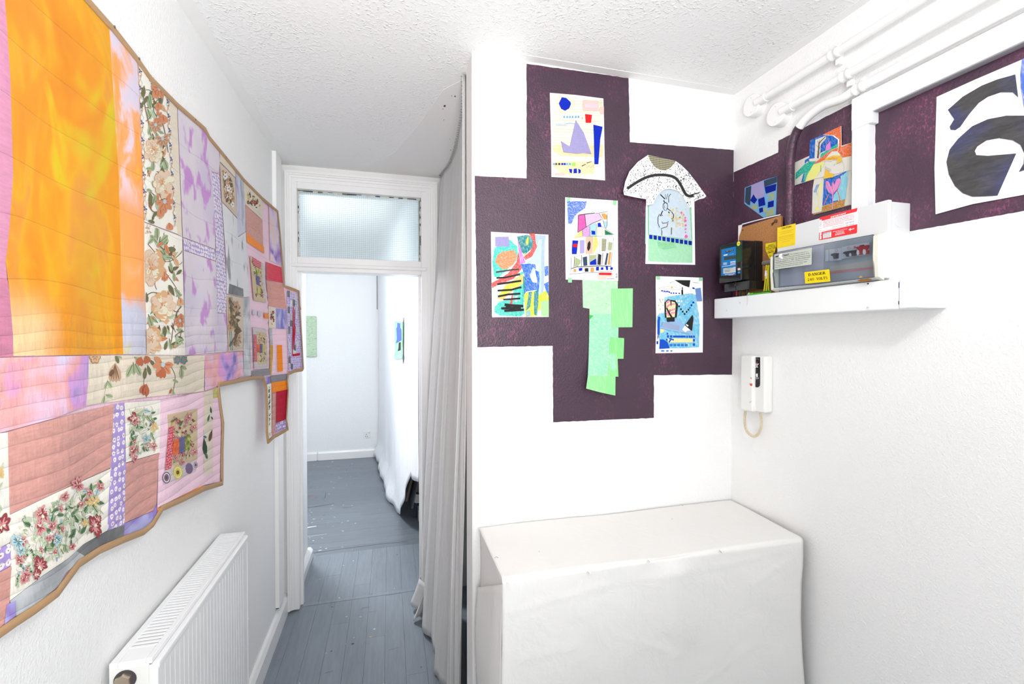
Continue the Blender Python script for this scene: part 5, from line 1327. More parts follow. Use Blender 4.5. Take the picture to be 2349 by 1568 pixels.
for pts, w in (([(600, 605), (640, 645), (655, 660)], 12), ([(660, 600), (662, 660)], 4), ([(690, 595), (672, 665)], 5), ([(725, 598), (700, 630), (700, 700)], 7), ([(640, 675), (650, 700)], 12), ([(640, 720), (660, 700), (685, 715)], 10), ([(635, 715), (632, 760), (650, 795), (672, 795), (688, 750), (684, 715)], 6), ([(648, 735), (650, 765), (660, 770)], 4), ([(628, 800), (600, 865)], 12), ([(590, 840), (572, 880), (572, 950), (590, 1000)], 7), ([(620, 850), (625, 862)], 9), ([(680, 770), (735, 810), (760, 850), (748, 930)], 9), ([(698, 810), (708, 830)], 12), ([(620, 930), (625, 950), (680, 945), (698, 928)], 7), ([(690, 950), (680, 990), (610, 1015), (620, 1050), (616, 1095)], 7), ([(733, 1000), (733, 1085)], 7)): M2.line(pts, w, ink, 0.003)
for _ in range(70): 
    x, y = rng.gauss(800, 70), rng.gauss(900, 75)
    if 480 < x < 950 and 600 < y < 1080: M2.ell(x, y, rng.uniform(4, 14), rng.uniform(4, 12), CR('gold_spatter', (244, 216, 130), 0.3), 0, 7, 0.0028)
HP = paper('hot_pink', 250, 116, 178)
for x, y, r in ((852, 824, 12), (880, 850, 8), (900, 885, 11), (900, 920, 17), (905, 975, 13), (903, 1020, 11), (903, 1058, 8), (910, 1108, 20)): M2.ell(x, y, r, r*1.1, HP, 0, 6, 0.003)
M2.build('drawn_figure', A2)
for i in range(10): 
    x = 468+i*52.5; y = 1088+i*8; cut(A2, onB, k, [(x, y), (x+38, y+4), (x+36, y+52), (x+2, y+46)], ROYD if i % 2 else ROY, 0.0042, 0.0006)
# --- 3: house drawing
k = K(1290, 445, 7.65)
A3 = drawing('drawing', 'drawing of a patchwork house with black outlines and a blue corner, mint tape corners', onB, k, [(52, 55), (500, 85), (973, 115), (975, 600), (980, 1520), (520, 1508), (60, 1498), (48, 700)], paper('cool_white', 246, 246, 250))
cut(A3, onB, k, [(85, 122), (430, 125), (400, 245), (270, 330), (225, 380), (162, 518), (105, 515)], CR('blue_hatch', (86, 128, 222), 0.55, 1.3, dens=90), th=0.0006)
for pts in ([(78, 55), (142, 60), (138, 120), (78, 150)], [(892, 110), (955, 115), (945, 198), (886, 193)], [(100, 1462), (170, 1466), (168, 1552), (100, 1550)]): cut(A3, onB, k, pts, MINT, th=0.0004, name='tape')
M3 = KM(onB, 0.0029, k)
PKH = CR('pink_hatch', (250, 92, 186), 0.35, 0.5, dens=130, under=(252, 170, 110))
fills = [([(280, 365), (392, 360), (415, 575), (278, 670)], PKH), ([(392, 360), (650, 340), (690, 440), (420, 575)], CR('mauve_hatch', (226, 190, 230), 0.5)), ([(680, 345), (740, 335), (785, 370), (780, 440), (730, 445)], ORAP), ([(715, 470), (785, 480), (785, 545), (755, 605)], CR('aqua_hatch', (170, 220, 236), 0.3)), ([(345, 625), (355, 735), (195, 775)], CR('lemon_hatch', (248, 230, 110), 0.3)), ([(345, 625), (480, 555), (480, 738), (355, 738)], CR('orchid_hatch', (218, 156, 222), 0.4)), ([(482, 540), (595, 500), (595, 735), (482, 738)], CR('aqua_hatch', (170, 220, 236), 0.3)), ([(608, 570), (622, 570), (626, 710), (612, 710)], paper('apricot', 250, 206, 140)), ([(690, 600), (710, 610), (710, 705), (692, 705)], paper('lemon', 250, 236, 170)), ([(748, 625), (895, 712), (750, 716)], paper('bottle_green', 40, 130, 84)), ([(408, 750), (545, 740), (525, 1045), (412, 1055)], CR('coral_hatch', (252, 190, 160), 0.4, 0.1)), ([(555, 740), (600, 738), (636, 880), (545, 1050), (528, 1050)], CR('lemon_hatch2', (250, 222, 110), 0.3, 0.2)), ([(600, 740), (655, 745), (650, 1040), (560, 1045), (636, 880)], paper('ice', 232, 246, 248)), ([(700, 1030), (750, 1030), (740, 1240), (692, 1240)], paper('shell', 250, 232, 236)), ([(620, 1380), (885, 1378), (885, 1450), (780, 1455), (775, 1505), (620, 1505)], paper('shell_pink', 254, 222, 208))]
for pts, m in fills: M3.poly(pts, m)
for pts, w in (([(280, 362), (272, 675)], 9), ([(290, 365), (420, 348), (570, 332)], 13), ([(575, 338), (690, 325), (800, 303), (785, 370), (788, 545), (765, 605)], 7), ([(392, 355), (418, 580)], 9), ([(268, 675), (400, 590), (520, 515), (690, 445)], 8), ([(650, 340), (712, 450), (750, 605), (905, 712)], 6), ([(250, 670), (165, 790), (330, 745), (620, 738), (880, 730)], 4), ([(165, 790), (170, 1080)], 3), ([(155, 1110), (155, 1310)], 6), ([(215, 1095), (205, 1280)], 8), ([(340, 1070), (336, 1265)], 8), ([(470, 1050), (470, 1240)], 5), ([(612, 1040), (608, 1240)], 5), ([(712, 1030), (692, 1240)], 6), ([(875, 1020), (848, 1260)], 5), ([(900, 760), (885, 980)], 4), ([(157, 1305), (262, 1275), (430, 1270), (610, 1258), (730, 1260), (858, 1268), (862, 1310)], 11), ([(155, 1305), (128, 1405), (400, 1380), (700, 1365), (870, 1360)], 6), ([(290, 800), (292, 1085)], 3), ([(665, 770), (655, 1030)], 3), ([(800, 770), (780, 1010)], 3), ([(600, 520), (597, 735)], 4), ([(745, 620), (743, 715)], 3), ([(170, 1100), (340, 1078)], 3), ([(350, 630), (358, 735)], 4), ([(482, 560), (484, 738)], 4), ([(700, 565), (730, 600)], 5)): M3.line(pts, w, ink, 0.0003)
M3.build('drawn_marks', A3)
for pts, m in (([(180, 810), (280, 815), (250, 1052), (168, 1050)], ROY), ([(310, 808), (388, 805), (386, 1035), (312, 1040)], LILF), ([(480, 815), (498, 870), (490, 950), (458, 1000), (436, 950), (448, 860)], M_black), ([(692, 780), (778, 785), (758, 998), (690, 995)], checks('navy_floral', (44, 66, 96), (220, 214, 160), 190)), ([(815, 838), (880, 852), (865, 982), (805, 980)], CHK), ([(228, 1108), (325, 1160), (318, 1210), (280, 1262), (220, 1268)], CHK), ([(360, 1108), (432, 1090), (440, 1250), (375, 1258)], NAVY), ([(486, 1070), (595, 1065), (592, 1130), (488, 1190)], CHK), ([(592, 1130), (598, 1238), (485, 1240), (488, 1190)], ROY), ([(632, 1045), (685, 1065), (672, 1242), (622, 1235)], M_black), ([(780, 1030), (808, 1040), (775, 1243), (743, 1240)], NAVY), ([(825, 1018), (860, 1018), (832, 1240), (797, 1235)], ORAP), ([(622, 505), (668, 502), (692, 575), (625, 575)], ROY), ([(512, 640), (575, 648), (578, 710), (518, 705)], ROY), ([(190, 870), (265, 872), (262, 930), (192, 932)], REDP), ([(200, 1315), (243, 1312), (242, 1366), (202, 1368)], ORAP), ([(290, 1300), (350, 1290), (350, 1340), (295, 1348)], ROY), ([(395, 1300), (455, 1295), (458, 1358), (398, 1360)], M_black), ([(500, 1288), (555, 1283), (555, 1360), (500, 1362)], ORAP), ([(595, 1275), (642, 1272), (642, 1338), (595, 1338)], ROY), ([(680, 1285), (720, 1283), (720, 1325), (680, 1327)], ROY), ([(762, 1265), (800, 1262), (803, 1330), (775, 1330)], ROY), ([(842, 1285), (886, 1282), (885, 1326), (845, 1328)], ROY), ([(645, 1380), (864, 1378), (862, 1420), (645, 1415)], REDP)):
    cut(A3, onB, k, pts, m, 0.0042, 0.0005)
text('LEA KNAVES', onB, 0.0034, k(785, 1468), k(915, 1466), k(785, 1495), M_black, A3)
text('RoB', onB, 0.0034, k(935, 1395), k(935, 1470), k(965, 1395), M_black, A3)
# --- 4: crayon abstract
k = K(1120, 525, 7.467)
A4 = drawing('drawing', 'crayon drawing of a big orange oval above thick black bars, leftmost on the plum wall', onB, k, [(46, 48), (500, 72), (1030, 97), (1034, 800), (1038, 1505), (66, 1510), (58, 900)], P_white)
M4 = KM(onB, 0.0028, k)
TUR = CR('turquoise_hatch', (72, 216, 196), 0.35, 1.0, dens=110); COR = CR('coral_red_hatch', (250, 92, 88), 0.25, 1.6, dens=110); TEA = CR('teal_hatch', (42, 144, 150), 0.35, 0.4, dens=130); BLU = CR('blue_pencil', (46, 116, 220), 0.35, 0.4, dens=130); LBL = CR('pale_blue_hatch', (198, 234, 246), 0.3, 0.2); PER = CR('periwinkle_hatch', (176, 200, 242), 0.3, 0.0); LIM = CR('lime_hatch', (216, 232, 60), 0.3, 0.2, dens=110); AMB = CR('amber_hatch', (252, 208, 110), 0.3, 1.0); ORC = CR('orange_crayon', (252, 150, 96), 0.35, 1.1, dens=120); ORH = CR('orchid_crayon', (206, 142, 220), 0.35, 0.2, dens=120)
for pts, m, l in (([(110, 320), (370, 180), (500, 300), (510, 480), (470, 560), (330, 690), (180, 830), (100, 820), (70, 560)], TUR, 0), ([(110, 1330), (200, 1240), (600, 1180), (620, 1450), (540, 1500), (200, 1480), (100, 1420)], TUR, 0), ([(430, 1000), (610, 900), (620, 1250), (430, 1250)], TUR, 0.0001), ([(500, 760), (610, 720), (600, 900)], TUR, 0.0001), ([(700, 80), (800, 78), (820, 260), (850, 290), (800, 420), (740, 480), (640, 530), (600, 480), (720, 380), (770, 240)], COR, 0.0002), ([(520, 380), (545, 560), (580, 670), (440, 850), (160, 960), (65, 1015), (60, 920), (200, 850), (340, 760), (480, 570)], COR, 0.0003), ([(150, 1190), (300, 950), (420, 880), (600, 760), (600, 930), (430, 1050), (240, 1220)], AMB, 0.0002), ([(290, 990), (420, 920), (560, 880), (470, 1010), (230, 1150), (180, 1130)], LIM, 0.0004), ([(118, 135), (350, 128), (365, 300), (120, 300)], LILP, 0.0004), ([(118, 570), (150, 450), (250, 385), (440, 360), (490, 430), (480, 510), (430, 610), (330, 680), (240, 685)], ORC, 0.0006), ([(490, 130), (670, 95), (720, 120), (775, 210), (750, 330), (620, 450), (580, 400)], TEA, 0.0004), ([(660, 160), (690, 120), (690, 230), (665, 290), (640, 230)], LIM, 0.0006), ([(600, 420), (650, 405), (610, 455)], LIM, 0.0006), ([(500, 150), (545, 300), (640, 580), (545, 605)], ORH, 0.0007), ([(800, 100), (990, 110), (960, 260), (940, 160), (850, 260), (830, 260)], PER, 0), ([(860, 190), (920, 170), (930, 600), (900, 1150), (860, 1150), (860, 600), (640, 590), (740, 490), (830, 320)], LBL, 0.0001), ([(915, 150), (965, 130), (960, 950), (930, 1190), (900, 1190), (910, 500)], PER, 0.0002), ([(555, 600), (700, 592), (810, 605), (820, 690), (770, 680), (710, 800), (760, 910), (830, 920), (830, 1040), (650, 1070), (600, 1140), (640, 980), (625, 800)], BLU, 0.0006), ([(800, 700), (870, 730), (880, 860), (850, 1280), (830, 1040), (840, 880)], BLU, 0.0006), ([(965, 640), (1028, 630), (1030, 790), (970, 810)], BLU, 0.0004), ([(955, 940), (1032, 900), (1036, 1140), (990, 1060)], BLU, 0.0004), ([(595, 800), (635, 820), (640, 980), (615, 1080), (600, 960)], TEA, 0.0005), ([(610, 1090), (830, 1060), (860, 1200), (840, 1490), (640, 1505), (625, 1300)], LIM, 0.0002), ([(840, 1140), (1036, 1020), (1036, 1220), (900, 1240), (905, 1390), (850, 1390)], LIM, 0.0002), ([(695, 1075), (750, 1070), (720, 1330), (650, 1400), (670, 1250)], TEA, 0.0006), ([(790, 1060), (855, 1050), (860, 1250), (830, 1480), (790, 1470), (780, 1250)], TEA, 0.0006), ([(905, 1240), (1036, 1215), (1038, 1500), (910, 1490)], CR('leaf_hatch', (176, 240, 160), 0.3), 0.0004), ([(650, 1410), (720, 1390), (720, 1490), (655, 1500)], CR('denim_hatch', (130, 190, 214), 0.5), 0.0007), ([(770, 650), (800, 680), (720, 820), (705, 790)], CR('pale_denim', (190, 208, 236), 0.3), 0.0008), ([(405, 1130), (425, 1130), (415, 1290), (370, 1285)], COR, 0.0005), ([(450, 1145), (510, 1140), (490, 1250), (450, 1250)], paper('pale_grey', 206, 210, 212), 0.0005)):
    M4.poly(pts, m, l)
for pts, w, c in (([(135, 738), (300, 715), (420, 695), (530, 690)], 26, paper('soft_black', 84, 80, 78)), ([(140, 838), (280, 832), (430, 800), (545, 775)], 30, paper('soft_black2', 60, 58, 58)), ([(155, 945), (330, 920), (565, 885)], 32, ink), ([(160, 1055), (400, 1040), (500, 1010), (570, 998)], 32, ink), ([(165, 1155), (340, 1120), (550, 1105)], 32, ink), ([(258, 1208), (548, 1188)], 28, ink), ([(280, 1295), (420, 1310), (600, 1320)], 46, ink), ([(222, 1358), (400, 1355), (560, 1345)], 38, ink), ([(275, 1400), (440, 1392), (615, 1380)], 38, ink), ([(300, 1340), (460, 1370)], 50, ink)): M4.line(pts, w, c, 0.0011)
M4.line([(600, 960), (590, 1280)], 4, TEA, 0.001); M4.line([(475, 1420), (478, 1500)], 5, TEA, 0.001); M4.line([(565, 1400), (562, 1505)], 5, TEA, 0.001)
M4.build('crayon_marks', A4)
# --- 5: long green strip of joined papers, its foot curling off the wall
k = K(1080, 620, 3.789)
def lift5(x, y): return 0.002 + 0.030*ss(800, 908, y)
A5 = thing('paper_strip', onB(*k(1130, 1080)), 'long hanging strip of green painted papers below the house drawing', 'drawing')
G1 = CR('green_wash_pale', (192, 246, 196), 0.35, 1.4, dens=40); G2 = CR('green_wash_aqua', (166, 236, 196), 0.3, 1.2, dens=40); G3 = CR('green_wash_leaf', (158, 240, 160), 0.22, 0.1, dens=60); G4 = CR('green_wash_spring', (150, 238, 150), 0.2, 0.2, dens=60)
def gp(pts, m, d, nm='painted_paper'): plate(nm, kk(k, pts), onB, (0.0006,), lambda x, y: lift5(x, y)+d, m, A5)
gp([(970, 80), (1278, 84), (1276, 300), (1222, 386), (1032, 385), (1032, 333), (975, 322)], G1, 0.0)
gp([(1032, 382), (1285, 378), (1282, 580), (1260, 700), (1258, 925), (1018, 915), (1024, 760), (1030, 500)], G2, 0.0007)
gp([(1222, 158), (1409, 155), (1405, 493), (1225, 495)], G3, 0.0018)
gp([(1214, 578), (1333, 588), (1328, 767), (1276, 768), (1283, 923), (1191, 920), (1202, 720)], G4, 0.0016)
gp([(1018, 912), (1190, 918), (1258, 926), (1256, 1087), (1130, 1060), (1003, 1026), (1010, 970)], G3, 0.0014)
M5 = KM(lambda x, y, o=0: onB(x, y, lift5(x, y)+o), 0.0012, k); GD = paper('vivid_green', 60, 210, 70)
M5.poly([(1034, 388), (1068, 392), (1045, 412), (1034, 425)], GD)
for q_ in range(10): x, y = rng.uniform(1034, 1090), rng.uniform(390, 480); M5.line([(x, y), (x+rng.uniform(3, 14), y+rng.uniform(-5, 3))], 2, GD)
M5.ell(1176, 290, 3, 5, GD); M5.build('drawn_marks', A5)
# --- 6: boat on blue water
k = K(1495, 620, 7.84)
A6 = drawing('drawing', 'blue water collage with a striped pink balloon and black triangles, mint tape corners', onB, k, [(76, 102), (480, 115), (916, 130), (922, 800), (918, 1474), (70, 1488), (82, 900), (74, 300)], P_white)
M6 = KM(onB, 0.0028, k)
WAT = CR('water_felt', (122, 212, 246), 0.5, 0.8, dens=45); WAT2 = CR('water_felt_deep', (86, 200, 244), 0.4, 0.4, dens=70); SAND = CR('yellow_felt', (250, 246, 180), 0.2)
M6.poly([(228, 480), (500, 440), (720, 412), (800, 440), (810, 560), (830, 700), (850, 780), (860, 1000), (850, 1380), (500, 1400), (200, 1395), (120, 1200), (100, 1000), (95, 830), (140, 770), (225, 760)], WAT)
for pts in ([(500, 560), (700, 450)], [(520, 700), (760, 520)], [(560, 900), (700, 720)], [(480, 820), (640, 640)], [(830, 1200), (860, 960)], [(240, 620), (300, 500)], [(120, 900), (220, 800)], [(200, 1180), (330, 1110)], [(560, 1120), (800, 1080)]): M6.line(pts, 26, WAT2, 0.0002, 12)
GRY = paper('pencil_grey', 150, 150, 156)
for pts in ([(130, 305), (250, 290), (340, 280), (530, 330)], [(130, 305), (180, 380), (300, 430), (500, 455), (600, 450)], [(110, 325), (520, 350)], [(590, 430), (640, 400), (700, 425)], [(110, 480), (180, 600)], [(330, 225), (400, 195), (430, 250)], [(730, 210), (850, 230)]): M6.line(pts, 3, GRY, 0.0003)
for pts in ([(325, 222), (395, 200)], [(750, 215), (830, 222)], [(140, 510), (180, 600)]): M6.line(pts, 8, GRY, 0.0003, 3)
for x, y in ((188, 363), (225, 372), (258, 378), (288, 376), (316, 388), (350, 405), (395, 405), (440, 408), (495, 410)): M6.rect(x-12, y-12, x+12, y+12, ROY, 0.0004, 0.15)
M6.line([(548, 350), (552, 435)], 30, M_black, 0.0004); M6.line([(552, 300), (550, 360)], 16, paper('soft_black', 84, 80, 78), 0.0004)
M6.rect(345, 295, 378, 320, paper('mango', 252, 204, 90), 0.0004)
for x, y, c in ((448, 550, P_white), (492, 552, P_white), (538, 552, P_white), (492, 605, P_white), (492, 646, M_black), (526, 696, M_black), (558, 740, M_black), (592, 782, M_black), (628, 744, M_black), (660, 706, M_black), (686, 672, paper('mid_blue', 50, 130, 230)), (714, 624, ROY), (748, 576, ROY)): M6.rect(x-14, y-16, x+14, y+16, c, 0.0006)
for x, y in ((125, 626), (154, 694), (197, 524), (202, 624)): M6.rect(x-12, y-12, x+10, y+14, paper('lime2', 200, 240, 130), 0.0004)
for i in range(5): M6.rect(322+i*68, 1322, 374+i*68, 1360, paper('mid_blue', 50, 130, 230), 0.0005)
for x in (292, 350): M6.rect(x-18, 1166, x+18, 1206, paper('cobalt', 24, 90, 214), 0.0005)
M6.rect(384, 1170, 610, 1204, paper('cobalt', 24, 90, 214), 0.0005)
for x in (636, 682, 718, 760): M6.rect(x-15, 1170, x+15, 1208, paper('cobalt', 24, 90, 214), 0.0005)
for y in (1250, 1330): M6.rect(744, y-20, 778, y+24, paper('cobalt', 24, 90, 214), 0.0005)
for x, y in ((270, 1244), (282, 1136)): M6.rect(x-12, y-16, x+12, y+18, paper('cobalt', 24, 90, 214), 0.0005)
M6.rect(290, 1222, 740, 1296, SAND, 0.0004); M6.line([(310, 1290), (350, 1235), (398, 1250)], 26, paper('cobalt', 24, 90, 214), 0.0006); M6.line([(310, 1228), (360, 1228)], 20, paper('cobalt', 24, 90, 214), 0.0006)
M6.poly([(150, 1050), (220, 1060), (215, 1110), (155, 1130)], SAND, 0.0004)
for x, w in ((198, 34), (282, 26), (354, 20)): M6.ell(x, 1446, w, 13, paper('mid_blue', 50, 130, 230), lift=0.0004)
for q_ in range(14): M6.line([(95+rng.uniform(0, 45), 1130+rng.uniform(0, 120)), (95+rng.uniform(0, 45), 1150+rng.uniform(0, 110))], 4, GRY, 0.0005)
M6.build('drawn_marks', A6)
for pts in ([(78, 102), (148, 106), (152, 165), (92, 168)], [(850, 130), (914, 132), (912, 188), (852, 186)]): cut(A6, onB, k, pts, MINT, th=0.0004, name='tape')
cut(A6, onB, k, [(415, 172), (696, 176), (675, 302), (560, 260)], M_black, 0.0040); cut(A6, onB, k, [(785, 325), (880, 312), (908, 552), (820, 555)], paper('cornflower', 124, 160, 226), 0.0040); cut(A6, onB, k, [(735, 300), (770, 312), (775, 335), (740, 328)], ROY, 0.0040)
cut(A6, onB, k, [(110, 1030), (440, 865), (600, 985), (745, 1105), (700, 1145), (400, 1090)], paper('powder_blue', 164, 202, 244), 0.0044)
cut(A6, onB, k, [(195, 920), (500, 995), (490, 1082), (185, 1015)], paper('dusty_blue', 168, 188, 222), 0.0051)
cut(A6, onB, k, [(600, 985), (735, 800), (752, 860), (728, 1080), (700, 1080)], M_black, 0.0051); cut(A6, onB, k, [(548, 1065), (600, 990), (700, 1075), (640, 1085), (605, 1110)], P_white, 0.0051); cut(A6, onB, k, [(628, 962), (664, 990), (652, 1008), (616, 982)], P_white, 0.0059)
cut(A6, onB, k, [(230, 575), (295, 520), (425, 540), (475, 610), (450, 845), (240, 850)], M_black, 0.0047); cut(A6, onB, k, [(258, 575), (300, 535), (420, 575), (432, 620), (415, 835), (270, 845), (260, 700)], SAND, 0.0055)
M6 = KM(onB, 0.0068, k); PKS = CR('pink_stripe', (250, 150, 190), 0.25)
for pts in ([(258, 580), (340, 545)], [(268, 660), (330, 610), (420, 600)], [(300, 730), (430, 690)], [(265, 740), (310, 820)], [(350, 770), (420, 755)]): M6.line(pts, 34, PKS, 0, 26)
M6.line([(268, 670), (310, 760), (360, 840)], 22, M_black, 0.0002, 34); M6.line([(345, 540), (350, 640)], 26, M_black, 0.0002, 8); M6.line([(330, 700), (325, 750)], 10, M_black, 0.0002); M6.build('stripes', A6)
cut(A6, onB, k, [(270, 845), (415, 848), (412, 918), (276, 922)], M_black, 0.0060, 0.0005)
cut(A6, onB, k, [(150, 1240), (215, 1240), (285, 1290), (325, 1398), (140, 1410)], paper('cobalt', 24, 90, 214), 0.0047); cut(A6, onB, k, [(122, 830), (150, 835), (140, 1160), (105, 1150), (108, 930)], paper('cobalt', 24, 90, 214), 0.0047); cut(A6, onB, k, [(92, 1272), (118, 1272), (114, 1325), (90, 1322)], ROY, 0.0044)
# --- 7: blue patchwork pentagon on the right wall
k = K(1640, 220, 4.894)
A7 = drawing('drawing', 'light blue five sided paper with dark blue squares on the right wall by the corner', onR, k, [(335, 1030), (545, 945), (697, 900), (690, 1130), (683, 1335), (555, 1372), (330, 1208)], paper('sky_card', 132, 194, 246))
for pts, m in (([(345, 1032), (405, 1010), (392, 1225), (370, 1220), (337, 1190)], NAVY), ([(412, 1005), (545, 948), (552, 1130), (490, 1148), (400, 1150)], LILF), ([(550, 950), (695, 902), (690, 970), (555, 1020)], NAVY), ([(557, 1022), (686, 985), (678, 1060), (572, 1095)], ROYD), ([(433, 1103), (470, 1165), (440, 1208), (395, 1172)], ROYD), ([(485, 1160), (550, 1133), (563, 1222), (492, 1242)], ROYD), ([(595, 1100), (665, 1082), (665, 1160), (598, 1172)], CHK), ([(595, 1190), (660, 1172), (657, 1240), (592, 1254)], ROYD), ([(495, 1262), (535, 1250), (540, 1298), (500, 1312)], ROYD), ([(420, 1212), (484, 1240), (462, 1282), (405, 1258)], CHK), ([(545, 1265), (582, 1248), (580, 1302), (545, 1310)], CHK), ([(590, 1290), (662, 1245), (657, 1335), (560, 1360)], CHK)): cut(A7, onR, k, pts, m)
cut(A7, onR, k, [(605, 1125), (635, 1122), (633, 1150), (606, 1150)], paper('sky_card', 132, 194, 246), 0.0032, 0.0004)
# --- 8: cross of three cream cards
k = K(1810, 280, 7.127)
A8 = thing('drawing', onR(*k(700, 1480)), 'stepped drawing on cream card with a bare tree and a pink tulip', 'drawing')
def card(pts, m, o0, o1, nm='card'): return plate(nm, kk(k, pts), onR, o0, o1, m, A8)
CARD = P_offw
card([(412, 925), (1018, 650), (1012, 1355), (400, 1500), (375, 1490), (385, 1090)], CARD, 0.0012, 0.0026)
card([(92, 660), (340, 545), (1020, 335), (1020, 780), (430, 925), (66, 1040)], CARD, 0.0022, 0.0048)
card([(342, 300), (545, 205), (846, 62), (852, 470), (700, 640), (330, 640)], CARD, 0.0040, 0.0064)
M8 = KM(onR, 0.0068, k)
BLC = CR('blue_crayon', (24, 106, 206), 0.22, 0.4, dens=90); GRC = CR('emerald_crayon', (10, 190, 160), 0.3, 1.4, dens=110); ORX = CR('orange_hatch', (246, 118, 58), 0.25, 1.2, dens=100); YLC = paper('pale_yellow', 252, 252, 150); AMC = paper('amber', 254, 206, 76)
M8.poly([(342, 300), (545, 205), (610, 215), (720, 225), (800, 280), (800, 340), (690, 420), (520, 500), (415, 590), (330, 600)], BLC); M8.poly([(545, 205), (846, 62), (852, 560), (790, 480), (822, 280), (730, 215), (610, 205)], ORX)
M8.poly([(735, 215), (822, 285), (800, 480), (790, 470), (800, 290), (720, 228)], P_white, 0.0002); M8.poly([(430, 290), (600, 220), (608, 260), (520, 370), (505, 580), (415, 625)], P_offw, 0.0003)
M8.poly([(520, 520), (800, 345), (800, 405), (690, 450), (510, 590)], GRC, 0.0003); M8.poly([(400, 690), (520, 580), (690, 460), (800, 410), (795, 480), (740, 490), (600, 610), (420, 680)], ORX, 0.0002)
M8.poly([(600, 590), (700, 480), (790, 475), (840, 530), (860, 640), (770, 680), (790, 610), (590, 620)], P_offw, 0.0005); M8.poly([(595, 590), (720, 545), (840, 545), (870, 635), (775, 680), (795, 610), (590, 622)], AMC, 0.0006)
M8.poly([(605, 390), (672, 310), (682, 435), (598, 475)], paper('bubblegum', 246, 150, 226), 0.0005)
BRN = paper('umber', 118, 94, 80)
for pts, w, w2 in (([(470, 590), (482, 480), (490, 350), (520, 310), (598, 235)], 28, 10), ([(488, 350), (460, 300)], 8, 4), ([(490, 340), (500, 285)], 7, 4), ([(484, 420), (448, 370)], 7, 3), ([(484, 450), (515, 400), (545, 320)], 7, 4), ([(480, 500), (450, 470)], 6, 3), ([(478, 540), (520, 480)], 5, 3)): M8.line(pts, w, BRN, 0.0006, w2)
M8.line([(640, 608), (660, 595), (680, 602), (710, 580), (740, 592), (800, 585)], 10, ORX, 0.0009)
M8.build('drawn_marks', A8)
M8 = KM(onR, 0.0052, k)
M8.poly([(260, 620), (345, 570), (330, 600), (420, 590), (400, 700), (300, 640), (255, 680)], BLC); M8.poly([(110, 830), (250, 690), (420, 590), (520, 560), (400, 690), (300, 860), (260, 975), (200, 985), (240, 830), (105, 940)], GRC, 0.0002); M8.poly([(195, 985), (250, 790), (235, 985)], BLC, 0.0004)
M8.poly([(270, 970), (300, 860), (400, 690), (590, 640), (560, 720), (440, 900), (420, 925)], YLC, 0.0003); M8.poly([(852, 405), (1020, 338), (1020, 550), (870, 580), (850, 500)], ORX, 0.0002)
M8.line([(520, 700), (518, 810)], 8, CR('sea_pencil', (60, 160, 150), 0.2), 0.0006); M8.line([(730, 710), (742, 690)], 8, CR('blue_grey_pencil', (150, 160, 200), 0.2), 0.0006); M8.line([(870, 640), (900, 720), (890, 800)], 3, GRY, 0.0006)
M8.poly([(580, 720), (690, 770), (680, 810), (590, 765)], paper('grey_tape', 218, 214, 208), 0.0006)
M8.poly([(590, 770), (640, 790), (660, 830), (730, 845), (720, 900), (560, 925), (550, 905), (575, 890)], AMC, 0.0008)
M8.build('crayon_marks', A8, 'stuff')
M8 = KM(onR, 0.0032, k)
M8.poly([(570, 930), (720, 895), (940, 800), (935, 850), (840, 880), (850, 1000), (800, 1290), (545, 1370)], BLC); M8.poly([(860, 880), (965, 790), (965, 900), (925, 1260), (720, 1290), (730, 1190), (800, 1100)], CR('aqua_crayon', (140, 216, 236), 0.4, 0.2, dens=110), 0.0002)
M8.poly([(540, 1380), (800, 1290), (920, 1255), (900, 1370), (530, 1465)], CR('brown_crayon', (196, 138, 50), 0.3, 1.3, dens=110), 0.0003)
TUL = CR('tulip_pink', (246, 150, 214), 0.2, 0.2)
for pts in ([(600, 965), (640, 960), (690, 1060), (700, 1180), (640, 1140), (605, 1060)], [(690, 1060), (720, 945), (745, 1060), (720, 1180), (690, 1160)], [(740, 1020), (780, 930), (830, 915), (850, 960), (820, 1060), (730, 1170)], [(700, 1170), (720, 1170), (722, 1320), (712, 1420), (698, 1420), (708, 1300)]): M8.poly(pts, TUL, 0.0005)
for pts in ([(605, 965), (660, 1100), (700, 1180)], [(840, 980), (790, 1090), (725, 1170)], [(720, 950), (705, 1100)]): M8.line(pts, 6, CR('magenta_pencil', (196, 100, 160), 0.2), 0.0007)
M8.line([(650, 1180), (600, 1280), (570, 1350)], 11, ORX, 0.0006); M8.line([(780, 1105), (815, 1190), (830, 1285)], 12, ORX, 0.0006)
M8.poly([(495, 1000), (545, 990), (500, 1200), (480, 1390), (490, 1440), (430, 1440), (430, 1395), (470, 1380)], YLC); M8.poly([(400, 1140), (450, 1020), (500, 1015), (430, 1150)], CR('steel_pencil', (140, 176, 226), 0.4), 0.0002); M8.line([(450, 1120), (460, 1200)], 5, CR('steel_pencil', (140, 176, 226), 0.4), 0.0003)
M8.poly([(400, 1490), (1010, 1345), (1010, 1355), (400, 1515)], CR('khaki_pencil', (176, 140, 70), 0.4), 0.0003)
M8.build('tulip_marks', A8)
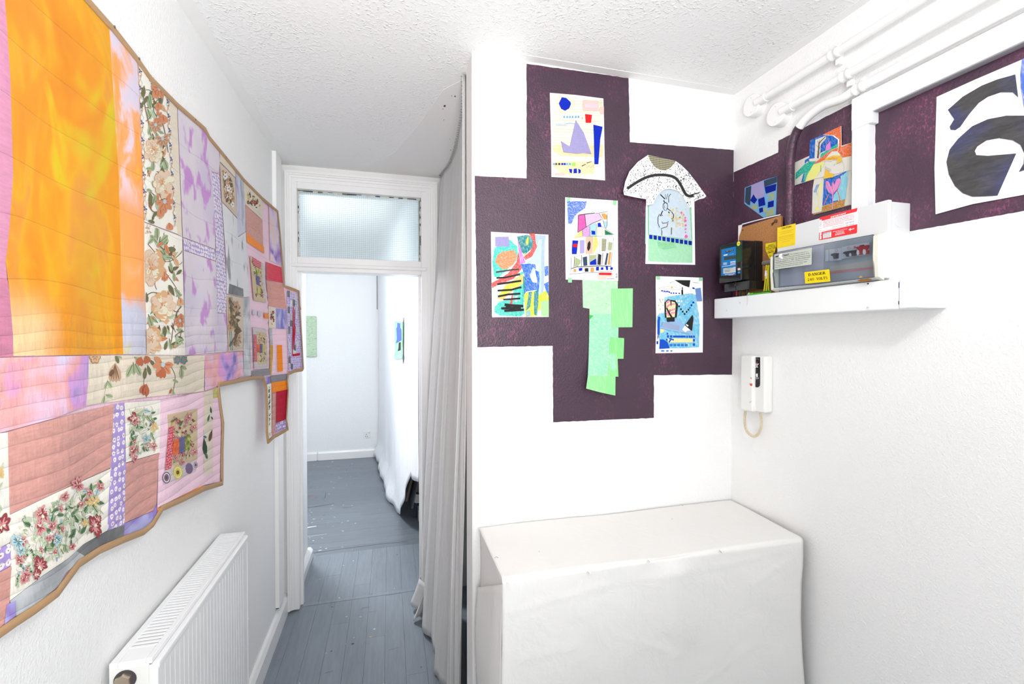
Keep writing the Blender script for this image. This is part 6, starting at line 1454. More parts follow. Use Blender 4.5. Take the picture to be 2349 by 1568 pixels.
# --- 9: large black brush letter shape
k = K(1980, 0, 2.7995)
m, nt, b = new_mat('brushed_black_ink'); p = pos(nt)
f = nz(nt, scaled(nt, p, (1, 3, 12)), 9.0, 4.0, 0.7, 0.4); g = nz(nt, p, 7.0, 2.0)
nt.links.new(mix(nt, step(nt, g, 0.44, 0.62), ramp(nt, f, [(0.3, rgb(56, 55, 56)), (0.7, rgb(84, 82, 84))]), ramp(nt, f, [(0.3, rgb(54, 54, 72)), (0.62, rgb(74, 76, 116)), (0.8, rgb(120, 122, 166))])), b.inputs['Base Color']); b.inputs['Roughness'].default_value = 0.6; M_brush = m
A9 = drawing('drawing', 'large white sheet with a bold black curled shape at the right end of the wall', onR, k, [(472, 622), (720, 510), (1020, 382), (1008, 480), (1030, 640), (1400, 500), (1400, 1140), (1040, 1248), (700, 1310), (465, 1375), (458, 1080)], P_white, off=(0.002, 0.0035))
cut(A9, onR, k, [(544, 705), (640, 620), (760, 550), (860, 510), (975, 478), (985, 560), (993, 622), (960, 592), (880, 592), (800, 620), (740, 660), (680, 730), (620, 815), (590, 835), (562, 832), (556, 812), (585, 765)], M_brush, 0.0035, 0.0008)
C9 = [(980, 985), (920, 1120), (860, 1255), (780, 1260), (700, 1262), (640, 1240), (590, 1195), (550, 1120), (535, 1040), (555, 960), (610, 890), (700, 810), (800, 765), (920, 742), (1040, 742), (1150, 770), (1230, 840), (1260, 930), (1240, 1020), (1130, 1060), (1000, 1102), (1030, 1050), (1035, 985), (1010, 930), (960, 900), (870, 886), (790, 900), (730, 940), (714, 968), (724, 995), (800, 1000)]
cut(A9, onR, k, C9, M_brush, 0.0035, 0.0008)
A10 = drawing('drawing', 'blue painted sheet at the right picture edge, overlapping the large white sheet', onR, k, [(1020, 380), (1160, 320), (1170, 560), (1034, 700), (1012, 560), (1010, 490)], CR('ultramarine_wash', (96, 130, 226), 0.45, 0.3, dens=50), off=(0.0036, 0.0046))
cut(A10, onR, k, [(1060, 420), (1140, 388), (1140, 470), (1062, 500)], CR('ultramarine_deep', (50, 84, 200), 0.3, 0.3), 0.0046, 0.0006)
# ================================================================ pipes, trunking and electrical gear on the right wall
def planeX(X):
    f = lambda px, py, off=0.0: hit(0, X-off, px, py)
    f.n = NR; return f
M_metal = plain('white_metal', (0.84, 0.845, 0.85), 0.35, 0.45)
M_unit = plain('grey_white_steel', (0.68, 0.685, 0.69), 0.38, 0.45, bumpy=0.0001, bscale=700)
M_creamp = plain('cream_plastic', rgb(238, 236, 220), 0.4, 0.4)
M_screw = plain('painted_screw', (0.74, 0.75, 0.76), 0.4)
def disc(name, c, n, r, d, m, parent, seg=16):
    n = Vector(n).normalized(); return tube(name, [Vector(c), Vector(c)+n*d], r, m, parent, seg)
# --- pipes
XPp = XR-0.028
def pipe_z(px, py): return hit(0, XPp, px, py).z
R_P = 0.0128
def saddle(t, y, z, m=M_gloss):
    s = tube('saddle', [(XPp, y-0.016, z), (XPp, y-0.008, z), (XPp, y-0.006, z), (XPp, y+0.006, z), (XPp, y+0.008, z), (XPp, y+0.016, z)], R_P, m, t, 16, radii=[R_P+0.001, R_P+0.004, R_P+0.002, R_P+0.002, R_P+0.004, R_P+0.001])
    box('foot', (XR-0.020, y-0.007, z-0.030), (XR-0.0, y+0.007, z+0.030), m, s, 0.003)
    return s
for i, (p0, lab, bx, sad) in enumerate((((1752, 226), 'upper white conduit pipe running along the right wall under the ceiling', (1723, 243), (1915, 127)), ((1809, 248), 'middle white conduit pipe on the right wall, ending in a round box', (1779, 266), (1941, 172)))):
    h0 = hit(0, XPp, *p0); z = h0.z
    c = hit(0, XR-0.035, *bx)
    t = thing('conduit_pipe', (XPp, h0.y, z), lab, 'pipe', None)
    tube('pipe', [(XPp, -1.78, z), (XPp, c.y-0.03, z)], R_P, M_gloss, t, 16)
    tube('socket', [(XPp, c.y-0.062, z), (XPp, c.y-0.02, z)], R_P+0.003, M_gloss, t, 16)
    bxo = tube('junction_box', [(XR, c.y, z), (XR-0.030, c.y, z)], 0.037, M_gloss, t, 28)
    tube('lid', [(XR-0.029, c.y, z), (XR-0.034, c.y, z), (XR-0.036, c.y, z)], 0.0385, M_gloss, bxo, 28, radii=[0.0385, 0.0385, 0.036])
    for dz in (-0.026, 0.026): disc('screw', (XR-0.0355, c.y, z+dz), (-1, 0, 0), 0.0028, 0.001, M_screw, bxo, 8)
    sy = hit(0, XPp, *sad).y; saddle(t, sy, z)
    saddle(t, -0.6, z)
t = thing('conduit_pipe', hit(0, XPp, 1812, 510), 'lower conduit pipe, white along the wall then plum where it bends down', 'pipe')
zz = pipe_z(1981, 197)
w = [hit(0, XPp, *p) for p in ((1833, 293), (1846, 276), (1866, 258), (1892, 241))]
wp = [(XPp, p.y, p.z) for p in w] + [(XPp, hit(0, XPp, 1930, 220).y, zz-0.004), (XPp, hit(0, XPp, 1955, 208).y, zz), (XPp, -1.78, zz)]
tube('pipe', smooth_path(wp[:6], 6)+[Vector(wp[6])], R_P, M_gloss, t, 16)
pv = [hit(0, XPp, *p) for p in ((1812, 560), (1812, 420), (1813, 372), (1818, 328), (1827, 303), (1834, 292))]
pv = [(XPp, p.y, p.z) for p in pv]; pv[0] = (XPp, pv[1][1], 1.872)
tube('painted_pipe', smooth_path(pv, 6), R_P+0.0006, M_purple, t, 16)['label'] = 'plum painted lower length of pipe'
saddle(t, hit(0, XPp, 1972, 203).y, zz); saddle(t, -0.6, zz)
# --- mini trunking
XM = XR-0.026
yr = hit(0, XR, 2006, 420).y; yl = hit(0, XM, 1953, 420).y
zb = hit(0, XM, 2012, 249).z; zt = zb+0.058
MT = thing('mini_trunking', (XM, yr, 1.85), 'white square cable trunking turning a corner above the consumer unit', 'trunking')
box('upright_cover', (XM, yr, 1.872), (XR, yl, zb-0.004), M_metal, MT, 0.0012, 1)
box('corner_cover', (XM-0.0015, yr-0.010, zb-0.030), (XR, yl+0.0015, zt+0.001), M_metal, MT, 0.0015, 1)
box('horizontal_cover', (XM, -1.79, zb), (XR, yr-0.010, zt), M_metal, MT, 0.0012, 1)
bm = bmesh.new(); bm_box(bm, (XM+0.006, -1.78, zb-0.0012), (XR, yr-0.012, zb+0.001)); from_bm('shade_strip', bm, plain('trunking_shade', (0.35, 0.33, 0.36), 0.8), MT)  # grey strip painted for the shade under the horizontal trunking
# --- metal trunking that carries the unit
XT = 1.205
ya = YB-0.006; yb_ = hit(0, XT, 2062, 650).y; yc = hit(0, XT, 2110, 640).y
tz0 = hit(0, XT, 1642, 730).z; tz1 = hit(0, XT, 1643, 685).z
TK = thing('metal_trunking', (XT, (ya+yc)/2, tz0), 'long white steel trunking fixed level on the right wall under the consumer unit', 'trunking')
box('body', (XT, yb_, tz0), (XR, ya, tz1), M_metal, TK, 0.003)
box('end_cap', (XT-0.002, yc, tz0+0.001), (XR, yb_-0.0012, tz1-0.0015), M_metal, TK, 0.003)
bm = bmesh.new()
for z0, z1 in ((tz0+0.052, tz0+0.066), (tz0+0.012, tz0+0.020)): bm_box(bm, (XT-0.0006, yb_-0.0012, z0), (XT+0.002, yb_+0.0003, z1))
from_bm('seam_mark', bm, plain('violet_seam', rgb(60, 50, 110), 0.7), TK)
for x, y in ((1698, 693.5), (1668.6, 711.5), (1991.5, 705)):
    c = hit(0, XT, x, y); s = disc('screw', c, (-1, 0, 0), 0.0042, 0.0016, M_screw, TK, 12); bm = bmesh.new(); bm_box(bm, c+Vector((-0.0019, -0.0028, -0.0005)), c+Vector((-0.0014, 0.0028, 0.0005))); from_bm('slot', bm, plain('slot_grey', (0.4, 0.4, 0.4)), s)
# --- hardboard backing board
XB2 = 1.262
b0, b1 = hit(0, XB2, 1790, 494), hit(0, XB2, 1694.5, 517)
BD = thing('backing_board', (XB2, (b0.y+b1.y)/2, tz1), 'brown cork coloured backing board behind the electricity meter', 'board')
m, nt, b = new_mat('cork_hardboard'); f = nz(nt, pos(nt), 260.0, 3.0, 0.7)
nt.links.new(ramp(nt, f, [(0.3, rgb(166, 108, 56)), (0.6, rgb(196, 138, 84)), (0.75, rgb(214, 164, 112))]), b.inputs['Base Color']); b.inputs['Roughness'].default_value = 0.8
box('panel', (XB2, b0.y, tz1+0.001), (XB2+0.012, b1.y, b0.z), m, BD, 0.001, 1)
plate('paint_smear', [(1693.5, 517), (1703, 514.5), (1699.5, 530), (1695, 542), (1693, 560)], planeX(XB2), 0.0, 0.0005, P_white, BD)
plate('worn_edge', [(1702, 513), (1730, 505.5), (1762, 497.5), (1790, 491), (1790, 493), (1762, 499.5), (1730, 507.5), (1702, 515.5)], planeX(XB2), 0.0, 0.0006, P_white, BD)
onBd = planeX(XB2)
for x, y in ((1704.5, 527.5), (1782, 509)): disc('nail', onBd(x, y), (-1, 0, 0), 0.0022, 0.004, M_nail, BD, 8)
KY = thing('key', onBd(1776, 510), 'small dark key hanging from a nail on the cork board', 'key')
tube('bow', [onBd(1779.5+3.0*math.cos(a), 506.5+3.0*math.sin(a), 0.004) for a in [i*pi/6 for i in range(13)]], 0.0012, plain('old_brass', rgb(104, 84, 62), 0.4, 0.5, 0.7), KY, 6)
tube('blade', [onBd(1777, 508.5, 0.004), onBd(1770, 513.5, 0.004)], 0.0018, MATS['old_brass'], KY, 6); tube('blade', [onBd(1775.5, 509.5, 0.004), onBd(1770.5, 517, 0.004)], 0.0014, MATS['old_brass'], KY, 6)
CLP = thing('paper_clip', onBd(1743, 635), 'bent silver paper clip hooked on the board beside the meter', 'clip')
tube('wire', smooth_path([onBd(x, y, 0.003) for x, y in ((1748.5, 627), (1745, 633), (1741, 638), (1740.5, 640.5), (1743, 640), (1746, 635), (1744, 631.5))], 4), 0.0007, plain('bright_steel', (0.8, 0.8, 0.82), 0.25, 0.5, 0.9), CLP, 6)
tube('end_loop', [onBd(1744+1.4*math.cos(a), 632+1.6*math.sin(a), 0.004) for a in [i*pi/4 for i in range(9)]], 0.0005, MATS['bright_steel'], CLP, 5)
# --- electricity meter
XF = 1.170
mtl, mtr = hit(0, XF, 1649.5, 561), hit(0, XF, 1701, 550)
mbr = hit(0, XF, 1701, 642)
ME = thing('electricity_meter', (XF+0.04, (mtl.y+mtr.y)/2, mbr.z), 'black electricity meter with a blue face plate in the wall corner', 'meter')
M_mb = plain('black_bakelite', (0.010, 0.010, 0.011), 0.16, 0.55)
box('case', (XF, mtr.y, mbr.z), (XF+0.056, mtl.y, mtr.z), M_mb, ME, 0.004, 3)
box('back_case', (XF+0.056, mtr.y+0.001, mbr.z-0.03), (XB2-0.0005, mtl.y-0.001, mtr.z+0.002), M_mb, ME, 0.004, 2)
onM = planeX(XF); km = K(1640, 540, 10.453)
def mp(nm, pts, o0, o1, m, par=ME): return plate(nm, kk(km, pts), onM, o0, o1, m, par)
FP = mp('face_plate', [(160, 335), (500, 262), (500, 940), (155, 962)], 0.0, 0.0006, plain('meter_blue', rgb(12, 122, 204), 0.3))
mp('bezel', [(140, 320), (160, 335), (155, 962), (495, 935), (500, 950), (140, 975)], 0.0, 0.0012, plain('bezel_dark', (0.08, 0.07, 0.07), 0.4))
mp('green_tint', [(505, 260), (640, 215), (640, 610), (505, 660)], 0.0, 0.0004, plain('green_black', (0.012, 0.045, 0.025), 0.2))
mp('counter_window', [(255, 372), (440, 330), (440, 370), (270, 412)], 0.0006, 0.0012, M_black, FP); mp('display', [(215, 515), (498, 470), (498, 552), (225, 592)], 0.0006, 0.0012, plain('lcd_grey', rgb(58, 66, 66), 0.3), FP)
text('41152', planeX(XF), 0.0016, km(272, 362), km(430, 330), km(272, 402), paper('digit_white', 200, 200, 200), FP)
mp('label_bar', [(207, 462), (300, 445), (300, 470), (210, 488)], 0.0006, 0.0010, P_white, FP)
text('1  L  E', planeX(XF), 0.0012, km(352, 440), km(440, 425), km(352, 462), P_white, FP)
mp('rating_label', [(200, 790), (495, 745), (495, 880), (200, 915)], 0.0006, 0.0010, plain('silver_label', rgb(206, 212, 214), 0.4), FP)
M6 = KM(onM, 0.0013, km)
for y in (655, 678, 702): M6.line([(200, y), (290, y-6)], 9, P_white)
for y, w in ((628, 18), (655, 8), (680, 10)): M6.line([(368, y+8), (495, y-14)], w, P_white)
M6.line([(165, 748), (320, 725), (497, 692)], 9, P_white); M6.line([(235, 938), (480, 905)], 9, P_white); M6.line([(330, 950), (450, 935)], 8, P_white)
for y in (822, 842, 862): M6.line([(232, y+12), (360, y-6)], 5, M_black)
M6.line([(280, 787), (440, 762)], 7, M_black); M6.build('fine_print', FP)
c = onM(*km(568, 193), 0.0008)
st = tube('sticker', [c, c+Vector((-0.0006, 0, 0))], 0.0078, plain('sticker_yellow', rgb(250, 234, 80), 0.5), ME, 24); text('V2K', onM, 0.0019, km(538, 185), km(598, 175), km(538, 215), M_black, st)
mp('card_slot', [(540, 640), (597, 632), (597, 735), (542, 745)], 0.0, 0.0006, M_black); mp('button', [(543, 785), (592, 778), (592, 828), (545, 835)], 0.0, 0.003, plain('cream_button', rgb(226, 218, 196), 0.4)); mp('button', [(545, 862), (590, 855), (588, 905), (547, 910)], 0.0, 0.003, plain('blue_button', rgb(30, 150, 226), 0.4))
TCV = box('terminal_cover', (hit(0, 1.185, *km(600, 1150)).x, hit(0, 1.185, *km(805, 1070)).y, hit(0, 1.185, *km(805, 1275)).z), (XB2-0.004, hit(0, 1.185, *km(215, 1100)).y, mbr.z-0.001), M_mb, ME, 0.003)
pl = planeX(1.185); plate('joint', kk(km, [(487, 1108), (503, 1106), (505, 1290), (488, 1292)]), pl, 0.0, 0.0005, M_dark, TCV); disc('sealing_screw', pl(*km(494, 1185)), (-1, 0, 0), 0.003, 0.002, MATS['old_brass'], TCV, 10)
# tails under the meter
for i, (x0, x1, m, lab) in enumerate(((512, 535, plain('red_pvc', rgb(150, 30, 34), 0.4), 'red cable tail below the meter, nearest the corner'), (590, 610, plain('black_pvc', (0.02, 0.02, 0.022), 0.4), 'black cable tail below the meter, next to the red tail'), (740, 790, MATS['black_pvc'], 'thick black cable tail below the meter, nearest the cables'))):
    p = hit(0, 1.225, *km((x0+x1)/2, 1330))
    t = thing('cable_tail', (1.225, p.y, tz1), lab, 'cable'); tube('sheath', [(1.225, p.y, tz1-0.002), (1.225, p.y, mbr.z-0.030)], 0.0045, m, t, 10)
    tube('crimp', [(1.225, p.y, tz1), (1.225, p.y, tz1+0.006)], 0.0055, MATS['black_pvc'], t, 10)
# --- gland and earth cables between meter and unit
XG = 1.235
pg = planeX(XG); kg = K(1640, 450, 4.894)
GL = thing('cable_gland', pg(*kg(545, 755)), 'ribbed steel gland sticking out from behind the consumer unit', 'gland')
bm = bmesh.new(); a, b2 = pg(*kg(545, 752)), pg(*kg(660, 730)); n = 26; bm_tube(bm, [a.lerp(b2, i/n) for i in range(n+1)], 0.008, 14, radii=[0.0088 if i % 2 else 0.0074 for i in range(n+1)]); from_bm('thread', bm, plain('dusty_steel', rgb(150, 142, 134), 0.5, 0.5, 0.4), GL)
tube('collar', [b2, b2.lerp(a, -0.2)], 0.010, MATS['dusty_steel'], GL, 14)
M_ye = plain('earth_yellow', rgb(242, 206, 20), 0.4); M_ge = plain('earth_green', rgb(60, 176, 40), 0.4)
def earth(pts, lab, sleeve=None):
    P3 = smooth_path([pg(*kg(x, y)) for x, y in pts], 6)
    t = thing('earth_cable', P3[-1], lab, 'cable')
    bm = bmesh.new(); bm_tube(bm, P3, 0.0030, 12)
    fs = [f for f in bm.faces if len(f.verts) == 4]
    for i, f in enumerate(fs): f.material_index = 0 if (i % 12) in (6, 7, 8, 9, 10) else 1
    from_bm('sheath', bm, [M_ye, M_ge], t)
    if sleeve: tube('marker_sleeve', [pg(*kg(*sleeve[0])), pg(*kg(*sleeve[1]))], 0.0036, P_white, t, 10)
    return t
earth([(582, 770), (572, 850), (566, 960), (552, 1075)], 'green and yellow earth cable nearest the meter, left of three', ((575, 835), (570, 895)))
earth([(598, 772), (594, 850), (588, 960), (578, 1075)], 'green and yellow earth cable in the middle of three beside the unit', ((590, 860), (586, 925)))
earth([(612, 768), (604, 850), (604, 960), (606, 1075)], 'green and yellow earth cable closest to the consumer unit, right of three')
GW = thing('cut_cable', pg(*kg(400, 1078)), 'loose green cable with a black stripe lying on the steel trunking', 'cable')
pw2 = planeX(1.212); P3 = [pw2(*kg(x, y)) for x, y in ((390, 1080), (440, 1076), (520, 1078), (620, 1072))]
z = tz1+0.0045; P3 = [Vector((p.x, p.y, z)) for p in P3]
tube('sheath', P3, 0.0038, plain('bright_green', rgb(96, 206, 50), 0.4), GW, 10); tube('stripe', [p+Vector((-0.0028, 0, 0.0012)) for p in P3[1:]], 0.0016, M_black, GW, 8); tube('cut_end', [P3[0], P3[0]+(P3[0]-P3[1]).normalized()*0.004], 0.0040, plain('bared_end', rgb(230, 224, 206), 0.6), GW, 10)
TW = thing('string', pw2(*kg(380, 1080)), 'thin pale string hanging over the front of the steel trunking', 'string')
ps = planeX(XT-0.0022); tube('twine', smooth_path([P3[0]+Vector((-0.003, 0, 0.002)), Vector((XT-0.0025, P3[0].y+0.001, tz1+0.001))] + [ps(*kg(x, y)) for x, y in ((370, 1160), (362, 1225))], 4), 0.0006, plain('pale_string', rgb(226, 220, 208), 0.8), TW, 6)
tube('knot', [P3[0]+Vector((-0.005, 0.001, 0.002)), P3[0]+Vector((-0.005, -0.003, 0.003))], 0.0018, MATS['pale_string'], TW, 8)
# --- yellow safety tag
SY = thing('safety_tag', onBd(*kg(628, 700)), 'yellow tapered earth connection tag hanging on the backing board', 'tag')
po = planeX(1.240); plate('tag', kk(kg, [(568, 540), (572, 532), (688, 511), (690, 560), (676, 600), (648, 690), (640, 703), (612, 700), (572, 610), (568, 595)]), po, 0.0, 0.001, plain('tag_yellow', rgb(250, 222, 30), 0.45), SY)
for s_, a, b2, h in (('SAFETY', (597, 545), (662, 532), 17), ('ELECTRICAL', (577, 567), (678, 546), 18), ('CONNECTION', (574, 589), (682, 567), 18), ('DO NOT', (594, 610), (655, 597), 17), ('REMOVE', (590, 628), (660, 612), 17)):
    text(s_, po, 0.0013, kg(*a), kg(*b2), kg(a[0], a[1]+h), M_black, SY, bold=0.01)
MM = KM(po, 0.0013, kg); MM.line([(618, 655), (618, 668)], 4, MATS['earth_green']); MM.line([(606, 668), (632, 664)], 4, MATS['earth_green']); MM.line([(611, 676), (628, 673)], 4, MATS['earth_green']); MM.line([(616, 684), (624, 682)], 4, MATS['earth_green']); MM.build('earth_symbol', SY)
# --- consumer unit
XU = 1.215
u0, u1 = hit(0, XU, 2038.5, 457), hit(0, XU, 1783, 521.5)
uz1 = hit(0, XU, 2038.5, 457).z; uz0 = tz1+0.002
CU = thing('consumer_unit', (XU+0.03, (u0.y+u1.y)/2, uz0), 'white steel consumer unit with a smoked window and warning labels', 'fuse box')
box('case', (XU+0.010, u0.y+0.003, uz0), (XR, u1.y-0.003, uz1-0.003), M_unit, CU, 0.002)
CVR = box('front_cover', (XU, u0.y, uz0+0.004), (XU+0.012, u1.y, uz1), M_unit, CU, 0.002)
cs = Vector((XR-0.040, u0.y+0.003, 0)); cs.z = hit(1, u0.y+0.003, 2065.5, 507).z
disc('knockout', (cs.x, cs.y, cs.z), (0, -1, 0), 0.0155, 0.0012, M_unit, CU, 28)
onU = planeX(XU); ku = K(1640, 450, 4.894); kw = K(1880, 530, 11.2)
# recess, breakers
def up(nm, k_, pts, o0, o1, m, par=CU): return plate(nm, kk(k_, pts), onU, o0, o1, m, par)
INN = up('inner_panel', ku, [(655, 650), (1785, 432), (1792, 905), (668, 1028)], 0.0, 0.0012, plain('inner_grey', rgb(176, 184, 192, 0.8), 0.5))
BRK = plain('breaker_grey', rgb(214, 220, 226), 0.4); BKT = plain('breaker_black', rgb(42, 46, 52), 0.35); RDT = plain('switch_red', rgb(190, 40, 46), 0.35)
def brk(pts, parts):
    o = up('breaker', kw, pts, 0.0012, 0.0055, BRK)
    for nm, pp_, a, b2, m in parts: up(nm, kw, pp_, a, b2, m, o)
    return o
RNG = plain('pink_print', rgb(216, 110, 124), 0.5)
def oval(cx, cy, rx, ry, n=12): return [(cx+rx*math.cos(2*pi*i/n), cy+ry*math.sin(2*pi*i/n)) for i in range(n)]
brk([(245, 470), (562, 430), (552, 735), (247, 770)], [('toggle', [(285, 590), (380, 560), (470, 565), (455, 620), (460, 695), (360, 710), (345, 640), (292, 630)], 0.0055, 0.0105, BKT), ('rating_mark', oval(425, 492, 32, 34), 0.0055, 0.0060, RNG), ('rating_mark', oval(425, 492, 22, 24), 0.0060, 0.0063, BRK)])
brk([(572, 410), (830, 355), (830, 660), (560, 715)], [('toggle', [(600, 555), (640, 525), (800, 500), (830, 495), (830, 640), (690, 655), (660, 590), (610, 575)], 0.0055, 0.0105, BKT), ('rating_mark', oval(748, 434, 32, 34), 0.0055, 0.0060, RNG), ('rating_mark', oval(748, 434, 22, 24), 0.0060, 0.0063, BRK)])
brk([(836, 352), (1000, 325), (998, 625), (836, 655)], [('toggle', [(834, 495), (955, 482), (955, 530), (930, 545), (930, 620), (836, 640)], 0.0055, 0.0105, BKT), ('rating_mark', oval(905, 412, 30, 32), 0.0055, 0.0060, RNG), ('lens', oval(782, 605, 24, 42), 0.0105, 0.0125, BRK)])
brk([(1004, 325), (1245, 290), (1245, 600), (1002, 640)], [('main_switch', [(930, 405), (1240, 352), (1235, 420), (1195, 480), (1235, 490), (1232, 585), (1010, 608), (1000, 500), (960, 450)], 0.0055, 0.0115, RDT), ('switch_block', [(1025, 365), (1130, 345), (1130, 375), (1028, 390)], 0.0055, 0.0080, plain('switch_dark_red', rgb(120, 30, 38), 0.4)), ('lens', oval(1138, 535, 32, 72), 0.0115, 0.0145, plain('lens_white', rgb(240, 240, 240), 0.3)), ('lens', oval(975, 550, 26, 72), 0.0115, 0.0140, MATS['lens_white'])])
up('blank', kw, [(150, 490), (235, 470), (235, 760), (145, 780)], 0.0012, 0.0030, BRK)
up('circuit_chart', ku, [(1085, 575), (1220, 545), (1218, 960), (735, 1010), (735, 830), (1080, 765)], 0.0012, 0.0018, paper('chart_paper', 222, 224, 240))
up('red_tape', ku, [(1285, 845), (1780, 790), (1780, 815), (1285, 872)], 0.0012, 0.0018, plain('faded_red', rgb(214, 130, 136), 0.6)); up('tan_strip', ku, [(1290, 790), (1780, 710), (1780, 790), (1290, 840)], 0.0012, 0.0016, plain('beige_strip', rgb(196, 190, 182), 0.6))
# smoked window
m, nt, b = new_mat('smoked_perspex'); out = nt.nodes['Material Output']
tr_ = nd(nt, 'ShaderNodeBsdfTransparent'); tr_.inputs[0].default_value = (0.80, 0.83, 0.855, 1)
gl = nd(nt, 'ShaderNodeBsdfGlossy'); gl.inputs['Roughness'].default_value = 0.12
ms = nd(nt, 'ShaderNodeMixShader'); ms.inputs[0].default_value = 0.07; nt.links.new(tr_.outputs[0], ms.inputs[1]); nt.links.new(gl.outputs[0], ms.inputs[2]); nt.links.new(ms.outputs[0], out.inputs[0]); M_smoke = m
XW = 1.1935; onW = planeX(XW)
WN = plate('window_cover', kk(ku, [(658, 637), (1780, 430), (1776, 600), (1790, 905), (1300, 965), (672, 1026), (655, 880)]), onW, -0.0022, 0.0, M_smoke, CU)
wt = [Vector((XW-0.0004, onW(*ku(*p)).y, onW(*ku(*p)).z)) for p in ((658, 637), (1780, 430))]
tube('window_edge', wt, 0.0008, plain('perspex_edge', rgb(62, 66, 78), 0.4), WN, 6)
wt = [onW(*ku(*p), 0.0004) for p in ((1780, 430), (1776, 600), (1790, 905), (1300, 965), (672, 1026))]; tube('window_edge', wt, 0.0007, MATS['perspex_edge'], WN, 6)
wt = [onW(*ku(*p), 0.0002) for p in ((660, 637), (655, 880), (672, 1026))]; tube('window_edge', wt, 0.0019, MATS['perspex_edge'], WN, 6)
# end cheeks and sill of the window
def prismY(nm, prof, y0, y1, m, par):
    bm = bmesh.new(); bm_prism(bm, [Vector((x, y0, z)) for x, z in prof], [Vector((x, y1, z)) for x, z in prof]); return from_bm(nm, bm, m, par)
cy0 = hit(0, XU, *ku(1905, 600)).y; cy1 = onW(*ku(1782, 600)).y
zt_ = onW(*ku(1782, 418)).z; zb_ = onW(*ku(1795, 905)).z
prismY('window_cheek', [(XU, zt_+0.002), (XW-0.001, zt_-0.006), (XW-0.002, (zt_+zb_)/2), (XW+0.002, zb_), (XU, zb_-0.008)], cy0, cy1+0.0005, M_creamp, CU)
ly0, ly1 = onW(*ku(658, 700)).y, onW(*ku(627, 700)).y
prismY('window_cheek', [(XU, zt_+0.002), (XW-0.001, zt_-0.006), (XW-0.002, (zt_+zb_)/2), (XW+0.002, zb_), (XU, zb_-0.008)], ly0-0.0005, ly1, M_creamp, CU)
SL = prismY('window_sill', [(XU, zb_-0.0015), (XW+0.0035, zb_-0.0005), (XW+0.001, uz0+0.006), (XU, uz0+0.001)], cy0+0.006, ly1, M_unit, CU)
plate('scorch_mark', kk(kw, [(960, 1275), (1060, 1235), (1250, 1215), (1340, 1235), (1300, 1265), (1180, 1290), (1060, 1290)]), planeX(XW+0.0005), 0.0, 0.0008, plain('scorch_brown', rgb(150, 98, 30), 0.7), SL); plate('scorch_mark', kk(kw, [(1010, 1180), (1050, 1140), (1100, 1160), (1090, 1195), (1020, 1205)]), planeX(XW), 0.0, 0.0006, plain('scorch_tan', rgb(176, 150, 96), 0.7), SL)
disc('screw_hole', planeX(XW)(*kw(1248, 1348), 0.001), (-1, 0, 0), 0.0022, 0.001, M_black, SL, 10)
# labels: yellow caution
YEL = plain('label_yellow', rgb(252, 218, 40), 0.5); TXY = plain('faded_orange_ink', rgb(214, 150, 20), 0.6); kc = K(1765, 500, 13.067)
LC = plate('warning_label', kk(kc, [(240, 290), (782, 155), (772, 800), (230, 912)]), onU, 0.0, 0.0006, YEL, CU)
def lines(k_, on, off, rows, m, par, h, dx=0, bold=0.0):
    for s_, (x0, y0), (x1, y1) in rows: text(s_, on, off, k_(x0, y0), k_(x1, y1), k_(x0, y0+h), m, par, bold=bold)
text('CAUTION', onU, 0.001, kc(365, 283), kc(652, 220), kc(365, 340), M_black, LC, bold=0.012)
lines(kc, onU, 0.001, [('This installation has wiring colours to', (262, 430), (755, 322)), ('two versions of BS 7671.', (340, 462), (665, 388)), ('Great care should be taken before', (275, 572), (740, 470)), ('undertaking extension, alteration', (282, 622), (725, 525)), ('or repair that all conductors are', (292, 672), (715, 580)), ('correctly identified.', (375, 712), (622, 658)), ('ref 14-16', (655, 770), (745, 748))], TXY, LC, 22, bold=0.008)
# labels: danger on the window
onW1 = planeX(XW-0.0006)
LD = plate('warning_label', kk(ku, [(1004, 855), (1008, 851), (1278, 819), (1283, 823), (1294, 950), (1290, 955), (1020, 980), (1014, 976)]), onW, 0.0, 0.0007, plain('danger_yellow', rgb(254, 222, 10), 0.45), CU)
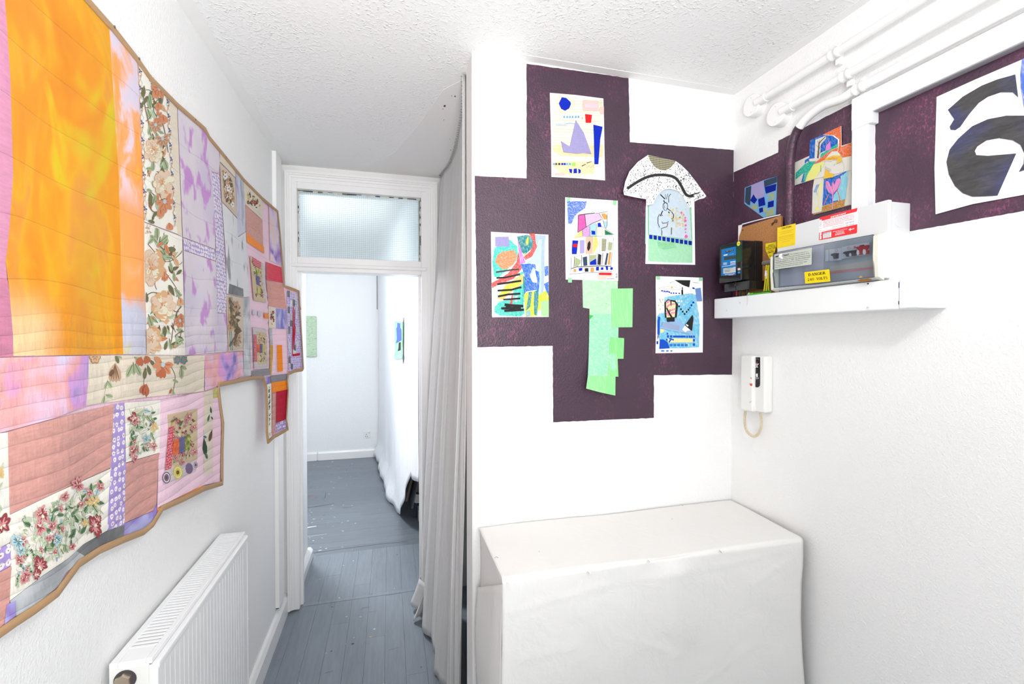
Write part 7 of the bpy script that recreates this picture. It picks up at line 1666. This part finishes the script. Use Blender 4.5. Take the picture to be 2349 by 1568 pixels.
# slab-serif capitals made from strokes, for the danger label
GLY = {'D': [('s', 0.14, 0.0, 1.0, 0.20), ('a', 0.22, 0.5, 0.5, 0.5, -90, 90, 0.17), ('h', 0.0, 0.35, 0.02, 0.06), ('h', 0.0, 0.35, 0.98, 0.06)],
 'A': [('l', 0.08, 0.0, 0.46, 1.0, 0.07), ('l', 0.50, 1.0, 0.86, 0.0, 0.18), ('h', 0.22, 0.70, 0.32, 0.07), ('h', -0.04, 0.24, 0.02, 0.05), ('h', 0.68, 1.02, 0.02, 0.05)],
 'N': [('s', 0.12, 0.0, 1.0, 0.07), ('l', 0.14, 1.0, 0.86, 0.0, 0.19), ('s', 0.86, 0.0, 1.0, 0.07), ('h', -0.02, 0.26, 0.02, 0.05), ('h', 0.0, 0.22, 0.98, 0.05), ('h', 0.74, 1.0, 0.98, 0.05)],
 'G': [('a', 0.52, 0.5, 0.44, 0.48, 40, 320, 0.16), ('s', 0.82, 0.06, 0.42, 0.17), ('h', 0.64, 1.0, 0.42, 0.05), ('s', 0.86, 0.72, 0.98, 0.05)],
 'E': [('s', 0.18, 0.0, 1.0, 0.20), ('h', 0.02, 0.86, 0.03, 0.07), ('h', 0.02, 0.82, 0.97, 0.07), ('h', 0.2, 0.62, 0.52, 0.07), ('s', 0.84, 0.0, 0.26, 0.06), ('s', 0.80, 0.76, 1.0, 0.06), ('s', 0.62, 0.38, 0.66, 0.06)],
 'R': [('s', 0.16, 0.0, 1.0, 0.20), ('a', 0.3, 0.74, 0.42, 0.24, -90, 90, 0.14), ('l', 0.42, 0.5, 0.84, 0.02, 0.19), ('h', 0.0, 0.36, 0.02, 0.05), ('h', 0.0, 0.4, 0.98, 0.05), ('h', 0.74, 1.0, 0.02, 0.05), ('h', 0.2, 0.5, 0.5, 0.05)],
 'V': [('l', 0.14, 1.0, 0.48, 0.0, 0.18), ('l', 0.52, 0.0, 0.84, 1.0, 0.07), ('h', -0.02, 0.32, 0.98, 0.05), ('h', 0.70, 1.0, 0.98, 0.05)],
 'O': [('a', 0.5, 0.5, 0.42, 0.46, 0, 360, 0.15)], '0': [('a', 0.5, 0.5, 0.34, 0.46, 0, 360, 0.15)],
 'L': [('s', 0.20, 0.0, 1.0, 0.20), ('h', 0.02, 0.86, 0.03, 0.07), ('h', 0.02, 0.40, 0.98, 0.05), ('s', 0.84, 0.0, 0.32, 0.06)],
 'T': [('s', 0.5, 0.0, 1.0, 0.20), ('h', 0.06, 0.94, 0.97, 0.07), ('h', 0.30, 0.70, 0.02, 0.05), ('s', 0.08, 0.72, 1.0, 0.06), ('s', 0.92, 0.72, 1.0, 0.06)],
 'S': [('a', 0.48, 0.74, 0.30, 0.22, 20, 250, 0.13), ('a', 0.50, 0.26, 0.32, 0.24, -160, 80, 0.14), ('l', 0.34, 0.62, 0.64, 0.42, 0.18)],
 '2': [('a', 0.46, 0.72, 0.32, 0.24, -20, 180, 0.13), ('l', 0.74, 0.62, 0.14, 0.06, 0.12), ('h', 0.10, 0.86, 0.06, 0.13)],
 '4': [('s', 0.66, 0.0, 1.0, 0.17), ('l', 0.62, 0.98, 0.06, 0.34, 0.07), ('h', 0.04, 0.94, 0.28, 0.11)]}
def serif(word, TL, TR, BL, on, off, m, par):
    n = len(word); MS = Marks(on, off)
    def q2(i, x, y): 
        a = (i+0.03+x*0.93)/n; b2 = 1-y
        return (TL[0]+a*(TR[0]-TL[0])+b2*(BL[0]-TL[0]), TL[1]+a*(TR[1]-TL[1])+b2*(BL[1]-TL[1]))
    for i, ch in enumerate(word):
        for g in GLY.get(ch, []):
            if g[0] == 's': _, x, y0, y1, w_ = g; w_ *= 1.25; MS.poly([q2(i, x-w_/2, y0), q2(i, x+w_/2, y0), q2(i, x+w_/2, y1), q2(i, x-w_/2, y1)], m)
            elif g[0] == 'h': _, x0, x1, y, w_ = g; w_ *= 1.35; MS.poly([q2(i, x0, y-w_/2), q2(i, x1, y-w_/2), q2(i, x1, y+w_/2), q2(i, x0, y+w_/2)], m)
            elif g[0] == 'l': _, x0, y0, x1, y1, w_ = g; w_ *= 1.25; MS.poly([q2(i, x0-w_/2, y0), q2(i, x0+w_/2, y0), q2(i, x1+w_/2, y1), q2(i, x1-w_/2, y1)], m)
            else:
                _, cx, cy, rx, ry, a0, a1, w_ = g; w_ *= 1.3; N = 14
                for j in range(N):
                    t0, t1 = [math.radians(a0+(a1-a0)*(j+e)/N) for e in (0, 1)]
                    f_ = lambda t, s_: q2(i, cx+(rx+s_*w_/2*(0.45+0.55*abs(math.cos(t))))*math.cos(t), cy+(ry+s_*0.05)*math.sin(t))
                    MS.poly([f_(t0, -1), f_(t0, 1), f_(t1, 1), f_(t1, -1)], m)
    return MS.build('lettering', par)
serif('DANGER', ku(1048, 866), ku(1242, 842), ku(1050, 896), onW, 0.0011, M_black, LD); serif('240 VOLTS', ku(1036, 921), ku(1264, 898), ku(1039, 950), onW, 0.0011, M_black, LD)
text('LABELCODE 3', onW, 0.0011, ku(1222, 946), ku(1275, 940), ku(1222, 951), TXY, LD)
# labels: important notice inside the window
LI = plate('notice_label', kk(ku, [(668, 655), (1086, 575), (1084, 765), (668, 822)]), onW, 0.0, 0.0006, plain('pale_grey_label', rgb(206, 210, 200), 0.5), CU)
GT = plain('label_ink', rgb(70, 76, 80), 0.6)
text('IMPORTANT.', onW, 0.001, ku(678, 667), ku(838, 641), ku(678, 690), M_black, LI, bold=0.03)
lines(kc, onW, 0.001, [('This installation or part of it, is', (610, 1075), (1160, 985)), ('protected by a device which automatically switches off the', (170, 1212), (1200, 1035)), ('supply if an earth fault develops. Test quarterly by pressing', (172, 1262), (1228, 1090)), ("the button marked 'T' or 'TEST'. The device should switch", (172, 1312), (1222, 1142)), ('off the supply and should then be switched on to restore', (170, 1368), (1165, 1212)), ('the supply. If the device does not switch off the supply', (168, 1418), (1125, 1282)), ('when the button is pressed, seek expert advice', (166, 1472), (995, 1345))], GT, LI, 32, bold=0.01)
plate('peeled_spot', kk(kc, [(325, 1065), (385, 1060), (372, 1130), (392, 1200), (380, 1228), (320, 1190), (270, 1150)]), onW, 0.0006, 0.0014, P_white, LI)
# labels: red periodic inspection notice
kr = K(1870, 470, 17.425); REDL = plain('label_red', rgb(244, 54, 60), 0.45); RINK = plain('faded_red_ink', rgb(226, 120, 140), 0.6); PENI = plain('blue_pen', rgb(110, 112, 150), 0.6)
LR = plate('inspection_label', kk(kr, [(175, 500), (1690, 115), (1690, 780), (1640, 1120), (260, 1385), (150, 1400), (165, 900)]), onU, 0.0, 0.0005, P_white, CU)
def rp(nm, pts, a, b2, m): return plate(nm, kk(kr, pts), onU, a, b2, m, LR)
rp('red_band', [(175, 500), (900, 318), (1690, 115), (1665, 245), (1620, 270), (265, 630), (262, 575), (180, 590)], 0.0005, 0.0009, REDL)
rp('red_band', [(240, 1090), (700, 985), (1600, 785), (1680, 765), (1668, 1090), (1640, 1125), (1000, 1245), (270, 1385), (150, 1395), (160, 1105)], 0.0005, 0.0009, REDL)
rp('address_panel', [(305, 1125), (640, 1052), (640, 1275), (312, 1345)], 0.0009, 0.0012, P_white); rp('white_panel', [(188, 1115), (250, 1100), (250, 1190), (210, 1210), (215, 1235), (248, 1228), (246, 1355), (182, 1368)], 0.0009, 0.0012, P_white)
text('IMPORTANT', onU, 0.0013, kr(622, 460), kr(1240, 292), kr(622, 520), P_white, LR, bold=0.03)
lines(kr, onU, 0.0009, [('THIS INSTALLATION SHOULD BE PERIODICALLY', (318, 640), (1565, 345)), ('INSPECTED AND TESTED AND A REPORT ON ITS', (322, 697), (1565, 402)), ('CONDITION OBTAINED, AS PRESCRIBED IN THE', (324, 755), (1565, 460)), ('IET WIRING REGULATIONS BS 7671 REQUIREMENTS', (326, 812), (1565, 522)), ('FOR ELECTRICAL INSTALLATIONS', (320, 868), (1130, 682)), ('Date of last inspection', (685, 868), (1180, 765)), ('Recommended date of next inspection', (315, 1020), (1190, 832))], RINK, LR, 40, bold=0.006)
text('22/10/19', onU, 0.0011, kr(1205, 700), kr(1545, 628), kr(1205, 760), PENI, LR, shear=0.25); text('22/10/24', onU, 0.0011, kr(1205, 800), kr(1550, 735), kr(1205, 850), PENI, LR, shear=0.25)
for s_, y in (('Th', 615), ('an', 695), ('IE', 765), ('Re', 822), ('Da', 915), ('Re', 1000)): text(s_, onU, 0.0009, kr(190, y+10), kr(255, y-6), kr(190, y+45), PENI if y < 800 else RINK, LR)
text('MORGAN', onU, 0.0015, kr(312, 1135), kr(622, 1068), kr(316, 1178), plain('navy_ink', rgb(40, 50, 84), 0.5), LR, bold=0.015); text('SINDALL', onU, 0.0015, kr(325, 1200), kr(605, 1140), kr(328, 1242), MATS['navy_ink'], LR)
MR = KM(onU, 0.0015, kr); MR.line([(330, 1277), (610, 1216)], 14, REDL); MR.line([(335, 1320), (600, 1262)], 10, PENI); MR.line([(1340, 995), (1560, 940)], 26, P_white, 0.0002); MR.line([(1395, 925), (1398, 1030)], 30, P_white, 0.0002); MR.build('mark', LR)
for s_, a, b2 in (('Whitney Community Centre', (695, 1058), (1280, 925)), ('Woodville Road', (818, 1080), (1150, 1008)), ('London N16 8NA', (805, 1140), (1165, 1062)), ('Tel: 0208 829 0421', (785, 1190), (1178, 1108))): text(s_, onU, 0.0013, kr(*a), kr(*b2), kr(a[0], a[1]+36), P_white, LR, bold=0.025)
# --- door entry handset
ki = K(1640, 780, 6.03)
XI = XR-0.036; XH = XR-0.050
IC = thing('entry_phone', hit(0, XR, *ki(560, 985)), 'white door entry handset with curly cord on the right wall below the trunking', 'intercom')
M_ic = plain('white_abs', rgb(247, 247, 244), 0.35, 0.45)
oi_, oh_ = planeX(XI), planeX(XH)
zt2, zb2 = oi_(*ki(600, 215)).z, oi_(*ki(600, 995)).z
BDY = box('base', (XI, oi_(*ki(692, 500)).y, zb2), (XR, oi_(*ki(500, 500)).y+0.01, zt2), M_ic, IC, 0.008, 3)
box('back_plate', (XR-0.014, hit(0, XR-0.014, *ki(732, 500)).y, zb2-0.002), (XR, oi_(*ki(500, 500)).y+0.02, zt2+0.002), M_ic, IC, 0.004, 2)
HS = box('handset', (XH, oh_(*ki(522, 500)).y, oh_(*ki(430, 982)).z), (XR-0.012, oh_(*ki(342, 500)).y, oh_(*ki(430, 208)).z), M_ic, IC, 0.009, 3)
def rr(x0, y0, x1, y1, r, rb): # slot with a round foot
    P_ = [(x0+4, y0), (x1-4, y0), (x1, y0+4)] ; n = 8; cy = y1-rb
    P_ += [((x0+x1)/2+(x1-x0)/2*math.cos(a), cy+rb*math.sin(a)) for a in [pi*i/n for i in range(n+1)]]; P_.append((x0, y0+4)); return P_
plate('surround', kk(ki, rr(530, 228, 632, 664, 0, 55)), oi_, -0.002, 0.0012, M_ic, BDY); SLT = plate('control_panel', kk(ki, rr(540, 236, 624, 652, 0, 46)), oi_, 0.0012, 0.0018, plain('gloss_black', (0.015, 0.015, 0.017), 0.2), BDY)
MI = KM(oi_, 0.0021, ki)
MI.rect(565, 300, 590, 312, plain('led_red', rgb(170, 40, 50), 0.5)); MI.line([(552, 327), (608, 327)], 7, P_white); MI.line([(562, 340), (596, 372)], 5, P_white); MI.line([(596, 340), (562, 372)], 5, P_white); MI.line([(560, 338), (598, 338)], 4, P_white); MI.line([(560, 374), (598, 374)], 4, P_white); MI.line([(548, 260), (600, 258), (606, 275)], 5, GRY)
MI.poly([(568, 462), (592, 460), (592, 505), (580, 512), (568, 500)], P_white); MI.line([(552, 522), (608, 524)], 7, P_white); MI.line([(568, 541), (592, 541)], 5, plain('soft_teal', rgb(110, 160, 156), 0.5)); MI.build('symbols', BDY)
disc('button', oi_(*ki(582, 602), 0.0018), (-1, 0, 0), 0.0052, 0.0015, plain('button_black', (0.03, 0.03, 0.032), 0.3), BDY, 20)
disc('led_window', oi_(*ki(590, 410), 0.0014), (-1, 0, 0), 0.0015, 0.0008, M_dark, BDY, 10)
MI = KM(oh_, 0.0006, ki); SMR = plain('red_smear', rgb(240, 96, 90), 0.6)
MI.poly([(490, 515), (508, 518), (506, 532), (492, 530)], SMR); MI.poly([(478, 592), (490, 602), (515, 595), (518, 628), (490, 630), (480, 610)], SMR); MI.line([(478, 862), (505, 842)], 8, GRY, 0, 3); MI.build('paint_mark', HS)
# curly cord
path = smooth_path([planeX(XR-0.026)(*ki(x, y)) for x, y in ((424, 978), (412, 1040), (410, 1110), (420, 1190), (450, 1265), (500, 1315), (548, 1328), (598, 1295), (632, 1225), (643, 1150), (640, 1070), (626, 1000))], 26)
coil = []; L = 0.0
prev = path[0]
for i, p in enumerate(path):
    L += (p-prev).length; prev = p
    d = (path[min(i+1, len(path)-1)]-path[max(i-1, 0)]).normalized(); s1 = Vector((1, 0, 0)); s2 = d.cross(s1).normalized()
    coil.append((p, s1, s2, L))
tot = coil[-1][3]; pts = []
N = 62*9
for j in range(N+1):
    l = tot*j/N; i = min(range(len(coil)), key=lambda q_: abs(coil[q_][3]-l)) if False else None
    lo_, hi_ = 0, len(coil)-1
    while hi_-lo_ > 1:
        mid = (lo_+hi_)//2
        if coil[mid][3] > l: hi_ = mid
        else: lo_ = mid
    c0, c1 = coil[lo_], coil[hi_]; f_ = (l-c0[3])/max(1e-9, c1[3]-c0[3]); p = c0[0].lerp(c1[0], f_)
    a = 2*pi*j/9; pts.append(p + c0[1]*math.cos(a)*0.0040 + c0[2]*math.sin(a)*0.0040)
tube('cord', pts, 0.00115, plain('ivory_pvc', rgb(240, 226, 196), 0.4), IC, 6)
